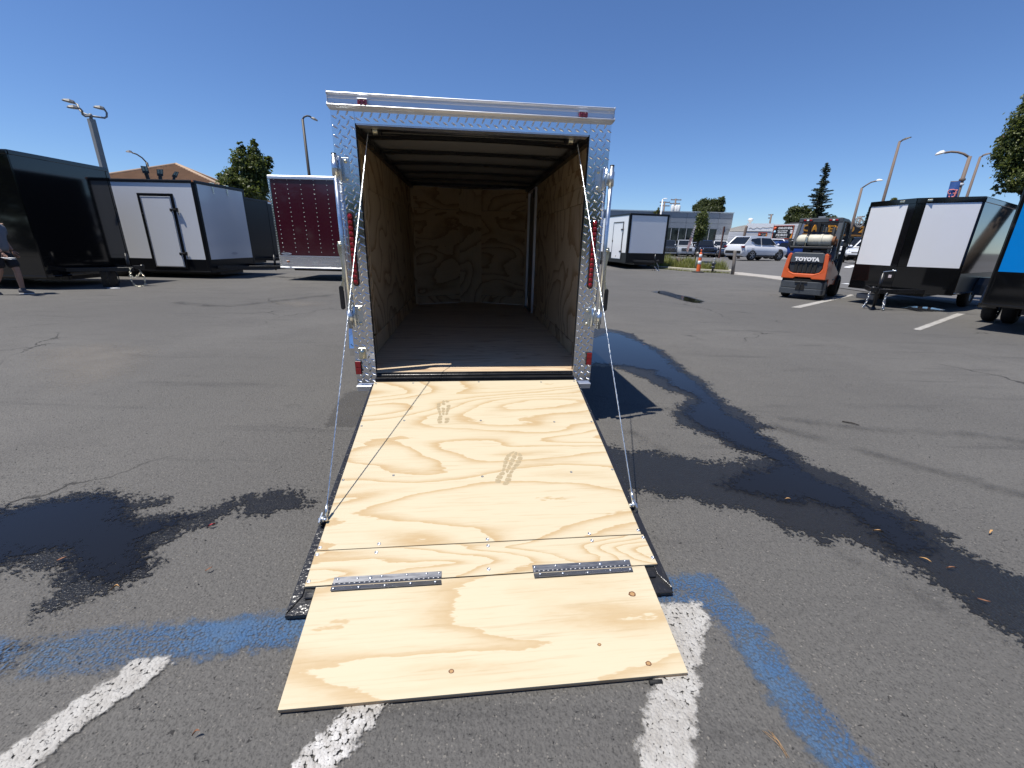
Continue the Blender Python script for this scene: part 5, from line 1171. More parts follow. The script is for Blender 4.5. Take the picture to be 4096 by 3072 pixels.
for a, b, w in ((zB(305,1086), zB(860,1106), 0.16), (zB(1840,1072), zB(1960,1068), 0.3), (zB(1830,1130), zB(1950,1122), 0.4), (zB(1820,1190), zB(1940,1180), 0.4), (zB(1800,1352), zB(1890,1348), 0.3), (zA(2140,1177), zA(2212,1180), 0.2)):
    lane(on_street(*a), on_street(*b), w)
# weeds and long grass on the island
M['grass'] = None
def leaf_mat(name, ca, cb, scale=1.5, trans=0.35):
    m, n, l, b, o = nt(name); g = NG(n, l); geo = n.new('ShaderNodeNewGeometry'); tc = n.new('ShaderNodeTexCoord')
    f = g.noise(tc.outputs['Object'], scale, 3, 0.6); f2 = g.math('ADD', g.math('MULTIPLY', geo.outputs['Random Per Island'], 0.6), g.math('MULTIPLY', f, 0.5))
    c = g.mix(g.step(f2, 0.2, 0.9), ca, cb); l.new(c, b.inputs['Base Color']); b.inputs['Roughness'].default_value = 0.45; b.inputs['Specular IOR Level'].default_value = 0.4
    t = n.new('ShaderNodeBsdfTranslucent'); l.new(g.mix(0.5, c, (cb[0]*1.3, cb[1]*1.5, cb[2]*0.6)), t.inputs['Color'])
    ms = n.new('ShaderNodeMixShader'); ms.inputs['Fac'].default_value = trans; l.new(b.outputs[0], ms.inputs[1]); l.new(t.outputs[0], ms.inputs[2]); l.new(ms.outputs[0], o.inputs['Surface'])
    return m
M['grass'] = leaf_mat('long_grass', (0.13, 0.155, 0.035), (0.30, 0.29, 0.10), 2.0)
def grass(name, poly, n, hlo, hhi, wid, seed, tall=None):
    rng = np.random.default_rng(seed); P = np.array(poly); lo, hi = P.min(0), P.max(0); pts = []
    while len(pts) < n:
        q = lo+rng.random((n, 2))*(hi-lo); ins = np.zeros(len(q), bool)
        for i in range(len(P)):
            a, b = P[i], P[(i+1) % len(P)]
            if a[1] != b[1]: ins ^= ((a[1] > q[:, 1]) != (b[1] > q[:, 1])) & (q[:, 0] < (b[0]-a[0])*(q[:, 1]-a[1])/(b[1]-a[1])+a[0])
        pts += q[ins].tolist()
    q = np.array(pts[:n]); v = []; f = []
    cl = rng.random(n)
    for i, (x, y) in enumerate(q):
        h = (hlo+(hhi-hlo)*rng.random()**1.6)*(0.55+0.9*(0.5+0.5*math.sin(x*2.1+1)*math.cos(y*1.7)))
        a = rng.random()*6.28; le = rng.random()*0.5*h; w = wid*(0.6+0.8*rng.random()); ca, sa = math.cos(a), math.sin(a); b = len(v); z0 = gh(x, y)
        v += [(x-sa*w, y+ca*w, z0), (x+sa*w, y-ca*w, z0), (x+ca*le*0.35+sa*w*0.7, y+sa*le*0.35-ca*w*0.7, z0+h*0.6), (x+ca*le*0.35-sa*w*0.7, y+sa*le*0.35+ca*w*0.7, z0+h*0.6), (x+ca*le, y+sa*le, z0+h)]
        f += [(b, b+1, b+2, b+3), (b+3, b+2, b+4)]
    me = bpy.data.meshes.new(name); me.from_pydata(v, [], f); me.materials.append(M['grass']); me.update()
    return tag(link_mesh(name, me), 'dry yellow-green weeds growing over the kerb island', 'weeds', kind='stuff')
isl = [(8.7,29.0),(9.45,27.6),(10.1,26.4),(10.8,25.7),(11.5,25.25),(12.25,24.95),(12.55,26.6),(11.8,29.4),(10.8,31.4)]
tag(flat('soil', isl, 0.05, mat('dry_soil', (0.20, 0.165, 0.10), 0.95, var=0.3)), kind='structure')
grass('weeds', isl, 9000, 0.15, 0.60, 0.012, 3)
ge = [(8.75,28.3),(9.4,27.1),(10.05,25.95),(10.8,25.35),(12.2,24.6),(12.0,24.4),(10.8,25.0),(9.9,25.9),(8.9,27.6)]
grass('weeds', ge, 1300, 0.03, 0.12, 0.010, 4)
# ------------------------------------------------------------------ trees
def scatter_leaves(cen, nrm, size, rng, aspect=0.55):
    n = len(cen); d = rng.normal(size=(n, 3)); d[:, 2] -= 0.55
    d -= nrm*(d*nrm).sum(1)[:, None]*0.6; d /= np.linalg.norm(d, axis=1)[:, None]
    r = rng.normal(size=(n, 3)); s = np.cross(d, nrm+r*0.5); s /= np.linalg.norm(s, axis=1)[:, None]+1e-9
    L = size*(0.6+0.8*rng.random(n))[:, None]
    v = np.stack([cen-d*L*0.5, cen+s*L*aspect*0.5, cen+d*L*0.5, cen-s*L*aspect*0.5], 1).reshape(-1, 3)
    return v
def leaf_object(name, v, m, parent, origin):
    n = len(v)//4; me = bpy.data.meshes.new(name)
    me.vertices.add(len(v)); me.vertices.foreach_set('co', (v-np.array(origin)).astype(np.float32).ravel())
    me.loops.add(4*n); me.loops.foreach_set('vertex_index', np.arange(4*n, dtype=np.int32))
    me.polygons.add(n); me.polygons.foreach_set('loop_start', np.arange(0, 4*n, 4, dtype=np.int32)); me.polygons.foreach_set('loop_total', np.full(n, 4, dtype=np.int32))
    me.materials.append(m); me.update(calc_edges=True); me.validate()
    return link_mesh(name, me, parent)
BARK = mat('bark', (0.11, 0.085, 0.065), 0.9, var=0.35, vscale=8, bump=0.6, bscale=18)
LEAF = {'mid': leaf_mat('leaf_mid', (0.045, 0.066, 0.018), (0.165, 0.185, 0.055), 0.7), 'dark': leaf_mat('leaf_dark', (0.034, 0.048, 0.018), (0.105, 0.120, 0.040), 0.5),
        'olive': leaf_mat('leaf_olive', (0.06, 0.070, 0.020), (0.19, 0.19, 0.06), 0.8), 'pine': leaf_mat('pine_needles', (0.022, 0.034, 0.020), (0.060, 0.076, 0.040), 0.5, 0.15)}
def px_frame(u, D):
    """vertical plane facing the viewer at distance D: returns pt(u,v)"""
    d = bearing(u, 900); b = Vector((d.x, d.y, 0)).normalized()
    def pt(uu, vv, off=0.0):
        w = bearing(uu, vv); t = (D+off)/(w.x*b.x+w.y*b.y); return CAM_P+w*t
    right = Vector((b.y, -b.x, 0))
    return pt, b, right
def tree(name, u0, D, blobs, n, leaf, lm, label, cat='tree', group=None, trunk_r=0.14, clump=0.16, base_uv=None, seed=1, depth=1.0):
    pt, b, right = px_frame(u0, D); rng = np.random.default_rng(seed)
    base = pt(*(base_uv or (u0, 1000))); z0 = gh(base.x, base.y); base = Vector((base.x, base.y, z0))
    root = thing(name, base, 0, label, cat, group)
    n = int(n*2.6); leaf = leaf*0.66
    vs = []; B = []
    for (u, v, ru, rv) in blobs:
        c = pt(u, v); rx = (pt(u+ru, v)-c).length; rz = (pt(u, v+rv)-c).length; B.append((c, rx, rz))
    wsum = sum(rx*rz for _, rx, rz in B)
    for (c, rx, rz) in B:
        k = max(60, int(n*rx*rz/wsum)); nc = max(10, k//26)
        dr = rng.normal(size=(nc, 3)); dr /= np.linalg.norm(dr, axis=1)[:, None]
        rad = 0.45+0.55*rng.random(nc)**0.55
        ax = np.array([rx, max(rx, 0.4*rz)*depth, rz])
        loc = dr*rad[:, None]*ax
        R3 = np.array([[right.x, right.y, 0], [b.x, b.y, 0], [0, 0, 1]])
        cc = loc@R3+np.array(c); outn = dr@R3
        pick = rng.integers(0, nc, k); cs = clump*(rx+rz)*0.5*(0.5+rng.random(nc))
        p = cc[pick]+rng.normal(size=(k, 3))*cs[pick][:, None]*np.array([1, 1, 0.75])
        nn = outn[pick]+rng.normal(size=(k, 3))*0.6+np.array([0, 0, 0.35]); nn /= np.linalg.norm(nn, axis=1)[:, None]
        vs.append(scatter_leaves(p, nn, leaf, rng))
    leaf_object('crown', np.concatenate(vs), LEAF[lm], root, base)
    mb = MB(); top = max(c.z for c, _, _ in B)-base.z; cx = [c-base for c, _, _ in B]
    c0 = cx[0]; fork = Vector((c0.x*0.5, c0.y*0.5, max(0.5, min(c.z-rz for (c, _, rz) in [(q[0]-base, q[1], q[2]) for q in B])+0.2)))
    mb.tube([(0,0,-0.05), fork*0.5+Vector((0.03,0,0)), fork], [trunk_r*1.25, trunk_r, trunk_r*0.85], 10)
    for c in cx: mb.tube([fork*0.98, fork*0.5+c*0.5+Vector((0.1,0.05,0)), c+Vector((0,0,0.2))], [trunk_r*0.7, trunk_r*0.45, trunk_r*0.12], 7)
    mb.build('trunk', BARK, root)
    return root
s_ = 650/2212
tree('leafy_tree', 970, 33, [(*zG(1765,430), 130*s_, 250*s_), (*zG(1950,420), 140*s_, 270*s_), (*zG(1620,610), 170*s_, 180*s_), (*zG(2050,560), 120*s_, 260*s_), (*zG(1860,720), 260*s_, 170*s_), (*zG(1500,600), 70*s_, 110*s_), (*zG(1748,150), 55*s_, 95*s_), (*zG(1935,115), 50*s_, 95*s_), (*zG(2120,330), 60*s_, 90*s_)], 6500, 0.26, 'mid', 'broad leafy tree with two pointed tops behind the maroon trailer', seed=11, clump=0.13)
sA = 580/2212; sB = 580/2187; sC = 736/2035; sD_ = 746/2212
tree('round_tree', zA(1570,0)[0], 78, [(*zA(1500,225), 110*sA, 90*sA), (*zA(1640,235), 100*sA, 90*sA), (*zA(1762,190), 60*sA, 95*sA), (*zA(1400,270), 65*sA, 60*sA), (*zA(1560,310), 190*sA, 70*sA), (*zA(1745,290), 80*sA, 70*sA)], 5600, 0.36, 'dark', 'clumped dark tree rising behind the grey showroom roof', seed=12)
tree('columnar_tree', zA(1440,0)[0], 33, [(*zA(1480,460), 85*sA, 130*sA), (*zA(1465,600), 95*sA, 140*sA), (*zA(1420,700), 70*sA, 80*sA), (*zA(1500,390), 60*sA, 60*sA)], 3800, 0.15, 'mid', 'slim columnar street tree in front of the showroom windows', seed=13, trunk_r=0.06, base_uv=zA(1385,1000))
tree('round_tree', zB(1120,0)[0], 76, [(*zB(1040,270), 95*sB, 95*sB), (*zB(1170,265), 120*sB, 95*sB), (*zB(1280,310), 70*sB, 80*sB), (*zB(960,335), 70*sB, 50*sB), (*zB(1120,360), 200*sB, 80*sB), (*zB(1040,420), 150*sB, 60*sB)], 5600, 0.36, 'dark', 'low broad tree to the left of the tall pine', seed=14)
tree('small_tree', zB(1590,0)[0], 92, [(*zB(1550,345), 50*sB, 28*sB), (*zB(1640,348), 55*sB, 30*sB)], 700, 0.36, 'dark', 'tuft of tree showing over the forklift cage', seed=15)
tree('small_tree', zC(590,0)[0], 60, [(*zC(595,120), 40*sC, 32*sC)], 500, 0.22, 'olive', 'yellowish treetop peeking over the V-nosed white trailer', seed=16)
tree('big_tree', 4140, 19, [(4120,480,90,90), (4075,590,95,120), (4190,600,150,170), (4110,710,120,80), (4030,620,60,90), (4180,760,110,50), (4150,400,70,60), (4000,575,28,30), (3985,760,22,22)], 8500, 0.115, 'mid', 'large glossy-leaved tree cut off by the right edge of the photo', seed=17, clump=0.11, trunk_r=0.16, base_uv=(4230,1150))
tree('round_tree', zC(1900,0)[0], 46, [(*zC(1900,270), 95*sC, 70*sC), (*zC(1820,310), 80*sC, 45*sC), (*zC(1990,290), 70*sC, 60*sC)], 3000, 0.26, 'olive', 'rounded tree above the pale building beside the blue trailer', seed=18)
tree('small_tree', zA(800,0)[0], 62, [(*zA(810,315), 22*sA, 40*sA), (*zA(770,345), 35*sA, 20*sA)], 400, 0.2, 'olive', 'thin treetop in front of the showroom next to the white lamp pole', seed=19)
def pine(name, u_top, v_top, u_bot, v_bot, D, half_px, label, seed, n_lev=30):
    pt, b, right = px_frame(u_bot, D); rng = np.random.default_rng(seed); rnd = random.Random(seed)
    top = pt(u_top, v_top); bot = pt(u_bot, v_bot); z0 = gh(bot.x, bot.y); base = Vector((bot.x, bot.y, z0)); R_ = (pt(u_bot+half_px, v_bot)-bot).length
    root = thing(name, base, 0, label, 'tree'); vs = []; mb = MB()
    mb.tube([(0,0,0), (top-base)*0.6, top-base], [0.35, 0.2, 0.03], 8)
    for i in range(n_lev):
        t = i/n_lev; c = bot+(top-bot)*t; rr = R_*((1-t)**0.75*0.92+0.06)*rnd.choice((0.45, 0.75, 1.0, 1.15))
        for k in range(8):
            a = rnd.random()*6.283; L = rr*(0.35+0.8*rnd.random()); d = Vector((math.cos(a), math.sin(a), 0)); tip = c+d*L+Vector((0,0,0.10*L))
            mb.tube([c-base, (c+d*L*0.6-Vector((0,0,0.06*L)))-base, tip-base], [0.05, 0.035, 0.01], 4, cap=False)
            m = int(50+60*(1-t)); q = rng.random(m)**0.7
            p = np.array(c)+np.outer(q, np.array(tip-c))+rng.normal(size=(m, 3))*np.array([0.16,0.16,0.10])*R_*0.28*(1.1-q[:, None]*0.5)*(1-t*0.6)
            nn = rng.normal(size=(m, 3))*0.5+np.array([0,0,1]); nn /= np.linalg.norm(nn, axis=1)[:, None]; vs.append(scatter_leaves(p, nn, 0.26, rng, 0.35))
    leaf_object('crown', np.concatenate(vs), LEAF['pine'], root, base); mb.build('trunk', BARK, root); return root
pine('pine_tree', *z2(1187,258), *z2(1125,560), 82, 84*0.767, 'tall dark pine leaning slightly above the repair shop', 21)
pine('pine_tree', *zC(345,180), *zC(300,370), 66, 42*sC, 'dark conifer mostly hidden behind the V-nosed white trailer', 22, 16)
# ------------------------------------------------------------------ poles and lamps
M['pole'] = mat('galvanised_pole', (0.30, 0.29, 0.27), 0.55, 0.3, var=0.15, vscale=3)
M['pole_brown'] = mat('weathered_brown_pole', (0.17, 0.125, 0.10), 0.7, var=0.2, vscale=4)
M['pole_dark'] = mat('dark_bronze_pole', (0.06, 0.052, 0.045), 0.55, 0.2, var=0.15)
M['timber'] = mat('grey_timber', (0.21, 0.185, 0.16), 0.9, var=0.3, vscale=9, bump=0.5, bscale=24, stretch=(1,1,0.15))
M['lamp_glass'] = mat('lamp_glass', (0.72, 0.72, 0.70), 0.25)
def lamp(name, D, top_uv, m, label, cat, arms, heads, r=0.075, square=False, group=None, base_r=None, sink=0.0):
    """pole standing on the ground below top_uv; arms and heads traced in the pole's own plane, each with real thickness"""
    pt, b, right = px_frame(top_uv[0], D); t = pt(*top_uv); base = Vector((t.x, t.y, gh(t.x, t.y)-sink)); root = thing(name, base, 0, label, cat, group)
    mb = MB()
    if square: mb.box((0, 0, (t.z-base.z)/2), (2*r, 2*r, t.z-base.z), 0, None, math.atan2(right.y, right.x)+0.5)
    else: mb.tube([(0,0,0), (0,0,(t.z-base.z)*0.5), (0,0,t.z-base.z)], [base_r or r*1.25, r*1.1, r*0.85], 10)
    mb.build('pole', m, root)
    for (path, rr, off) in arms:
        mb = MB(); n = len(path); mb.tube([pt(*q, off*i/(max(1, n-1)))-base for i, q in enumerate(path)], rr, 8); mb.build('arm', m, root)
    for h in heads:
        (a, c, w, th, off, mm) = h; p = pt(*a, off)-base; q = pt(*c, off)-base; d = q-p; L = d.length; d.normalize(); s = d.cross(Vector((0,0,1))).normalized(); up = s.cross(d).normalized()
        mb = MB(); st = [(0.0,0.35,0.35),(0.12,0.8,0.9),(0.45,1.0,1.0),(0.85,0.8,0.6),(1.0,0.25,0.2)]; vs = []
        for (tt, ww, hh) in st:
            c_ = p+d*L*tt
            vs += [c_-s*w/2*ww+up*0, c_-s*w/2*ww*0.7+up*th*hh, c_+s*w/2*ww*0.7+up*th*hh, c_+s*w/2*ww]
        fs = []
        for i in range(len(st)-1):
            for k in range(4): fs.append((i*4+k, i*4+(k+1) % 4, (i+1)*4+(k+1) % 4, (i+1)*4+k))
        fs += [(3,2,1,0), tuple(range(len(vs)-4, len(vs)))]
        mb.add(vs, fs); hd = mb.build('lamp_head', mm, root, 0.01)
        mb = MB(); mb.add([p+d*L*0.15-s*w*0.3-up*0.006, p+d*L*0.85-s*w*0.25-up*0.006, p+d*L*0.85+s*w*0.25-up*0.006, p+d*L*0.15+s*w*0.3-up*0.006], [(0,1,2,3)]); mb.build('lens', M['lamp_glass'], hd)
    return root, pt, base, right, b
PB, PD, PG = M['pole_brown'], M['pole_dark'], M['pole']
lamp('street_lamp', 26, zH(572,452), PG, 'three-headed square lamp post rising behind the glossy black trailer', 'lamp post',
     [([zH(572,452), zH(566,395), zH(552,362)], 0.055, 0), ([zH(566,400), zH(480,370), zH(410,335), zH(365,285), zH(350,215), zH(300,182)], 0.035, 0.7), ([zH(560,402), zH(470,405), zH(425,372), zH(418,310), zH(385,275)], 0.035, -0.9), ([zH(580,402), zH(700,418), zH(800,434), zH(838,412), zH(838,345), zH(800,290)], 0.035, 0.2)],
     [(zH(310,195), zH(66,128), 0.34, 0.10, 0.7, PG), (zH(370,283), zH(155,252), 0.34, 0.10, -0.9, PG), (zH(815,300), zH(606,250), 0.34, 0.10, 0.2, PG)], r=0.095, square=True)
lamp('street_lamp', 55, zH(1518,1190), PD, 'thin curved-arm street lamp over the tiled roof', 'street lamp', [([zH(1518,1195), zH(1440,1112), zH(1350,1052), zH(1265,1022)], 0.06, 0)], [(zH(1275,1024), zH(1160,1010), 0.4, 0.16, 0, PG)], r=0.12)
lamp('street_lamp', 31, z1(1912,200), PD, 'dark hooked lamp post behind the maroon trailer', 'lamp post', [([z1(1912,202), z1(1922,186), z1(1940,179), z1(1958,182), z1(1974,196)], 0.045, 0)], [(z1(1966,194), z1(2009,213), 0.34, 0.09, 0, PG)], r=0.085)
lamp('street_lamp', 58, zA(880,145), M['white_paint'], 'white lamp pole on the showroom forecourt', 'lamp post', [([zA(880,150), zA(886,140), zA(905,137)], 0.06, 0)], [(zA(890,138), zA(956,137), 0.3, 0.10, 0, M['white_paint'])], r=0.09)
lamp('street_lamp', 52, zD(290,1042), PB, 'street lamp with its curved arm, standing behind the forklift', 'street lamp', [([zD(290,1045), zD(340,1010), zD(400,975), zD(470,958)], 0.06, 0)], [(zD(455,962), zD(540,955), 0.42, 0.15, 0, M['white_paint'])], r=0.11)
lamp('street_lamp', 40, zD(737,495), PB, 'tall lamp post with a short straight head, the highest on the right', 'lamp post', [([zD(730,530), zD(738,492), zD(765,485)], 0.06, 0)], [(zD(755,488), zD(882,440), 0.34, 0.08, 0, PD)], r=0.085, base_r=0.14)
r_, pt_, bs_, rt_, bb_ = lamp('street_lamp', 36, zD(1572,668), PB, 'street lamp carrying a blue banner above the V-nosed trailer', 'street lamp', [([zD(1570,685), zD(1500,640), zD(1430,620), zD(1350,614), zD(1270,626)], 0.055, 0)], [(zD(1280,624), zD(1155,657), 0.42, 0.15, 0, M['white_paint'])], r=0.10)
for vv in (945, 1000):
    mb = MB(); q = pt_(*zD(1480, vv))-bs_; mb.lathe([(0.13,-0.06),(0.15,0),(0.13,0.06)], (0, 0, q.z), (0,0,1), 10); mb.build('clamp', PB if vv < 990 else M['white_paint'], r_)
BN = thing('banner', bs_, 0, 'blue street banner with a pink script letter F, hung from the lamp post', 'banner')
bq = [pt_(*zD(*q), -0.14)-bs_ for q in [(1341,970), (1462,962), (1395,1250), (1262,1252)]]
M['banner_blue'] = mat('banner_blue', (0.035, 0.105, 0.33), 0.7, var=0.12, vscale=2)
M['banner_pink'] = mat('banner_pink', (0.75, 0.24, 0.22), 0.6, var=0.05)
mb = MB(); nb = 8; vs = []
for j in range(nb+1):
    for i in range(5):
        a = bq[0].lerp(bq[1], i/4); c = bq[3].lerp(bq[2], i/4); p = a.lerp(c, j/nb)+bb_*(0.03*math.sin(i*1.3+j*0.6)); vs.append(p)
mb.add(vs, [(j*5+i, j*5+i+1, (j+1)*5+i+1, (j+1)*5+i) for j in range(nb) for i in range(4)], 0, True); cl = mb.build('cloth', M['banner_blue'], BN)
def stroke(pts, r, parent, m, name='lettering'):
    mb = MB(); mb.tube([pt_(*zD(*q), -0.20)-bs_ for q in pts], r, 6); mb.build(name, m, parent)
stroke([(1345,1105),(1322,1118),(1310,1102),(1312,1080),(1335,1064),(1375,1062),(1412,1072)], 0.028, cl, M['banner_pink'])
stroke([(1424,1064),(1412,1074),(1402,1100),(1390,1135),(1372,1150),(1350,1148)], 0.036, cl, M['banner_pink'])
stroke([(1368,1108),(1395,1106),(1416,1104)], 0.026, cl, M['banner_pink'])
stroke([(1320,1138),(1326,1150),(1318,1175),(1330,1190),(1345,1170)], 0.026, cl, M['banner_pink'])
for vv in ((1341,970,1470,962),):
    mb = MB(); mb.tube([pt_(*zD(vv[0],vv[1]))-bs_, pt_(*zD(vv[2]+15,vv[3]))-bs_], 0.03, 6); mb.build('arm', PB, BN)
lamp('street_lamp', 46, zD(1694,675), PB, 'lamp post half hidden by the big tree on the right', 'lamp post', [([zD(1688,705), zD(1696,675), zD(1725,665)], 0.06, 0)], [(zD(1710,668), zD(1830,630), 0.36, 0.09, 0, PB)], r=0.085)
def utility(D, top, bars, label, trans=(), r=0.16):
    pt, b, right = px_frame(top[0], D); t = pt(*top); base = Vector((t.x, t.y, gh(t.x, t.y))); root = thing('utility_pole', base, 0, label, 'utility pole', 'wooden utility poles on the skyline')
    mb = MB(); mb.tube([(0,0,0), (0,0,t.z-base.z)], [r*1.2, r*0.8], 8); mb.build('pole', PB, root)
    for (a, c) in bars:
        p = pt(*a)-base; q = pt(*c)-base; mb = MB(); mb.bar(p, q, 0.12, 0.14); cr = mb.build('crossarm', PB, root)
        mb = MB()
        for k in range(4): w = p.lerp(q, 0.06+0.29*k); mb.lathe([(0.025,0),(0.035,0.03),(0.022,0.06),(0.03,0.08),(0.0,0.10)], w+Vector((0,0,0.07)), (0,0,1), 8)
        mb.build('insulators', PG, cr, kind='stuff')
    for q in trans:
        mb = MB(); p = pt(*q, -0.4)-base; mb.lathe([(0,-0.5),(0.26,-0.5),(0.28,-0.4),(0.28,0.45),(0.2,0.55),(0,0.6)], p, (0,0,1), 12); mb.build('transformer', M['lamp_glass'], root)
    return root
utility(82, zA(912,172), [(zA(836,187), zA(992,189)), (zA(834,241), zA(986,243))], 'utility pole with two crossarms, left of the pair over the showroom')
utility(80, zA(1082,132), [(zA(1004,149), zA(1166,152)), (zA(990,207), zA(1146,209))], 'utility pole with transformers, right of the pair over the showroom', (zA(1030,283), zA(1086,290), zA(1122,290)))
utility(88, zB(703,292), [(zB(655,302), zB(730,298)), (zB(650,350), zB(705,345))], 'utility pole above the repair shop roof vent')
utility(84, zB(2052,322), [(zB(1992,336), zB(2110,326))], 'utility pole behind the wire ring on the orange-lettered building')
# floodlights on posts behind the white trailer
for (hq, stem, tilt, lab) in (([(380,385),(476,396),(505,490),(410,486)], (488,558), 0.25, 'leftmost of three floodlights over the white trailer roof'), ([(598,430),(690,433),(692,528),(606,520)], (648,562), 0.0, 'middle floodlight over the white trailer roof, facing straight on'), ([(848,462),(906,470),(872,552),(802,530)], (828,566), -0.5, 'tilted floodlight, rightmost of the three over the white trailer roof')):
    uu, vv = zG(*stem); pt, b, right = px_frame(uu, 25.5); t = pt(uu, vv); base = Vector((t.x, t.y, 0)); FLD = thing('floodlight', base, 0, lab, 'floodlight', 'floodlights over the white trailer')
    mb = MB(); mb.tube([(0,0,0), (0,0,t.z)], 0.04, 8); mb.build('pole', M['black_steel'], FLD)
    q = [pt(*zG(*p))-base for p in hq]; c = (q[0]+q[1]+q[2]+q[3])/4
    mb = MB(); mb.bar((0,0,t.z-0.1), (q[2]+q[3])/2, 0.10, 0.10); mb.build('bracket', M['black_steel'], FLD)
    mb = MB(); mb.add([p-b*0.05 for p in q]+[p+b*0.07 for p in q], [(0,1,2,3),(7,6,5,4),(0,4,5,1),(1,5,6,2),(2,6,7,3),(3,7,4,0)]); hs = mb.build('housing', M['black_steel'], FLD, 0.01)
    def ip(a, d): return (q[0].lerp(q[1], a)).lerp(q[3].lerp(q[2], a), d)-b*0.056
    for (a0, a1) in ((0.10, 0.44), (0.56, 0.90)):
        mb = MB(); mb.add([ip(a0,0.10), ip(a1,0.10), ip(a1,0.66), ip(a0,0.66)], [(0,1,2,3)]); mb.build('led_panel', M['led'] if 'led' in M else M.setdefault('led', mat('led_panel', (0.42, 0.40, 0.28), 0.4, var=0.2, vscale=30)), hs)
# ------------------------------------------------------------------ house with the tiled hip roof
pt, b, right = px_frame(zG(870,380)[0], 52)
ap = pt(*zG(870,380)); toward = -b; hd = Vector((right*1.8+toward*4.2)).normalized(); hl = Vector((right*-4.2+toward*1.8)).normalized()
HS = thing('house', (ap.x, ap.y, 0), 0, 'tan tiled hip roof of a building behind the white trailer', 'house')
A_ = Vector((0, 0, ap.z)); Rd = 9.5; dz = 0.30*Rd; cor = [hd*Rd, hl*Rd, -hd*Rd, -hl*Rd]; cor = [Vector((c.x, c.y, ap.z-dz)) for c in cor]
M['tile'] = mat('tan_roof_tile', (0.40, 0.285, 0.195), 0.85, var=0.22, vscale=1.6, bump=0.4, bscale=12)
M['stucco'] = mat('stucco', (0.45, 0.40, 0.33), 0.9, var=0.1)
mb = MB(); mb.prism([(c.x*0.93, c.y*0.93) for c in cor], lambda a, b_, h: Vector((a, b_, h)), 0, ap.z-dz); mb.build('wall', M['stucco'], HS)
mb = MB(); mb.add([A_-Vector((0,0,0.12))]+[c-Vector((0,0,0.12)) for c in cor], [(0,1,2),(0,2,3),(0,3,4),(0,4,1),(4,3,2,1)]); rf = mb.build('roof', M['stucco'], HS)
NC = 24
for fi_, (p, q) in enumerate(((cor[0], cor[1]), (cor[3], cor[0]), (cor[1], cor[2]), (cor[2], cor[3]))):
    nn = (p-A_).cross(q-A_).normalized()
    if nn.z < 0: nn = -nn
    if fi_ > 1: NCc = 1
    for k in range(NC if fi_ < 2 else 1):
        t0, t1 = (k/NC, (k+1.25)/NC) if fi_ < 2 else (0.02, 1.0)
        a0 = A_.lerp(p, t0)+nn*0.01; a1 = A_.lerp(q, t0)+nn*0.01; b0 = A_.lerp(p, min(1, t1))+nn*0.17; b1 = A_.lerp(q, min(1, t1))+nn*0.17
        mb = MB(); mb.add([a0, a1, b1, b0, b0-nn*0.15, b1-nn*0.15], [(0,1,2,3), (3,2,5,4), (0,3,4), (1,5,2)]); mb.build('tile_course', M['tile'], rf)
for c in cor[:2]+[cor[3]]:
    mb = MB(); mb.tube([A_+Vector((0,0,0.1)), c+Vector((0,0,0.14))], 0.13, 7); mb.build('ridge_tiles', M['tile'], rf)
# ------------------------------------------------------------------ grey showroom across the street
M['panel_grey'] = mat('grey_cladding', (0.27, 0.29, 0.315), 0.45, 0.0, var=0.06, vscale=0.8)
M['panel_pale'] = mat('pale_cladding', (0.50, 0.52, 0.54), 0.5, var=0.05)
M['shop_glass'] = mat('shop_glass', (0.012, 0.015, 0.016), 0.06, var=0.4, vscale=1.5)
M['mullion'] = mat('mullion', (0.55, 0.56, 0.57), 0.4, 0.3, var=0.03)
def frontage(name, p0, p1, label, cat):
    d = Vector((p1.x-p0.x, p1.y-p0.y, 0)); L = d.length; return thing(name, (p0.x, p0.y, 0.0), math.atan2(d.y, d.x), label, cat), L
YB = 60; e1 = AT(*zA(1965,345), YB); e0 = AT(*zA(70,292), YB-0.5); dirv = Vector((e1.x-e0.x, e1.y-e0.y, 0)).normalized(); p0 = Vector((e1.x, e1.y, 0))-dirv*31
SR, L_ = frontage('car_showroom', p0, e1, 'long grey-panelled car showroom with a band of dark glass across the street', 'showroom')
zt = e1.z; rw = 0.665; pw = 2.15
# local: x along the facade, -y towards the viewer
mb = MB(); mb.box((L_/2, 6.06, zt/2-0.05), (L_, 12, zt-0.1)); mb.build('wall', M['panel_pale'], SR)
mb = MB(); mb.box((L_/2, 0.0, zt-0.03), (L_+0.1, 0.3, 0.07)); mb.build('parapet_cap', M['mullion'], SR)
wz = zt-0.08-3*rw
for r in range(3):
    x = L_-1.88
    xs = [L_]+[L_-1.88-k*pw for k in range(14)]
    for xa, xb in zip(xs[1:], xs):
        mb = MB(); mb.box(((xa+xb)/2, 0.0, zt-0.08-(r+0.5)*rw), (xb-xa-0.03, 0.10, rw-0.03)); mb.build('facade_panel', M['panel_grey'], SR)
for k in range(5):
    mb = MB(); mb.box((L_-0.95, 0.0, wz-(k+0.5)*0.66), (1.88-0.03, 0.10, 0.63)); mb.build('facade_panel', M['panel_pale' if k % 2 else 'panel_grey'], SR)
gx = L_-1.9; ph = 1.72
for k in range(13):
    xa = gx-(k+1)*1.02; xb = gx-k*1.02
    for (za, zb) in ((wz-ph, wz-0.02), (0.15, wz-ph-0.12)):
        mb = MB(); mb.box(((xa+xb)/2, 0.03, (za+zb)/2), (xb-xa-0.055, 0.03, zb-za-0.015)); mb.build('window_pane', M['shop_glass'], SR)
    mb = MB(); mb.box((xa, 0.0, (wz+0.1)/2), (0.055, 0.12, wz-0.1)); mb.build('mullion', M['mullion'], SR)
mb = MB(); mb.box((gx-6.6, -0.002, wz-ph-0.06), (13.2, 0.13, 0.10)); mb.build('transom', M['mullion'], SR)
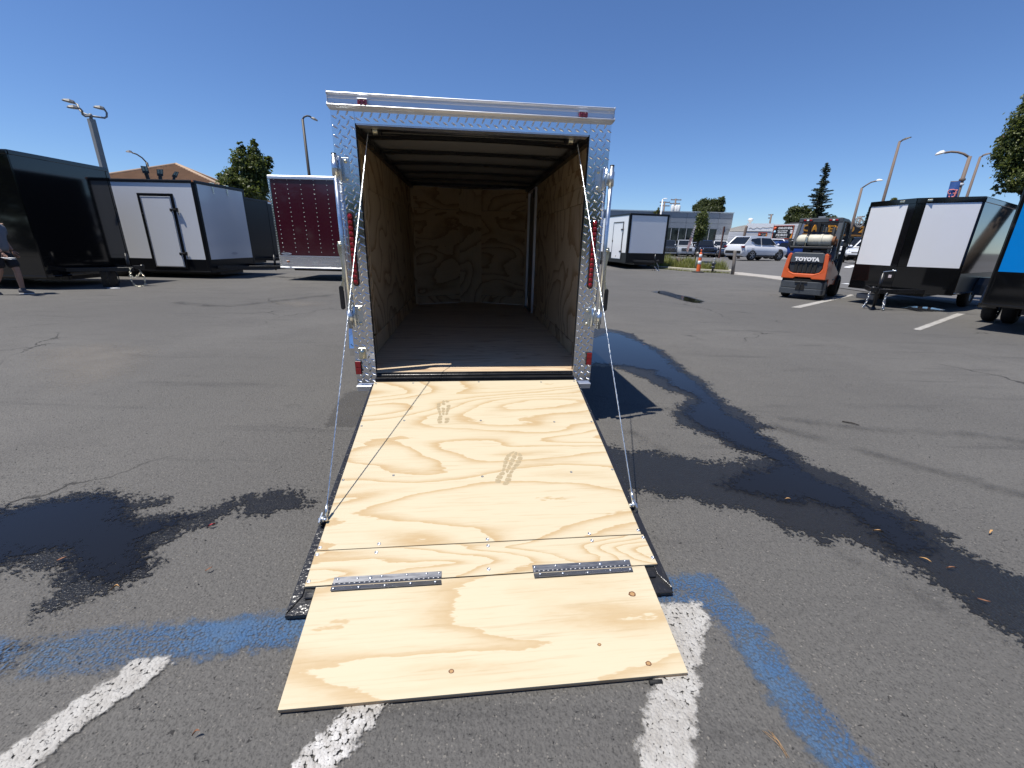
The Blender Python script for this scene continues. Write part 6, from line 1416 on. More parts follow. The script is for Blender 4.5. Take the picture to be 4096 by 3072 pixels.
# ------------------------------------------------------------------ white repair shop
M['white_brick'] = mat('painted_brick', (0.60, 0.60, 0.615), 0.8, var=0.08, vscale=2.0, bump=0.25, bscale=18)
M['sign_black'] = mat('sign_black', (0.012, 0.010, 0.011), 0.4, var=0.1)
M['sign_red'] = mat('sign_orange_red', (0.62, 0.10, 0.03), 0.5)
M['sign_yellow'] = mat('sign_orange', (0.80, 0.34, 0.03), 0.5, var=0.06)
M['sign_blue'] = mat('sign_pale_blue', (0.35, 0.60, 0.75), 0.5)
M['cream_roof'] = mat('cream_roof', (0.56, 0.52, 0.45), 0.8, var=0.12, vscale=0.6)
q0 = AT(*zB(60,560), 58); q1 = AT(*zB(708,560), 56); q2 = AT(*zB(1108,560), 53.2)
RS, L1 = frontage('repair_shop', q0, q1, 'white brick auto repair shop with a cream bowed roof and black signs', 'shop')
ztop = AT(*zB(705,432), 56).z; zbr = AT(*zB(700,552), 56).z; zb0 = 0.0
mb = MB(); mb.box((L1/2, 4.0, ztop/2-0.6), (L1-0.02, 7.9, ztop-1.0)); mb.build('body', M['white_brick'], RS)
bh_ = 0.3; nrow = int((zbr)/bh_)
for k in range(nrow):
    mb = MB(); mb.box((L1/2, -0.02, (k+0.5)*bh_), (L1, 0.10, bh_-0.018)); mb.build('brick_course', M['white_brick'], RS)
mb = MB(); mb.box((L1*0.70, -0.05, (zbr+ztop)/2+0.02), (L1*0.62, 0.16, ztop-zbr)); mb.build('parapet', M['white_skin'], RS)
def script_mark(parent, pts, r, m):
    mb = MB(); mb.tube(pts, r, 5); mb.build('faded_script', m, parent)
xs0 = L1*0.43
script_mark(RS, [(xs0+0.1+i*0.22, -0.14, (zbr+ztop)/2-0.12+0.10*math.sin(i*1.9)*(1 if i < 8 else 0.2)+i*0.012) for i in range(13)], 0.022, M['pole'])
mb = MB(); n = 12
rp = [(L1*(0.02+0.98*k/n), ztop-0.05-0.75*(1-math.sin(math.pi*(0.10+0.62*k/n))) ) for k in range(n+1)]
mb.prism(rp+[(L1, zbr), (0.02*L1, zbr)], lambda a, b_, h: Vector((a, h, b_)), 0.06, 9.0); mb.build('roof', M['cream_roof'], RS)
vx = L1*0.50; mb = MB(); vz = AT(*zB(418,405), 62).z; mb.lathe([(0.18,-0.5),(0.14,0.0),(0.27,0.06),(0.34,0.22),(0.27,0.38),(0.0,0.46)], (vx, 4.0, vz-0.05), (0,0,1), 14); mb.build('roof_vent', M['white_skin'], RS)
d2 = Vector((q2.x-q1.x, q2.y-q1.y, 0)); L2_ = d2.length
loc2 = thing('repair_office', (q1.x, q1.y, 0), math.atan2(d2.y, d2.x), 'taller white front of the repair shop with the large black sign', 'shop'); zt2 = AT(*zB(900,410), 55).z
for k in range(int(zt2/0.3)):
    mb = MB(); mb.box((L2_/2, 0.2, (k+0.5)*0.3), (L2_, 0.4, 0.283)); mb.build('brick_course', M['white_brick'], loc2)
mb = MB(); mb.box((L2_/2, 1.5, zt2/2-0.1), (L2_-0.02, 2.2, zt2-0.2)); mb.build('body', M['white_brick'], loc2)
def local_on(root, uv, off=0.0):
    """point where a bearing meets the facade plane of root (local y = off)"""
    M_ = Matrix.Translation(root.location) @ Matrix.Rotation(root.rotation_euler.z, 4, 'Z'); I = M_.inverted(); c = I @ CAM_P; w = I.to_3x3() @ bearing(*uv)
    t = (off-c.y)/w.y; return c+w*t
def signboard(root, c4, label, name='shop_sign', frame=M['sign_red']):
    q = [local_on(root, p, -0.06) for p in c4]; xa = (q[0].x+q[3].x)/2; xb = (q[1].x+q[2].x)/2; za = (q[2].z+q[3].z)/2; zb = (q[0].z+q[1].z)/2
    M_ = Matrix.Translation(root.location) @ Matrix.Rotation(root.rotation_euler.z, 4, 'Z'); o = M_ @ Vector(((xa+xb)/2, -0.06, (za+zb)/2))
    sg = thing(name, o, root.rotation_euler.z, label, 'sign'); w, h = xb-xa, zb-za
    mb = MB(); mb.box((0, 0, 0), (w, 0.10, h)); mb.build('board', M['sign_black'], sg)
    mb = MB()
    for s in (-1, 1): mb.box((0, -0.055, s*(h/2-0.03)), (w-0.001, 0.02, 0.05))
    for s in (-1, 1): mb.box((s*(w/2-0.025), -0.055, 0), (0.05, 0.02, h-0.115))
    mb.build('border', frame, sg)
    return sg, w, h
def wr(sg, txt, size, x, z, m, **k): return lettering(txt, size, M[m], sg, (x, -0.056, z), (1,0,0), (0,0,1), **k)
sg, w, h = signboard(loc2, [zB(745,466), zB(1052,454), zB(1005,662), zB(703,668)], 'large black sign reading COOKS AUTO REPAIR with a phone number')
wr(sg, 'COOKS AUTO REPAIR', h*0.19, 0.08*w, 0.30*h, 'white_paint', sx=w*0.72/(h*0.19*10.6), bold=0.012); wr(sg, 'INC', h*0.09, 0.44*w, 0.25*h, 'white_paint')
wr(sg, 'FULL AUTOMOTIVE', h*0.115, -0.02*w, 0.105*h, 'white_paint', sx=w*0.54/(h*0.115*9.6), bold=0.006); wr(sg, 'SERVICE & REPAIR', h*0.115, -0.02*w, -0.02*h, 'white_paint', sx=w*0.54/(h*0.115*9.8), bold=0.006)
wr(sg, '(916) 486-8315', h*0.19, -0.03*w, -0.20*h, 'white_paint', sx=w*0.70/(h*0.19*7.6), bold=0.010); wr(sg, '2311 Fulton Ave C', h*0.13, 0.0, -0.37*h, 'white_paint', sx=w*0.56/(h*0.13*8.6))
mb = MB(); mb.lathe([(0.11*h,0.0),(0.12*h,0.01),(0.0,0.012)], (-0.42*w, -0.056, 0.29*h), (0,-1,0), 14); mb.bar((-0.42*w-0.10*h,-0.075,0.22*h), (-0.42*w+0.13*h,-0.075,0.38*h), 0.02, 0.05*h); mb.build('emblem', M['sign_red'], sg)
mb = MB(); mb.lathe([(0.09*h,0.0),(0.10*h,0.01),(0.0,0.012)], (-0.41*w, -0.056, 0.04*h), (0,-1,0), 14); mb.build('emblem', M['sign_blue'], sg)
for k in (0, 1):
    mb = MB(); mb.box((0.42*w, -0.06, (0.10-k*0.13)*h), (0.11*w, 0.012, 0.10*h)); mb.build('emblem', M['white_paint'], sg)
mb = MB(); mb.add([(0.40*w,-0.058,-0.43*h),(0.48*w,-0.058,-0.02*h),(0.48*w,-0.058,-0.43*h)], [(0,1,2)]); mb.build('flash', M['sign_yellow'], sg)
sg, w, h = signboard(RS, [zB(503,566), zB(640,562), zB(626,636), zB(492,640)], 'small black AUTOCARE sign on the white brick wall')
wr(sg, 'AUTOCARE', h*0.24, 0.12*w, 0.12*h, 'white_paint', sx=0.75); wr(sg, 'CENTER', h*0.20, 0.12*w, -0.16*h, 'white_paint', sx=0.75)
mb = MB(); mb.lathe([(0.22*h,0.0),(0.23*h,0.01),(0.0,0.012)], (-0.32*w, -0.056, 0.0), (0,-1,0), 14); mb.build('emblem', M['sign_red'], sg)
mb = MB(); mb.add([(0.32*w,-0.058,-0.44*h),(0.44*w,-0.058,0.44*h),(0.48*w,-0.058,0.44*h),(0.48*w,-0.058,-0.44*h)], [(0,1,2,3)]); mb.build('flash', M['sign_yellow'], sg)
# ------------------------------------------------------------------ dark building with the orange letters
M['fascia_black'] = mat('black_fascia', (0.022, 0.020, 0.018), 0.6, var=0.1)
M['awning'] = mat('orange_trim', (0.50, 0.22, 0.045), 0.6)
c0 = AT(*zB(1108,520), 54.4); c1 = AT(*zB(2260,520), 55.5)
CE, Lc = frontage('car_dealer_building', c0, c1, 'low dark building with big orange letters behind the forklift', 'shop')
zf1 = local_on(CE, zB(1600,420)).z; zf0 = local_on(CE, zB(1600,590)).z
mb = MB(); mb.box((Lc/2, 0.9, zf0/2), (Lc, 1.6, zf0)); mb.build('wall', M['stucco'], CE)
mb = MB(); mb.box((Lc/2, 0.5, (zf0+zf1)/2), (Lc, 2.4, zf1-zf0)); fs = mb.build('fascia', M['fascia_black'], CE)
mb = MB(); mb.box((Lc/2, -0.75, zf0-0.10), (Lc, 0.14, 0.16)); mb.build('trim_band', M['awning'], CE)
zc = local_on(CE, zB(1500,505), -0.72).z; hh = abs(local_on(CE, zB(1500,455), -0.72).z-local_on(CE, zB(1500,557), -0.72).z)
def big(txt, xa, xb, hgt=1.0):
    a = local_on(CE, zB(xa,505), -0.72).x; b_ = local_on(CE, zB(xb,505), -0.72).x
    me = text_mesh(txt, 1.0, 0.03, 0.035, 0.0); me.materials.clear(); me.materials.append(M['sign_yellow'])
    vs = np.array([v.co for v in me.vertices]); w_ = np.ptp(vs[:, 0]); h_ = np.ptp(vs[:, 1]); cx_ = vs[:, 0].mean(); mid = (vs.min(0)+vs.max(0))/2
    S = Matrix(((abs(b_-a)/w_, 0, 0, (a+b_)/2-mid[0]*abs(b_-a)/w_), (0, 0, -1, -0.74), (0, hh*hgt/h_, 0, zc-mid[1]*hh*hgt/h_), (0, 0, 0, 1))); me.transform(S); link_mesh('letter', me, fs)
for ch, xa, xb in (('C',1150,1290), ('A',1300,1400), ('R',1405,1500), ('E',1555,1640), ('X',1645,1720), ('P',1728,1810), ('O',1850,1950), ('2',2030,2112)): big(ch, xa, xb)
for k in range(9):
    x = 0.7+k*(Lc-1.4)/8; mb = MB(); mb.box((x, 0.06, zf0*0.48), (1.5, 0.06, zf0*0.80)); mb.build('window', M['shop_glass'], CE)
    mb = MB(); mb.box((x+0.95, -0.7, zf0/2-0.1), (0.10, 0.10, zf0-0.2)); mb.build('post', M['fascia_black'], CE)
for k in range(3):
    mb = MB(); mb.box((3.2+k*0.1, -0.2, zf0-0.55-k*0.36), (1.1, 0.03, 0.30)); mb.build('poster', M['sign_red' if k == 0 else 'white_paint'], CE)
pt, b, right = px_frame(zB(2020,420)[0], 51); rc = pt(*zB(2022,412)); WR = thing('roof_ring', rc, 0, 'round wire ring emblem standing on the dark shop roof', 'sign')
for (rx, rz, off) in ((65, 72, 0), (50, 62, 12)):
    mb = MB(); mb.tube([pt(*zB(2022+off+rx*math.cos(t), 412+rz*math.sin(t)))-rc for t in [2*math.pi*k/24 for k in range(25)]], 0.05, 6, cap=False); mb.build('hoop', M['pole'], WR)
mb = MB(); mb.tube([pt(*zB(1975,350))-rc, pt(*zB(2020,420))-rc, pt(*zB(2040,500))-rc], 0.045, 6); mb.tube([pt(*zB(2080,370))-rc, pt(*zB(2020,420))-rc, pt(*zB(1980,470))-rc], 0.045, 6); mb.build('spokes', M['pole'], WR)
pt, b, right = px_frame(zB(1462,345)[0], 74); rc = pt(*zB(1462,342)); TS_ = thing('pole_sign', (rc.x, rc.y, 0.15), 0, 'tiny far-off sign on a pole above the forklift cage', 'sign')
mb = MB(); mb.box((0, 0, rc.z-0.15), (0.8, 0.12, 0.34), 0, None, math.atan2(right.y, right.x)); mb.build('panel', M['panel_grey'], TS_)
mb = MB(); mb.tube([(0,0,0), (0,0,rc.z-0.5)], 0.12, 8); mb.build('pole', PB, TS_)
# pale building at the far right
k0 = AT(*zC(1560,450), 44); k1 = AT(*zC(2120,450), 41)
PBd, Lp = frontage('pale_building', k0, k1, 'pale building with a dark roof band and a thin red stripe, beside the blue trailer', 'shop')
pz = [local_on(PBd, zC(1750, v)).z for v in (352, 412, 500, 512, 528, 545, 600)]
for nm, za, zb, mm, o in (('roof_band', pz[1], pz[0], M['panel_grey'], -0.10), ('wall', pz[2], pz[1]-0.003, M['stucco'], 0.0), ('stripe', pz[3], pz[2]-0.003, M['white_paint'], -0.03), ('stripe', pz[4], pz[3]-0.003, mat('dark_red', (0.30, 0.02, 0.04), 0.6), -0.03), ('stripe', pz[5], pz[4]-0.003, M['white_paint'], -0.03), ('wall', 0.0, pz[5]-0.003, M['stucco'], 0.02)):
    mb = MB(); mb.box((Lp/2, 3+o, (za+zb)/2), (Lp, 6, zb-za)); mb.build(nm, mm, PBd)
mb = MB(); mb.box((2.4, 0.005, pz[6]*0.8), (2.4, 0.06, 1.0)); mb.build('window', M['pole_brown'], PBd)
# ------------------------------------------------------------------ cars
M['car_glass'] = mat('car_glass', (0.012, 0.014, 0.016), 0.05, coat=0.3, var=0.2)
M['chrome'] = mat('chrome', (0.75, 0.76, 0.77), 0.12, 1.0, var=0.05)
M['alloy'] = mat('alloy_rim', (0.42, 0.43, 0.45), 0.3, 0.9, var=0.1)
M['headlight'] = mat('headlight', (0.62, 0.64, 0.66), 0.1, 0.2, coat=0.6)
def paint(c, metal=0.0): return mat('car_paint', c, 0.22, metal, coat=0.9, var=0.04, vscale=1.5)
def vehicle(name, pos, heading, label, kind, pnt, cat='car', group='vehicles across the street', scale=1.0):
    """local +x = forward, origin on the ground under the middle of the vehicle"""
    root = thing(name, pos, math.atan2(heading[1], heading[0]), label, cat, group)
    S = dict(suv=dict(L=4.5, W=1.86, belt=1.05, roof=1.68, hood=1.00, wb=2.70, wr=0.37, cow=1.02, rf=0.22, rr=-1.45, rb=-2.05, tail=1.06),
             hatch=dict(L=4.4, W=1.80, belt=0.92, roof=1.48, hood=0.85, wb=2.65, wr=0.33, cow=1.05, rf=0.25, rr=-1.3, rb=-2.0, tail=0.95),
             sedan=dict(L=4.8, W=1.84, belt=0.92, roof=1.46, hood=0.85, wb=2.8, wr=0.34, cow=0.95, rf=0.25, rr=-1.0, rb=-1.75, tail=1.0),
             pickup=dict(L=5.8, W=2.02, belt=1.28, roof=1.95, hood=1.20, wb=3.6, wr=0.41, cow=1.05, rf=0.45, rr=-0.95, rb=-1.12, tail=1.28),
             van=dict(L=5.2, W=2.0, belt=1.2, roof=2.1, hood=1.1, wb=3.2, wr=0.37, cow=1.45, rf=0.75, rr=-2.4, rb=-2.55, tail=1.2))[kind]
    L, W, h = S['L'], S['W']/2, 0.24
    st = [(L/2, 0.44, S['hood']-0.26, W*0.80), (L/2-0.06, 0.36, S['hood']-0.12, W*0.90), (L/2-0.35, h, S['hood']-0.04, W*0.98), (S['cow']+0.15, h, S['hood'], W), (S['cow']-0.05, h, S['belt']-0.02, W), (0, h, S['belt'], W), (S['rb']+0.1, h, S['belt'], W), (-L/2+0.30, h, S['tail']-0.01, W*0.99), (-L/2+0.05, 0.34, S['tail']-0.05, W*0.93), (-L/2, 0.42, S['tail']-0.22, W*0.86)]
    n = 10; vs = []; fs = []
    for (x, zb, zt, w) in st:
        hh = zt-zb
        half = [(w*0.86, zb), (w*0.97, zb+hh*0.18), (w, zb+hh*0.52), (w*0.97, zb+hh*0.82), (w*0.86, zt)]
        vs += [(x, y, z) for y, z in half]+[(x, -y, z) for y, z in half[::-1]]
    for i in range(len(st)-1):
        for k in range(n): fs.append((i*n+k, i*n+(k+1) % n, (i+1)*n+(k+1) % n, (i+1)*n+k))
    fs += [tuple(range(n))[::-1], tuple(range((len(st)-1)*n, len(st)*n))]
    mb = MB(); mb.add(vs, fs, 0, True); bd = mb.build('body', pnt, root); em = bd.modifiers.new('edge', 'EDGE_SPLIT'); em.split_angle = R(38)
    # cabin glass and painted roof, pillars
    b = S['belt']-0.01; wb_ = W*0.93; wt = W*0.76; rz = S['roof']
    gs = [(S['cow']+0.05, b, wb_*0.93, wb_*0.93), (S['rf'], rz-0.05, wb_, wt), (S['rr'], rz-0.05, wb_, wt), (S['rb'], b, wb_*0.95, wb_*0.95)]
    P = lambda x, y, z: Vector((x, y, z))
    gv = []
    (x0, _, w0, _), (x1, z1_, wb1, wt1), (x2, z2_, wb2, wt2), (x3, _, w3, _) = gs
    for s in (1, -1): gv += [P(x0, s*w0, b), P(x1, s*wt1, z1_), P(x2, s*wt2, z2_), P(x3, s*w3, b)]
    mb = MB(); mb.add(gv, [(0,1,2,3)[::-1], (4,5,6,7), (0,4,5,1), (1,5,6,2), (2,6,7,3), (0,3,7,4)]); mb.build('cabin', pnt, root, 0.05, 2)
    mb = MB(); mb.add([P(x1+0.04, wt1*0.98, z1_-0.01), P(x2-0.03, wt2*0.98, z2_-0.01), P(x2-0.03, -wt2*0.98, z2_-0.01), P(x1+0.04, -wt1*0.98, z1_-0.01), P(x1-0.16, wt1*0.84, rz), P(x2+0.14, wt2*0.84, rz-0.03), P(x2+0.14, -wt2*0.84, rz-0.03), P(x1-0.16, -wt1*0.84, rz)], [(0,1,5,4),(1,2,6,5),(2,3,7,6),(3,0,4,7),(4,5,6,7),(3,2,1,0)], 0, False); mb.build('roof', pnt, root, 0.03, 2)
    def side(x, t, s, o=0.012):
        return P(x, s*(wb_+(wt-wb_)*t+o), b+(z1_-b)*t)
    lean = (x1-x0)
    fw = [(x0-0.16, 0.10), (x0+lean*0.80-0.02, 0.86), ((x1+x2)/2+0.08, 0.88), ((x1+x2)/2+0.12, 0.08)]
    rend = x2+(0.50 if kind in ('suv', 'van') else 0.16)
    rw_ = [((x1+x2)/2+0.02, 0.08), ((x1+x2)/2, 0.88), (rend-0.05, 0.84), (rend-0.28, 0.22), (rend+0.10, 0.10)]
    qw = [(rend-0.12, 0.30), (rend-0.02, 0.82), (x2-0.02, 0.74), (x2-0.10, 0.52)]
    for s in (1, -1):
        for pg in ([fw, rw_]+([qw] if kind in ('suv', 'van') else [])):
            mb = MB(); V_ = [side(x, t, s) for x, t in pg]; mb.add(V_ if s < 0 else V_[::-1], [tuple(range(len(V_)))]); mb.build('side_window', M['car_glass'], root)
    def slope(xa, za, wa, xb, zb, wb2, nm, o):
        k = 0.10; A0 = P(xa+(xb-xa)*k, wa*0.88, za+(zb-za)*k); A1 = P(xa+(xb-xa)*k, -wa*0.88, za+(zb-za)*k); B0 = P(xa+(xb-xa)*0.94, wb2*0.88, za+(zb-za)*0.94); B1 = P(xa+(xb-xa)*0.94, -wb2*0.88, za+(zb-za)*0.94)
        nn = (A1-A0).cross(B0-A0).normalized()
        if nn.z < 0: nn = -nn
        mb = MB(); mb.add([q+nn*o for q in (A0, A1, B1, B0)], [(0,1,2,3)]); mb.build(nm, M['car_glass'], root)
    slope(x0, b, w0, x1, z1_, wt1, 'windscreen', 0.014); slope(x3, b, w3, x2, z2_, wt2, 'rear_window', 0.014)
    for s in (1, -1):
        mb = MB(); mb.ball((S['cow']-0.12, s*(W+0.09), S['belt']+0.07), (0.07, 0.10, 0.075), 10, 6); mb.build('mirror', pnt, root)
    # wheels with dark arches
    for sx in (1, -1):
        for s in (1, -1):
            c = (sx*S['wb']/2, s*(W-0.10), S['wr'])
            mb = MB(); mb.lathe([(0, 0.0), (S['wr']*1.16, 0.0), (S['wr']*1.16, -0.10)], (c[0], s*(W-0.012), S['wr']+0.02), (0, s, 0), 20); mb.build('wheel_arch', M['dark'], root)
            wh = MB(); r, w = S['wr'], 0.22; wh.lathe([(r*0.6,-w/2),(r*0.92,-w/2),(r,-w*0.3),(r,w*0.3),(r*0.92,w/2),(r*0.66,w/2)], c, (0, s, 0), 20); wo = wh.build('wheel', M['black_rubber'], root)
            rm = MB(); rm.lathe([(0, w*0.3),(r*0.66, w*0.36)], c, (0, s, 0), 20); ro = rm.build('rim', M['dark'], wo)
            sp = MB()
            for k in range(5):
                t = 2*math.pi*k/5+0.3; sp.bar((c[0], c[1]+s*w*0.42, c[2]), (c[0]+r*0.64*math.cos(t), c[1]+s*w*0.45, c[2]+r*0.64*math.sin(t)), 0.075, 0.03, 0, (0, 1, 0))
            sp.lathe([(r*0.62, w*0.40),(r*0.68, w*0.5),(r*0.70, w*0.40)], c, (0, s, 0), 20); sp.build('spokes', M['alloy'], wo)
    xf = L/2; zh = S['hood']
    big = kind == 'pickup'
    mb = MB(); mb.box((xf+0.005, 0, zh-(0.36 if big else 0.34)), (0.03, W*(1.15 if big else 0.95), 0.34 if big else 0.14)); gl = mb.build('grille', M['dark'], root, 0.02)
    for k in range(3 if big else 1):
        mb = MB(); mb.box((xf+0.022, 0, zh-(0.26 if big else 0.34)-k*0.10), (0.02, W*(1.13 if big else 0.9), 0.025)); mb.build('grille_bar', M['chrome'], gl)
    mb = MB(); mb.box((xf-0.02, 0, 0.46), (0.10, W*1.55, 0.16)); mb.build('bumper', M['chrome'] if big and 'chrome' in label else (pnt if not big else M['alloy']), root, 0.03, 2)
    mb = MB(); mb.box((xf-0.03, 0, 0.33), (0.08, W*1.3, 0.10)); mb.build('air_dam', M['dark'], root, 0.02)
    for s in (1, -1):
        mb = MB(); mb.add([P(xf+0.01, s*W*0.58, zh-0.17), P(xf-0.30, s*W*0.955, zh-0.12), P(xf-0.28, s*W*0.965, zh-0.26), P(xf+0.015, s*W*0.62, zh-0.32)], [(0,1,2,3)]); mb.build('headlight', M['headlight'], root)
        mb = MB(); mb.box((-L/2+0.08, s*W*0.80, S['tail']-0.14), (0.22, 0.30, 0.13), 0, None, Matrix.Rotation(s*0.5, 3, 'Z')); mb.build('tail_light', M['red_deep'], root, 0.02)
        mb = MB(); mb.box((0.0, s*(W+0.002), 0.31), (S['wb']-0.85, 0.03, 0.10)); mb.build('sill', M['dark'], root, 0.01)
    mb = MB(); mb.box((0, 0, 0.27), (L*0.9, W*1.6, 0.12)); mb.build('underbody', M['dark'], root)
    mb = MB(); mb.box((-L/2-0.005, 0, 0.55), (0.04, W*1.5, 0.20)); mb.build('rear_bumper', M['dark'], root, 0.03)
    return root
def stand(u, v, Y): p = AT(u, v, Y); return p
def vpos(uv, Y, zoff=0.0):
    p = AT(uv[0], uv[1], Y); return p
WHITE = paint((0.78, 0.79, 0.80)); SILVER = paint((0.52, 0.54, 0.56), 0.15); NAVY = paint((0.012, 0.016, 0.032)); SLATE = paint((0.05, 0.06, 0.075), 0.4); BLACKP = paint((0.010, 0.011, 0.012)); BLUEP = paint((0.01, 0.03, 0.16)); TAN = paint((0.42, 0.37, 0.27)); DARKP = paint((0.03, 0.032, 0.035))
def park(kind, a_uv, Ya, heading, label, pnt, at='front', cat='car', name=None, raise_=None):
    """a_uv: where the wheels of the nearest end meet the ground"""
    p = AT(a_uv[0], a_uv[1], Ya); h = Vector((heading[0], heading[1], 0)).normalized(); L = {'suv':2.3,'hatch':2.2,'sedan':2.4,'pickup':2.6,'van':2.5}[kind]
    c = p-h*L*(1 if at == 'front' else (-1 if at == 'rear' else 0)); 
    return vehicle(name or {'suv':'parked_suv','hatch':'parked_car','sedan':'parked_car','pickup':'pickup_truck','van':'parked_van'}[kind], (c.x, c.y, p.z), h, label, kind, pnt, cat)
w0 = AT(*zB(378,984), 32.2); w1 = AT(*zB(770,988), 33.1)
mid = (w0+w1)/2; hd_ = (w1-w0).normalized(); lat = Vector((-hd_.y, hd_.x, 0)).normalized()*0.80
vehicle('parked_suv', (mid.x+lat.x, mid.y+lat.y, (w0.z+w1.z)/2), (hd_.x, hd_.y), 'white crossover seen from behind and the side, black wheel arches, by the wooden bollard', 'suv', WHITE, 'car', 'vehicles across the street')
park('pickup', zA(1225,1024), 52, (-0.22,-0.97), 'silver pickup truck facing the street behind the feather flag', SILVER, cat='truck')
park('pickup', zA(975,1020), 53, (-0.22,-0.97), 'grey pickup mostly hidden behind the white box trailer', SLATE, cat='truck')
park('pickup', zA(1560,1028), 52, (-0.22,-0.97), 'dark navy pickup truck with chrome grille behind the traffic cone', NAVY, cat='truck')
park('pickup', zA(1760,1022), 55, (-0.30,-0.95), 'white pickup truck parked behind the brown sign post', WHITE, cat='truck')
park('hatch', zA(1830,1036), 46, (-0.55,-0.83), 'dark slate hatchback beside the white crossover', SLATE)
park('suv', zA(1930,1000), 62, (0.2,-0.98), 'black suv roof showing behind the slate hatchback', BLACKP)
park('suv', zB(870,950), 40, (-0.10,-0.99), 'white suv just behind the nose of the white crossover', WHITE, 'front')
park('sedan', zB(930,968), 38, (0.97,-0.25), 'deep blue car half hidden behind the forklift', BLUEP, 'mid')
park('suv', zB(1680,955), 42, (-0.55,-0.83), 'white suv seen through the forklift cage', WHITE)
park('pickup', zB(1930,975), 40, (-0.75,-0.66), 'black pickup truck to the right of the forklift', BLACKP, cat='truck')
park('sedan', zB(1985,992), 31, (-0.8,-0.6), 'white car nosing out from behind the V-nosed trailer', WHITE)
park('pickup', zC(1640,880), 25, (-0.80,-0.60), 'tan pickup truck between the V-nosed and the blue trailer', TAN, cat='truck')
park('van', zC(1690,770), 34, (0.97,0.25), 'white van behind the tan pickup', WHITE, 'mid', 'van')
park('sedan', zC(1590,890), 27, (0.80,0.60), 'black car behind the side of the V-nosed trailer', BLACKP, 'mid')
# ------------------------------------------------------------------ delineator, bollards, sign post, feather flag, hydrant
M['cone_orange'] = mat('cone_orange', (0.75, 0.13, 0.03), 0.5, var=0.12, vscale=6)
M['reflective'] = mat('reflective_white', (0.80, 0.80, 0.78), 0.4, var=0.08, vscale=8)
cp = G(*zA(1418,1258)); CN = thing('traffic_delineator', (cp.x, cp.y, 0), 0, 'orange and white striped traffic post with a black rubber base at the kerb', 'traffic cone')
mb = MB(); mb.lathe([(0.0,0.0),(0.33,0.0),(0.33,0.03),(0.22,0.065),(0.10,0.07),(0.0,0.07)], (0,0,0), (0,0,1), 10); mb.build('base', M['black_rubber'], CN)
mb = MB(); mb.lathe([(0.115,0.07),(0.105,0.25),(0.085,0.80),(0.070,1.04),(0.045,1.08),(0.03,1.10),(0.028,1.16),(0.045,1.19),(0.03,1.24),(0.0,1.25)], (0,0,0), (0,0,1), 16); mb.build('post', M['cone_orange'], CN)
for za, zb in ((0.45, 0.64), (0.82, 0.99)):
    r0 = 0.105-(za-0.25)*0.0364+0.004; r1 = 0.105-(zb-0.25)*0.0364+0.004
    mb = MB(); mb.lathe([(r0-0.004,za),(r0,za+0.003),(r1,zb-0.003),(r1-0.004,zb)], (0,0,0), (0,0,1), 16); mb.build('reflective_band', M['reflective'], CN)
def timber_post(uv_base, top_uv, r, label, cat='bollard', m='timber', z0=0.0, D=None, nm='wooden_bollard'):
    p = G(*uv_base, z0) if D is None else AD(*uv_base, D); p = Vector((p.x, p.y, gh(p.x, p.y))); pt, b, right = px_frame(uv_base[0], math.hypot(p.x, p.y)); t = pt(*top_uv)-p
    o = MB(); o.tube([Vector((0,0,-0.05)), t*0.5+Vector((0.01,0,0)), t*0.96, t], [r*1.1, r, r*0.97, r*0.8], 12); me = o.build(nm, M[m]); me.location = p; return tag(me, label, cat)
timber_post(zA(1945,1288), zA(1985,925), 0.085, 'weathered grey wooden bollard at the end of the kerb island')
timber_post(zB(240,720), zB(330,463), 0.13, 'leaning weathered post in front of the white brick wall', 'post', 'pole_brown', D=50, nm='leaning_post')
sp = G(*zA(1726,1110), 0.1); SPp = thing('sign_post', (sp.x, sp.y, gh(sp.x, sp.y)), 0, 'brown steel post holding a sign seen from its grey back', 'sign')
pt, b, right = px_frame(zA(1726,0)[0], math.hypot(sp.x, sp.y)); tz = pt(*zA(1822,556)).z-SPp.location.z
M['rust_post'] = mat('rusty_post', (0.105, 0.045, 0.035), 0.8, var=0.25, vscale=7)
mb = MB(); mb.box((0, 0, tz/2), (0.10, 0.10, tz), 0, None, 0.4); mb.build('post', M['rust_post'], SPp, 0.004)
sw = Vector((right.x, right.y, 0)); mb = MB(); mb.box(tuple(b*0.07-sw*0.02+Vector((0,0,tz-0.24))), (0.36, 0.006, 0.46), 0, None, math.atan2(right.y, right.x)); mb.build('sign_plate', M['panel_grey'], SPp, 0.002)
fb = AD(*zA(1243,1040), 31); FF = thing('feather_flag', (fb.x, fb.y, gh(fb.x, fb.y)), 0, 'tall feather flag with white stars on blue over faded red stripes', 'flag')
pt, b, right = px_frame(zA(1243,0)[0], 31); base = FF.location.copy()
spine = [(1243,1040),(1252,900),(1290,760),(1330,630),(1362,565),(1392,538)]
lead = [(1237,905),(1240,950),(1262,950),(1300,850),(1345,740),(1372,640),(1392,542)]
mb = MB(); mb.tube([pt(*zA(*q))-base for q in spine], [0.02,0.018,0.015,0.012,0.010,0.008], 6); mb.build('pole', PG, FF)
M['flag_blue'] = mat('flag_navy', (0.018, 0.028, 0.085), 0.7, var=0.1); M['flag_red'] = mat('flag_faded_red', (0.55, 0.16, 0.16), 0.7, var=0.1); M['flag_white'] = mat('flag_white', (0.72, 0.68, 0.68), 0.7, var=0.05)
left = [(1238,930),(1248,880),(1278,790),(1300,720),(1322,655),(1350,585),(1378,545)]; rightp = [(1258,950),(1283,900),(1318,800),(1342,735),(1358,670),(1374,605),(1391,543)]
mb = MB(); rows = 24; cols = 7; V = []
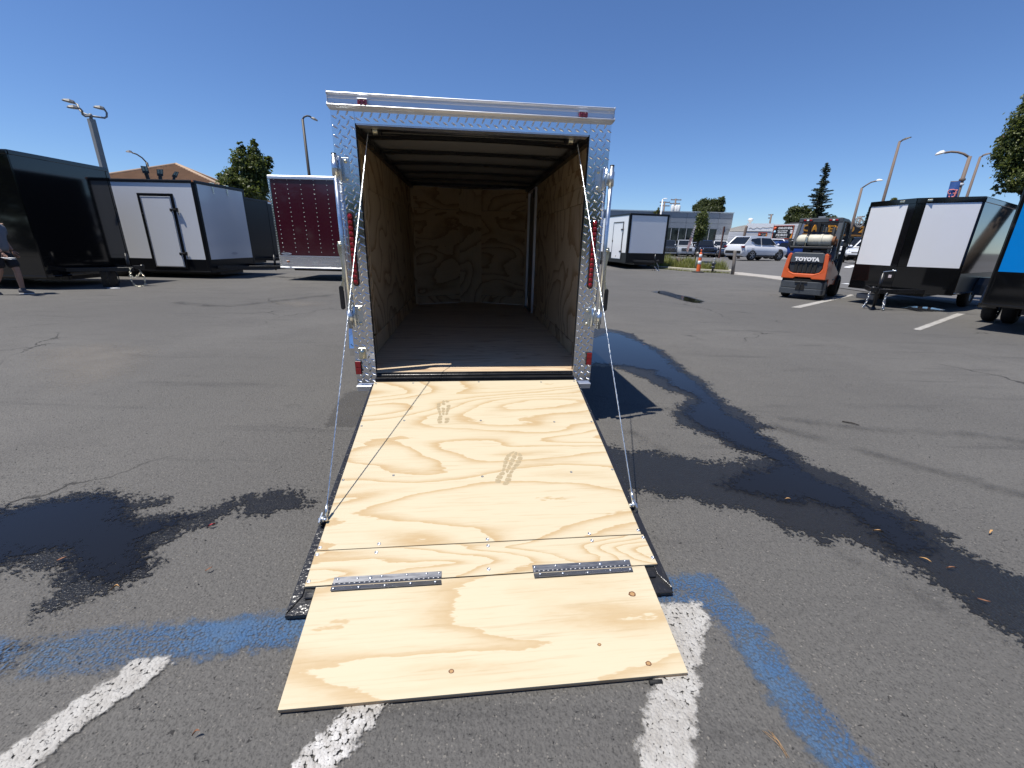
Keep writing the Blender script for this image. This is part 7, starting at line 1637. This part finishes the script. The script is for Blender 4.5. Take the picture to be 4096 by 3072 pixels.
def along(P_, t):
    t *= len(P_)-1; i = min(int(t), len(P_)-2); f_ = t-i; return (P_[i][0]+(P_[i+1][0]-P_[i][0])*f_, P_[i][1]+(P_[i+1][1]-P_[i][1])*f_)
for j in range(rows+1):
    a = along(left, j/rows); c = along(rightp, j/rows)
    for i in range(cols+1):
        f_ = i/cols; V.append(pt(*zA(a[0]+(c[0]-a[0])*f_, a[1]+(c[1]-a[1])*f_), 0.04*math.sin(j*0.7+i*0.5))-base)
for j in range(rows):
    for i in range(cols):
        q = (j*(cols+1)+i, j*(cols+1)+i+1, (j+1)*(cols+1)+i+1, (j+1)*(cols+1)+i)
        mb.f.append(list(q)); mb.m.append(0 if j > 11 else (1 if i % 2 else 2)); mb.sm.append(True)
mb.v = [tuple(q) for q in V]; fl_ = mb.build('cloth', [M['flag_blue'], M['flag_red'], M['flag_white']], FF)
mb = MB()
for j in range(12, 24):
    for k in range(2):
        a = along(left, (j+0.5)/rows); c = along(rightp, (j+0.5)/rows); f_ = 0.3+0.4*k if j % 2 else 0.5
        p = pt(*zA(a[0]+(c[0]-a[0])*f_, a[1]+(c[1]-a[1])*f_), -0.06)-base; pts = []
        for i in range(10): t = math.pi*i/5+1.57; rr = 0.045 if i % 2 == 0 else 0.019; pts.append(p+right*rr*math.cos(t)+Vector((0,0,rr*math.sin(t))))
        mb.add(pts, [tuple(range(10))])
mb.build('stars', M['flag_white'], fl_, kind='stuff')
hp_ = AD(*zA(1645,1200), 27.3); HY = thing('water_valve', (hp_.x, hp_.y, gh(hp_.x, hp_.y)), 0, 'dark standpipe valve poking out of the weeds behind the orange traffic post', 'valve')
mb = MB(); mb.tube([(0,0,0),(0,0,0.72)], 0.06, 8); mb.ball((0,0,0.50), (0.13,0.11,0.10), 10, 6); mb.lathe([(0.11,0.28),(0.12,0.30),(0.12,0.34),(0.06,0.36)], (0,0,0), (0,0,1), 10); mb.build('body', M['fork_grey'], HY)
mb = MB(); mb.lathe([(0.05,0.70),(0.06,0.73),(0.05,0.80),(0.0,0.83)], (0,0,0), (0,0,1), 8); mb.build('cap', M['panel_grey'], HY)
for (uv, D_, lab) in ((zA(1383,1160), 28.0, 'short steel stake in the weeds left of the orange traffic post'),):
    p = AD(*uv, D_); mb = MB(); mb.tube([(0,0,0),(0,0,0.95)], 0.035, 8); mb.ball((0,0,1.0), 0.10, 10, 6); o = mb.build('marker_stake', PG); o.location = (p.x, p.y, gh(p.x, p.y)); tag(o, lab, 'stake')
p = AD(*zA(1120,1085), 29.5); mb = MB(); mb.tube([(0,0,-0.1),(0.1,0,0.4),(0.02,0.1,0.65)], [0.09,0.11,0.05], 7); mb.tube([(0.08,0,0.35),(0.3,0.05,0.62)], [0.07,0.02], 6); mb.tube([(0.05,0,0.3),(-0.2,0.05,0.72)], [0.06,0.02], 6); o = mb.build('stump', BARK); o.location = (p.x, p.y, gh(p.x, p.y)); tag(o, 'broken shrub stump in the weeds beside the white trailer', 'stump')
# ------------------------------------------------------------------ litter on the asphalt
M['dry_leaf'] = mat('dry_leaf', (0.46, 0.27, 0.11), 0.7, var=0.3, vscale=30)
M['brown_leaf'] = mat('brown_leaf', (0.20, 0.085, 0.04), 0.7, var=0.3, vscale=30)
M['red_scrap'] = mat('red_scrap', (0.55, 0.02, 0.035), 0.5)
M['twig'] = mat('twig', (0.03, 0.025, 0.022), 0.8)
def leaf_litter(uv, ang, L, w, m, label, name='fallen_leaf', cat='leaf', group='dry leaves in and round the puddles', z=0.012):
    p = G(*uv, z); mb = MB(); n = 6; vs = []; L *= 0.74; w *= 0.62; rr = random.Random(int(uv[0]*7)); bend = rr.uniform(-0.012, 0.012); curl = rr.uniform(0.3, 1.6)
    for i in range(n+1):
        t = i/n; ww = w*math.sin(math.pi*min(0.98, t*0.9+0.05))**0.8; zz = 0.010*math.sin(math.pi*t)+0.012*t*t
        yb = bend*math.sin(math.pi*t)+rr.uniform(-0.001, 0.001); zz *= curl*0.7; vs += [(L*(t-0.5), yb-ww/2*rr.uniform(0.6, 1.1), zz+0.004*curl), (L*(t-0.5)+0.002, yb, zz), (L*(t-0.5), yb+ww/2*rr.uniform(0.6, 1.1), zz+0.003)]
    mb.add(vs, [(3*i+k, 3*i+k+1, 3*i+4+k, 3*i+3+k) for i in range(n) for k in (0, 1)], 0, True)
    o = mb.build(name, M[m]); o.location = p; o.rotation_euler = (0, 0, ang); return tag(o, label, cat, group)
for uv, a, L, w, m, lab in ((z7(1047,922), -0.4, 0.038, 0.014, 'dry_leaf', 'small tan leaf in the middle of the wide puddle'), (z7(1490,1082), -0.5, 0.055, 0.016, 'dry_leaf', 'tan curled leaf on the wet edge nearer the ramp'),
                            (z7(1672,1035), -1.0, 0.055, 0.016, 'dry_leaf', 'tan leaf at the far rim of the puddle'), (z7(1722,1222), -1.1, 0.060, 0.020, 'dry_leaf', 'largest tan leaf, at the near end of the puddle'),
                            (z7(1850,1263), -0.3, 0.045, 0.016, 'brown_leaf', 'brown leaf on the damp strip beyond the largest tan leaf'), (z7(2050,1085), 0.5, 0.05, 0.018, 'dry_leaf', 'pale leaf on dry asphalt right of the puddle'),
                            (z7(340,160), -0.3, 0.05, 0.02, 'brown_leaf', 'reddish leaf at the top of the puddle near the trailer'), (z8(2000,265), -0.7, 0.05, 0.016, 'brown_leaf', 'crumpled brown leaf on the damp strip at the right edge'),
                            (z6(335,527), 0.5, 0.045, 0.02, 'brown_leaf', 'brown leaf on the rim of the left puddle'), (z6(1133,582), 0.8, 0.035, 0.016, 'brown_leaf', 'brown curled leaf on dry asphalt left of the ramp'), (z6(625,690), 0.3, 0.045, 0.014, 'dry_leaf', 'pale sliver at the lower tip of the left puddle'),
                            (z6(1065,1480), 0.4, 0.03, 0.012, 'brown_leaf', 'tiny brown leaf by the left white line')):
    leaf_litter(uv, a, L, w, m, lab)
leaf_litter(z6(1150,347), 0.35, 0.045, 0.02, 'red_scrap', 'small red plastic scrap on the asphalt left of the ramp', 'plastic_scrap', 'scrap', None, 0.006)
p = G(*z7(1358,550)); mb = MB(); a_, b_ = G(*z7(1315,540)), G(*z7(1400,560)); mb.tube([a_-p+Vector((0,0,0.008)), Vector((0.01,0.0,0.012)), b_-p+Vector((0,0,0.009))], [0.005,0.006,0.003], 6); o = mb.build('twig', M['twig']); o.location = p; tag(o, 'thin dark twig lying beyond the puddle', 'twig')
p = G(*z5(1880,822)); mb = MB(); mb.tube([(-0.022,0,0.009),(0.022,0.004,0.009)], 0.007, 8); o = mb.build('rubber_plug', M['black_rubber']); o.location = p; tag(o, 'short black plug on the white line below the ramp flap', 'plug')
p = G(*zE(1440,1183)); mb = MB(); mb.prism([(-0.14,-0.05),(0.05,-0.07),(0.16,0.02),(0.02,0.06),(-0.12,0.04)], lambda a, b, h: Vector((a, b, h)), 0.004, 0.02); o = mb.build('paper_scrap', M['white_paint'], None, 0.004); o.location = p; tag(o, 'white paper scrap in front of the black trailer support leg', 'scrap')
p = G(*z8(950,1050)); rnd = random.Random(5); mb = MB()
for k in range(5):
    x0 = rnd.uniform(-0.01, 0.01); mb.tube([(x0, rnd.uniform(-0.02,0.02), 0.004), (x0-0.02*rnd.random(), 0.02, 0.012), (x0-0.03*rnd.random()-0.005, 0.04+0.015*rnd.random(), 0.006)], 0.0005, 4)
o = mb.build('dry_grass_tuft', M['dry_leaf']); o.location = p; tag(o, 'wisp of dry grass beside the blue painted curve', 'grass wisp')
# loose stones scattered over the lot, too many to count
rng = np.random.default_rng(9); mb = MB(); k = 0
while k < 1100:
    r_ = 0.9+14*rng.random()**1.7; t_ = rng.uniform(-1.15, 1.15); x, y = r_*math.sin(t_), r_*math.cos(t_)
    q = T0I @ Vector((x, y, 0))
    if abs(q.x) < 0.95 and -2.4 < q.y < 4: k += 1; continue
    s = rng.uniform(0.0014, 0.0042)*(1+0.10*r_); mb.add([(x+s*rng.uniform(0.7,1.3), y, 0.003), (x, y+s*rng.uniform(0.6,1.1), 0.003), (x-s*rng.uniform(0.7,1.2), y, 0.003), (x, y-s*rng.uniform(0.6,1.1), 0.003), (x, y, 0.003+s*0.9)], [(0,1,4),(1,2,4),(2,3,4),(3,0,4)], int(rng.random() < 0.35)); k += 1
gv_ = mb.build('gravel', [mat('pale_grit', (0.22, 0.205, 0.185), 0.8, var=0.3), mat('dark_grit', (0.03, 0.03, 0.03), 0.8, var=0.3)]); tag(gv_, 'loose grit scattered over the asphalt', 'grit', kind='stuff')
# trees standing behind the photographer, seen in the polished plates and glossy trailer skins
rng = np.random.default_rng(31); vs = []
for k in range(46):
    a = R(92+176*k/45); D = 34+8*rng.random(); h = 5+5*rng.random(); c = np.array([math.sin(a)*D, math.cos(a)*D, 0]); n = 170; w = 1.8+1.6*rng.random()
    p = c+rng.normal(size=(n, 3))*np.array([w*0.6, w*0.6, h*0.27])+np.array([0, 0, h*0.55]); p[:, 2] = np.abs(p[:, 2]); nn = rng.normal(size=(n, 3)); nn /= np.linalg.norm(nn, axis=1)[:, None]; vs.append(scatter_leaves(p, nn, 1.3, rng, 0.8))
tl_ = leaf_object('treeline', np.concatenate(vs), LEAF['dark'], None, (0,0,0)); tag(tl_, 'dark treeline mirrored in the polished trailer plates', 'trees', kind='stuff')
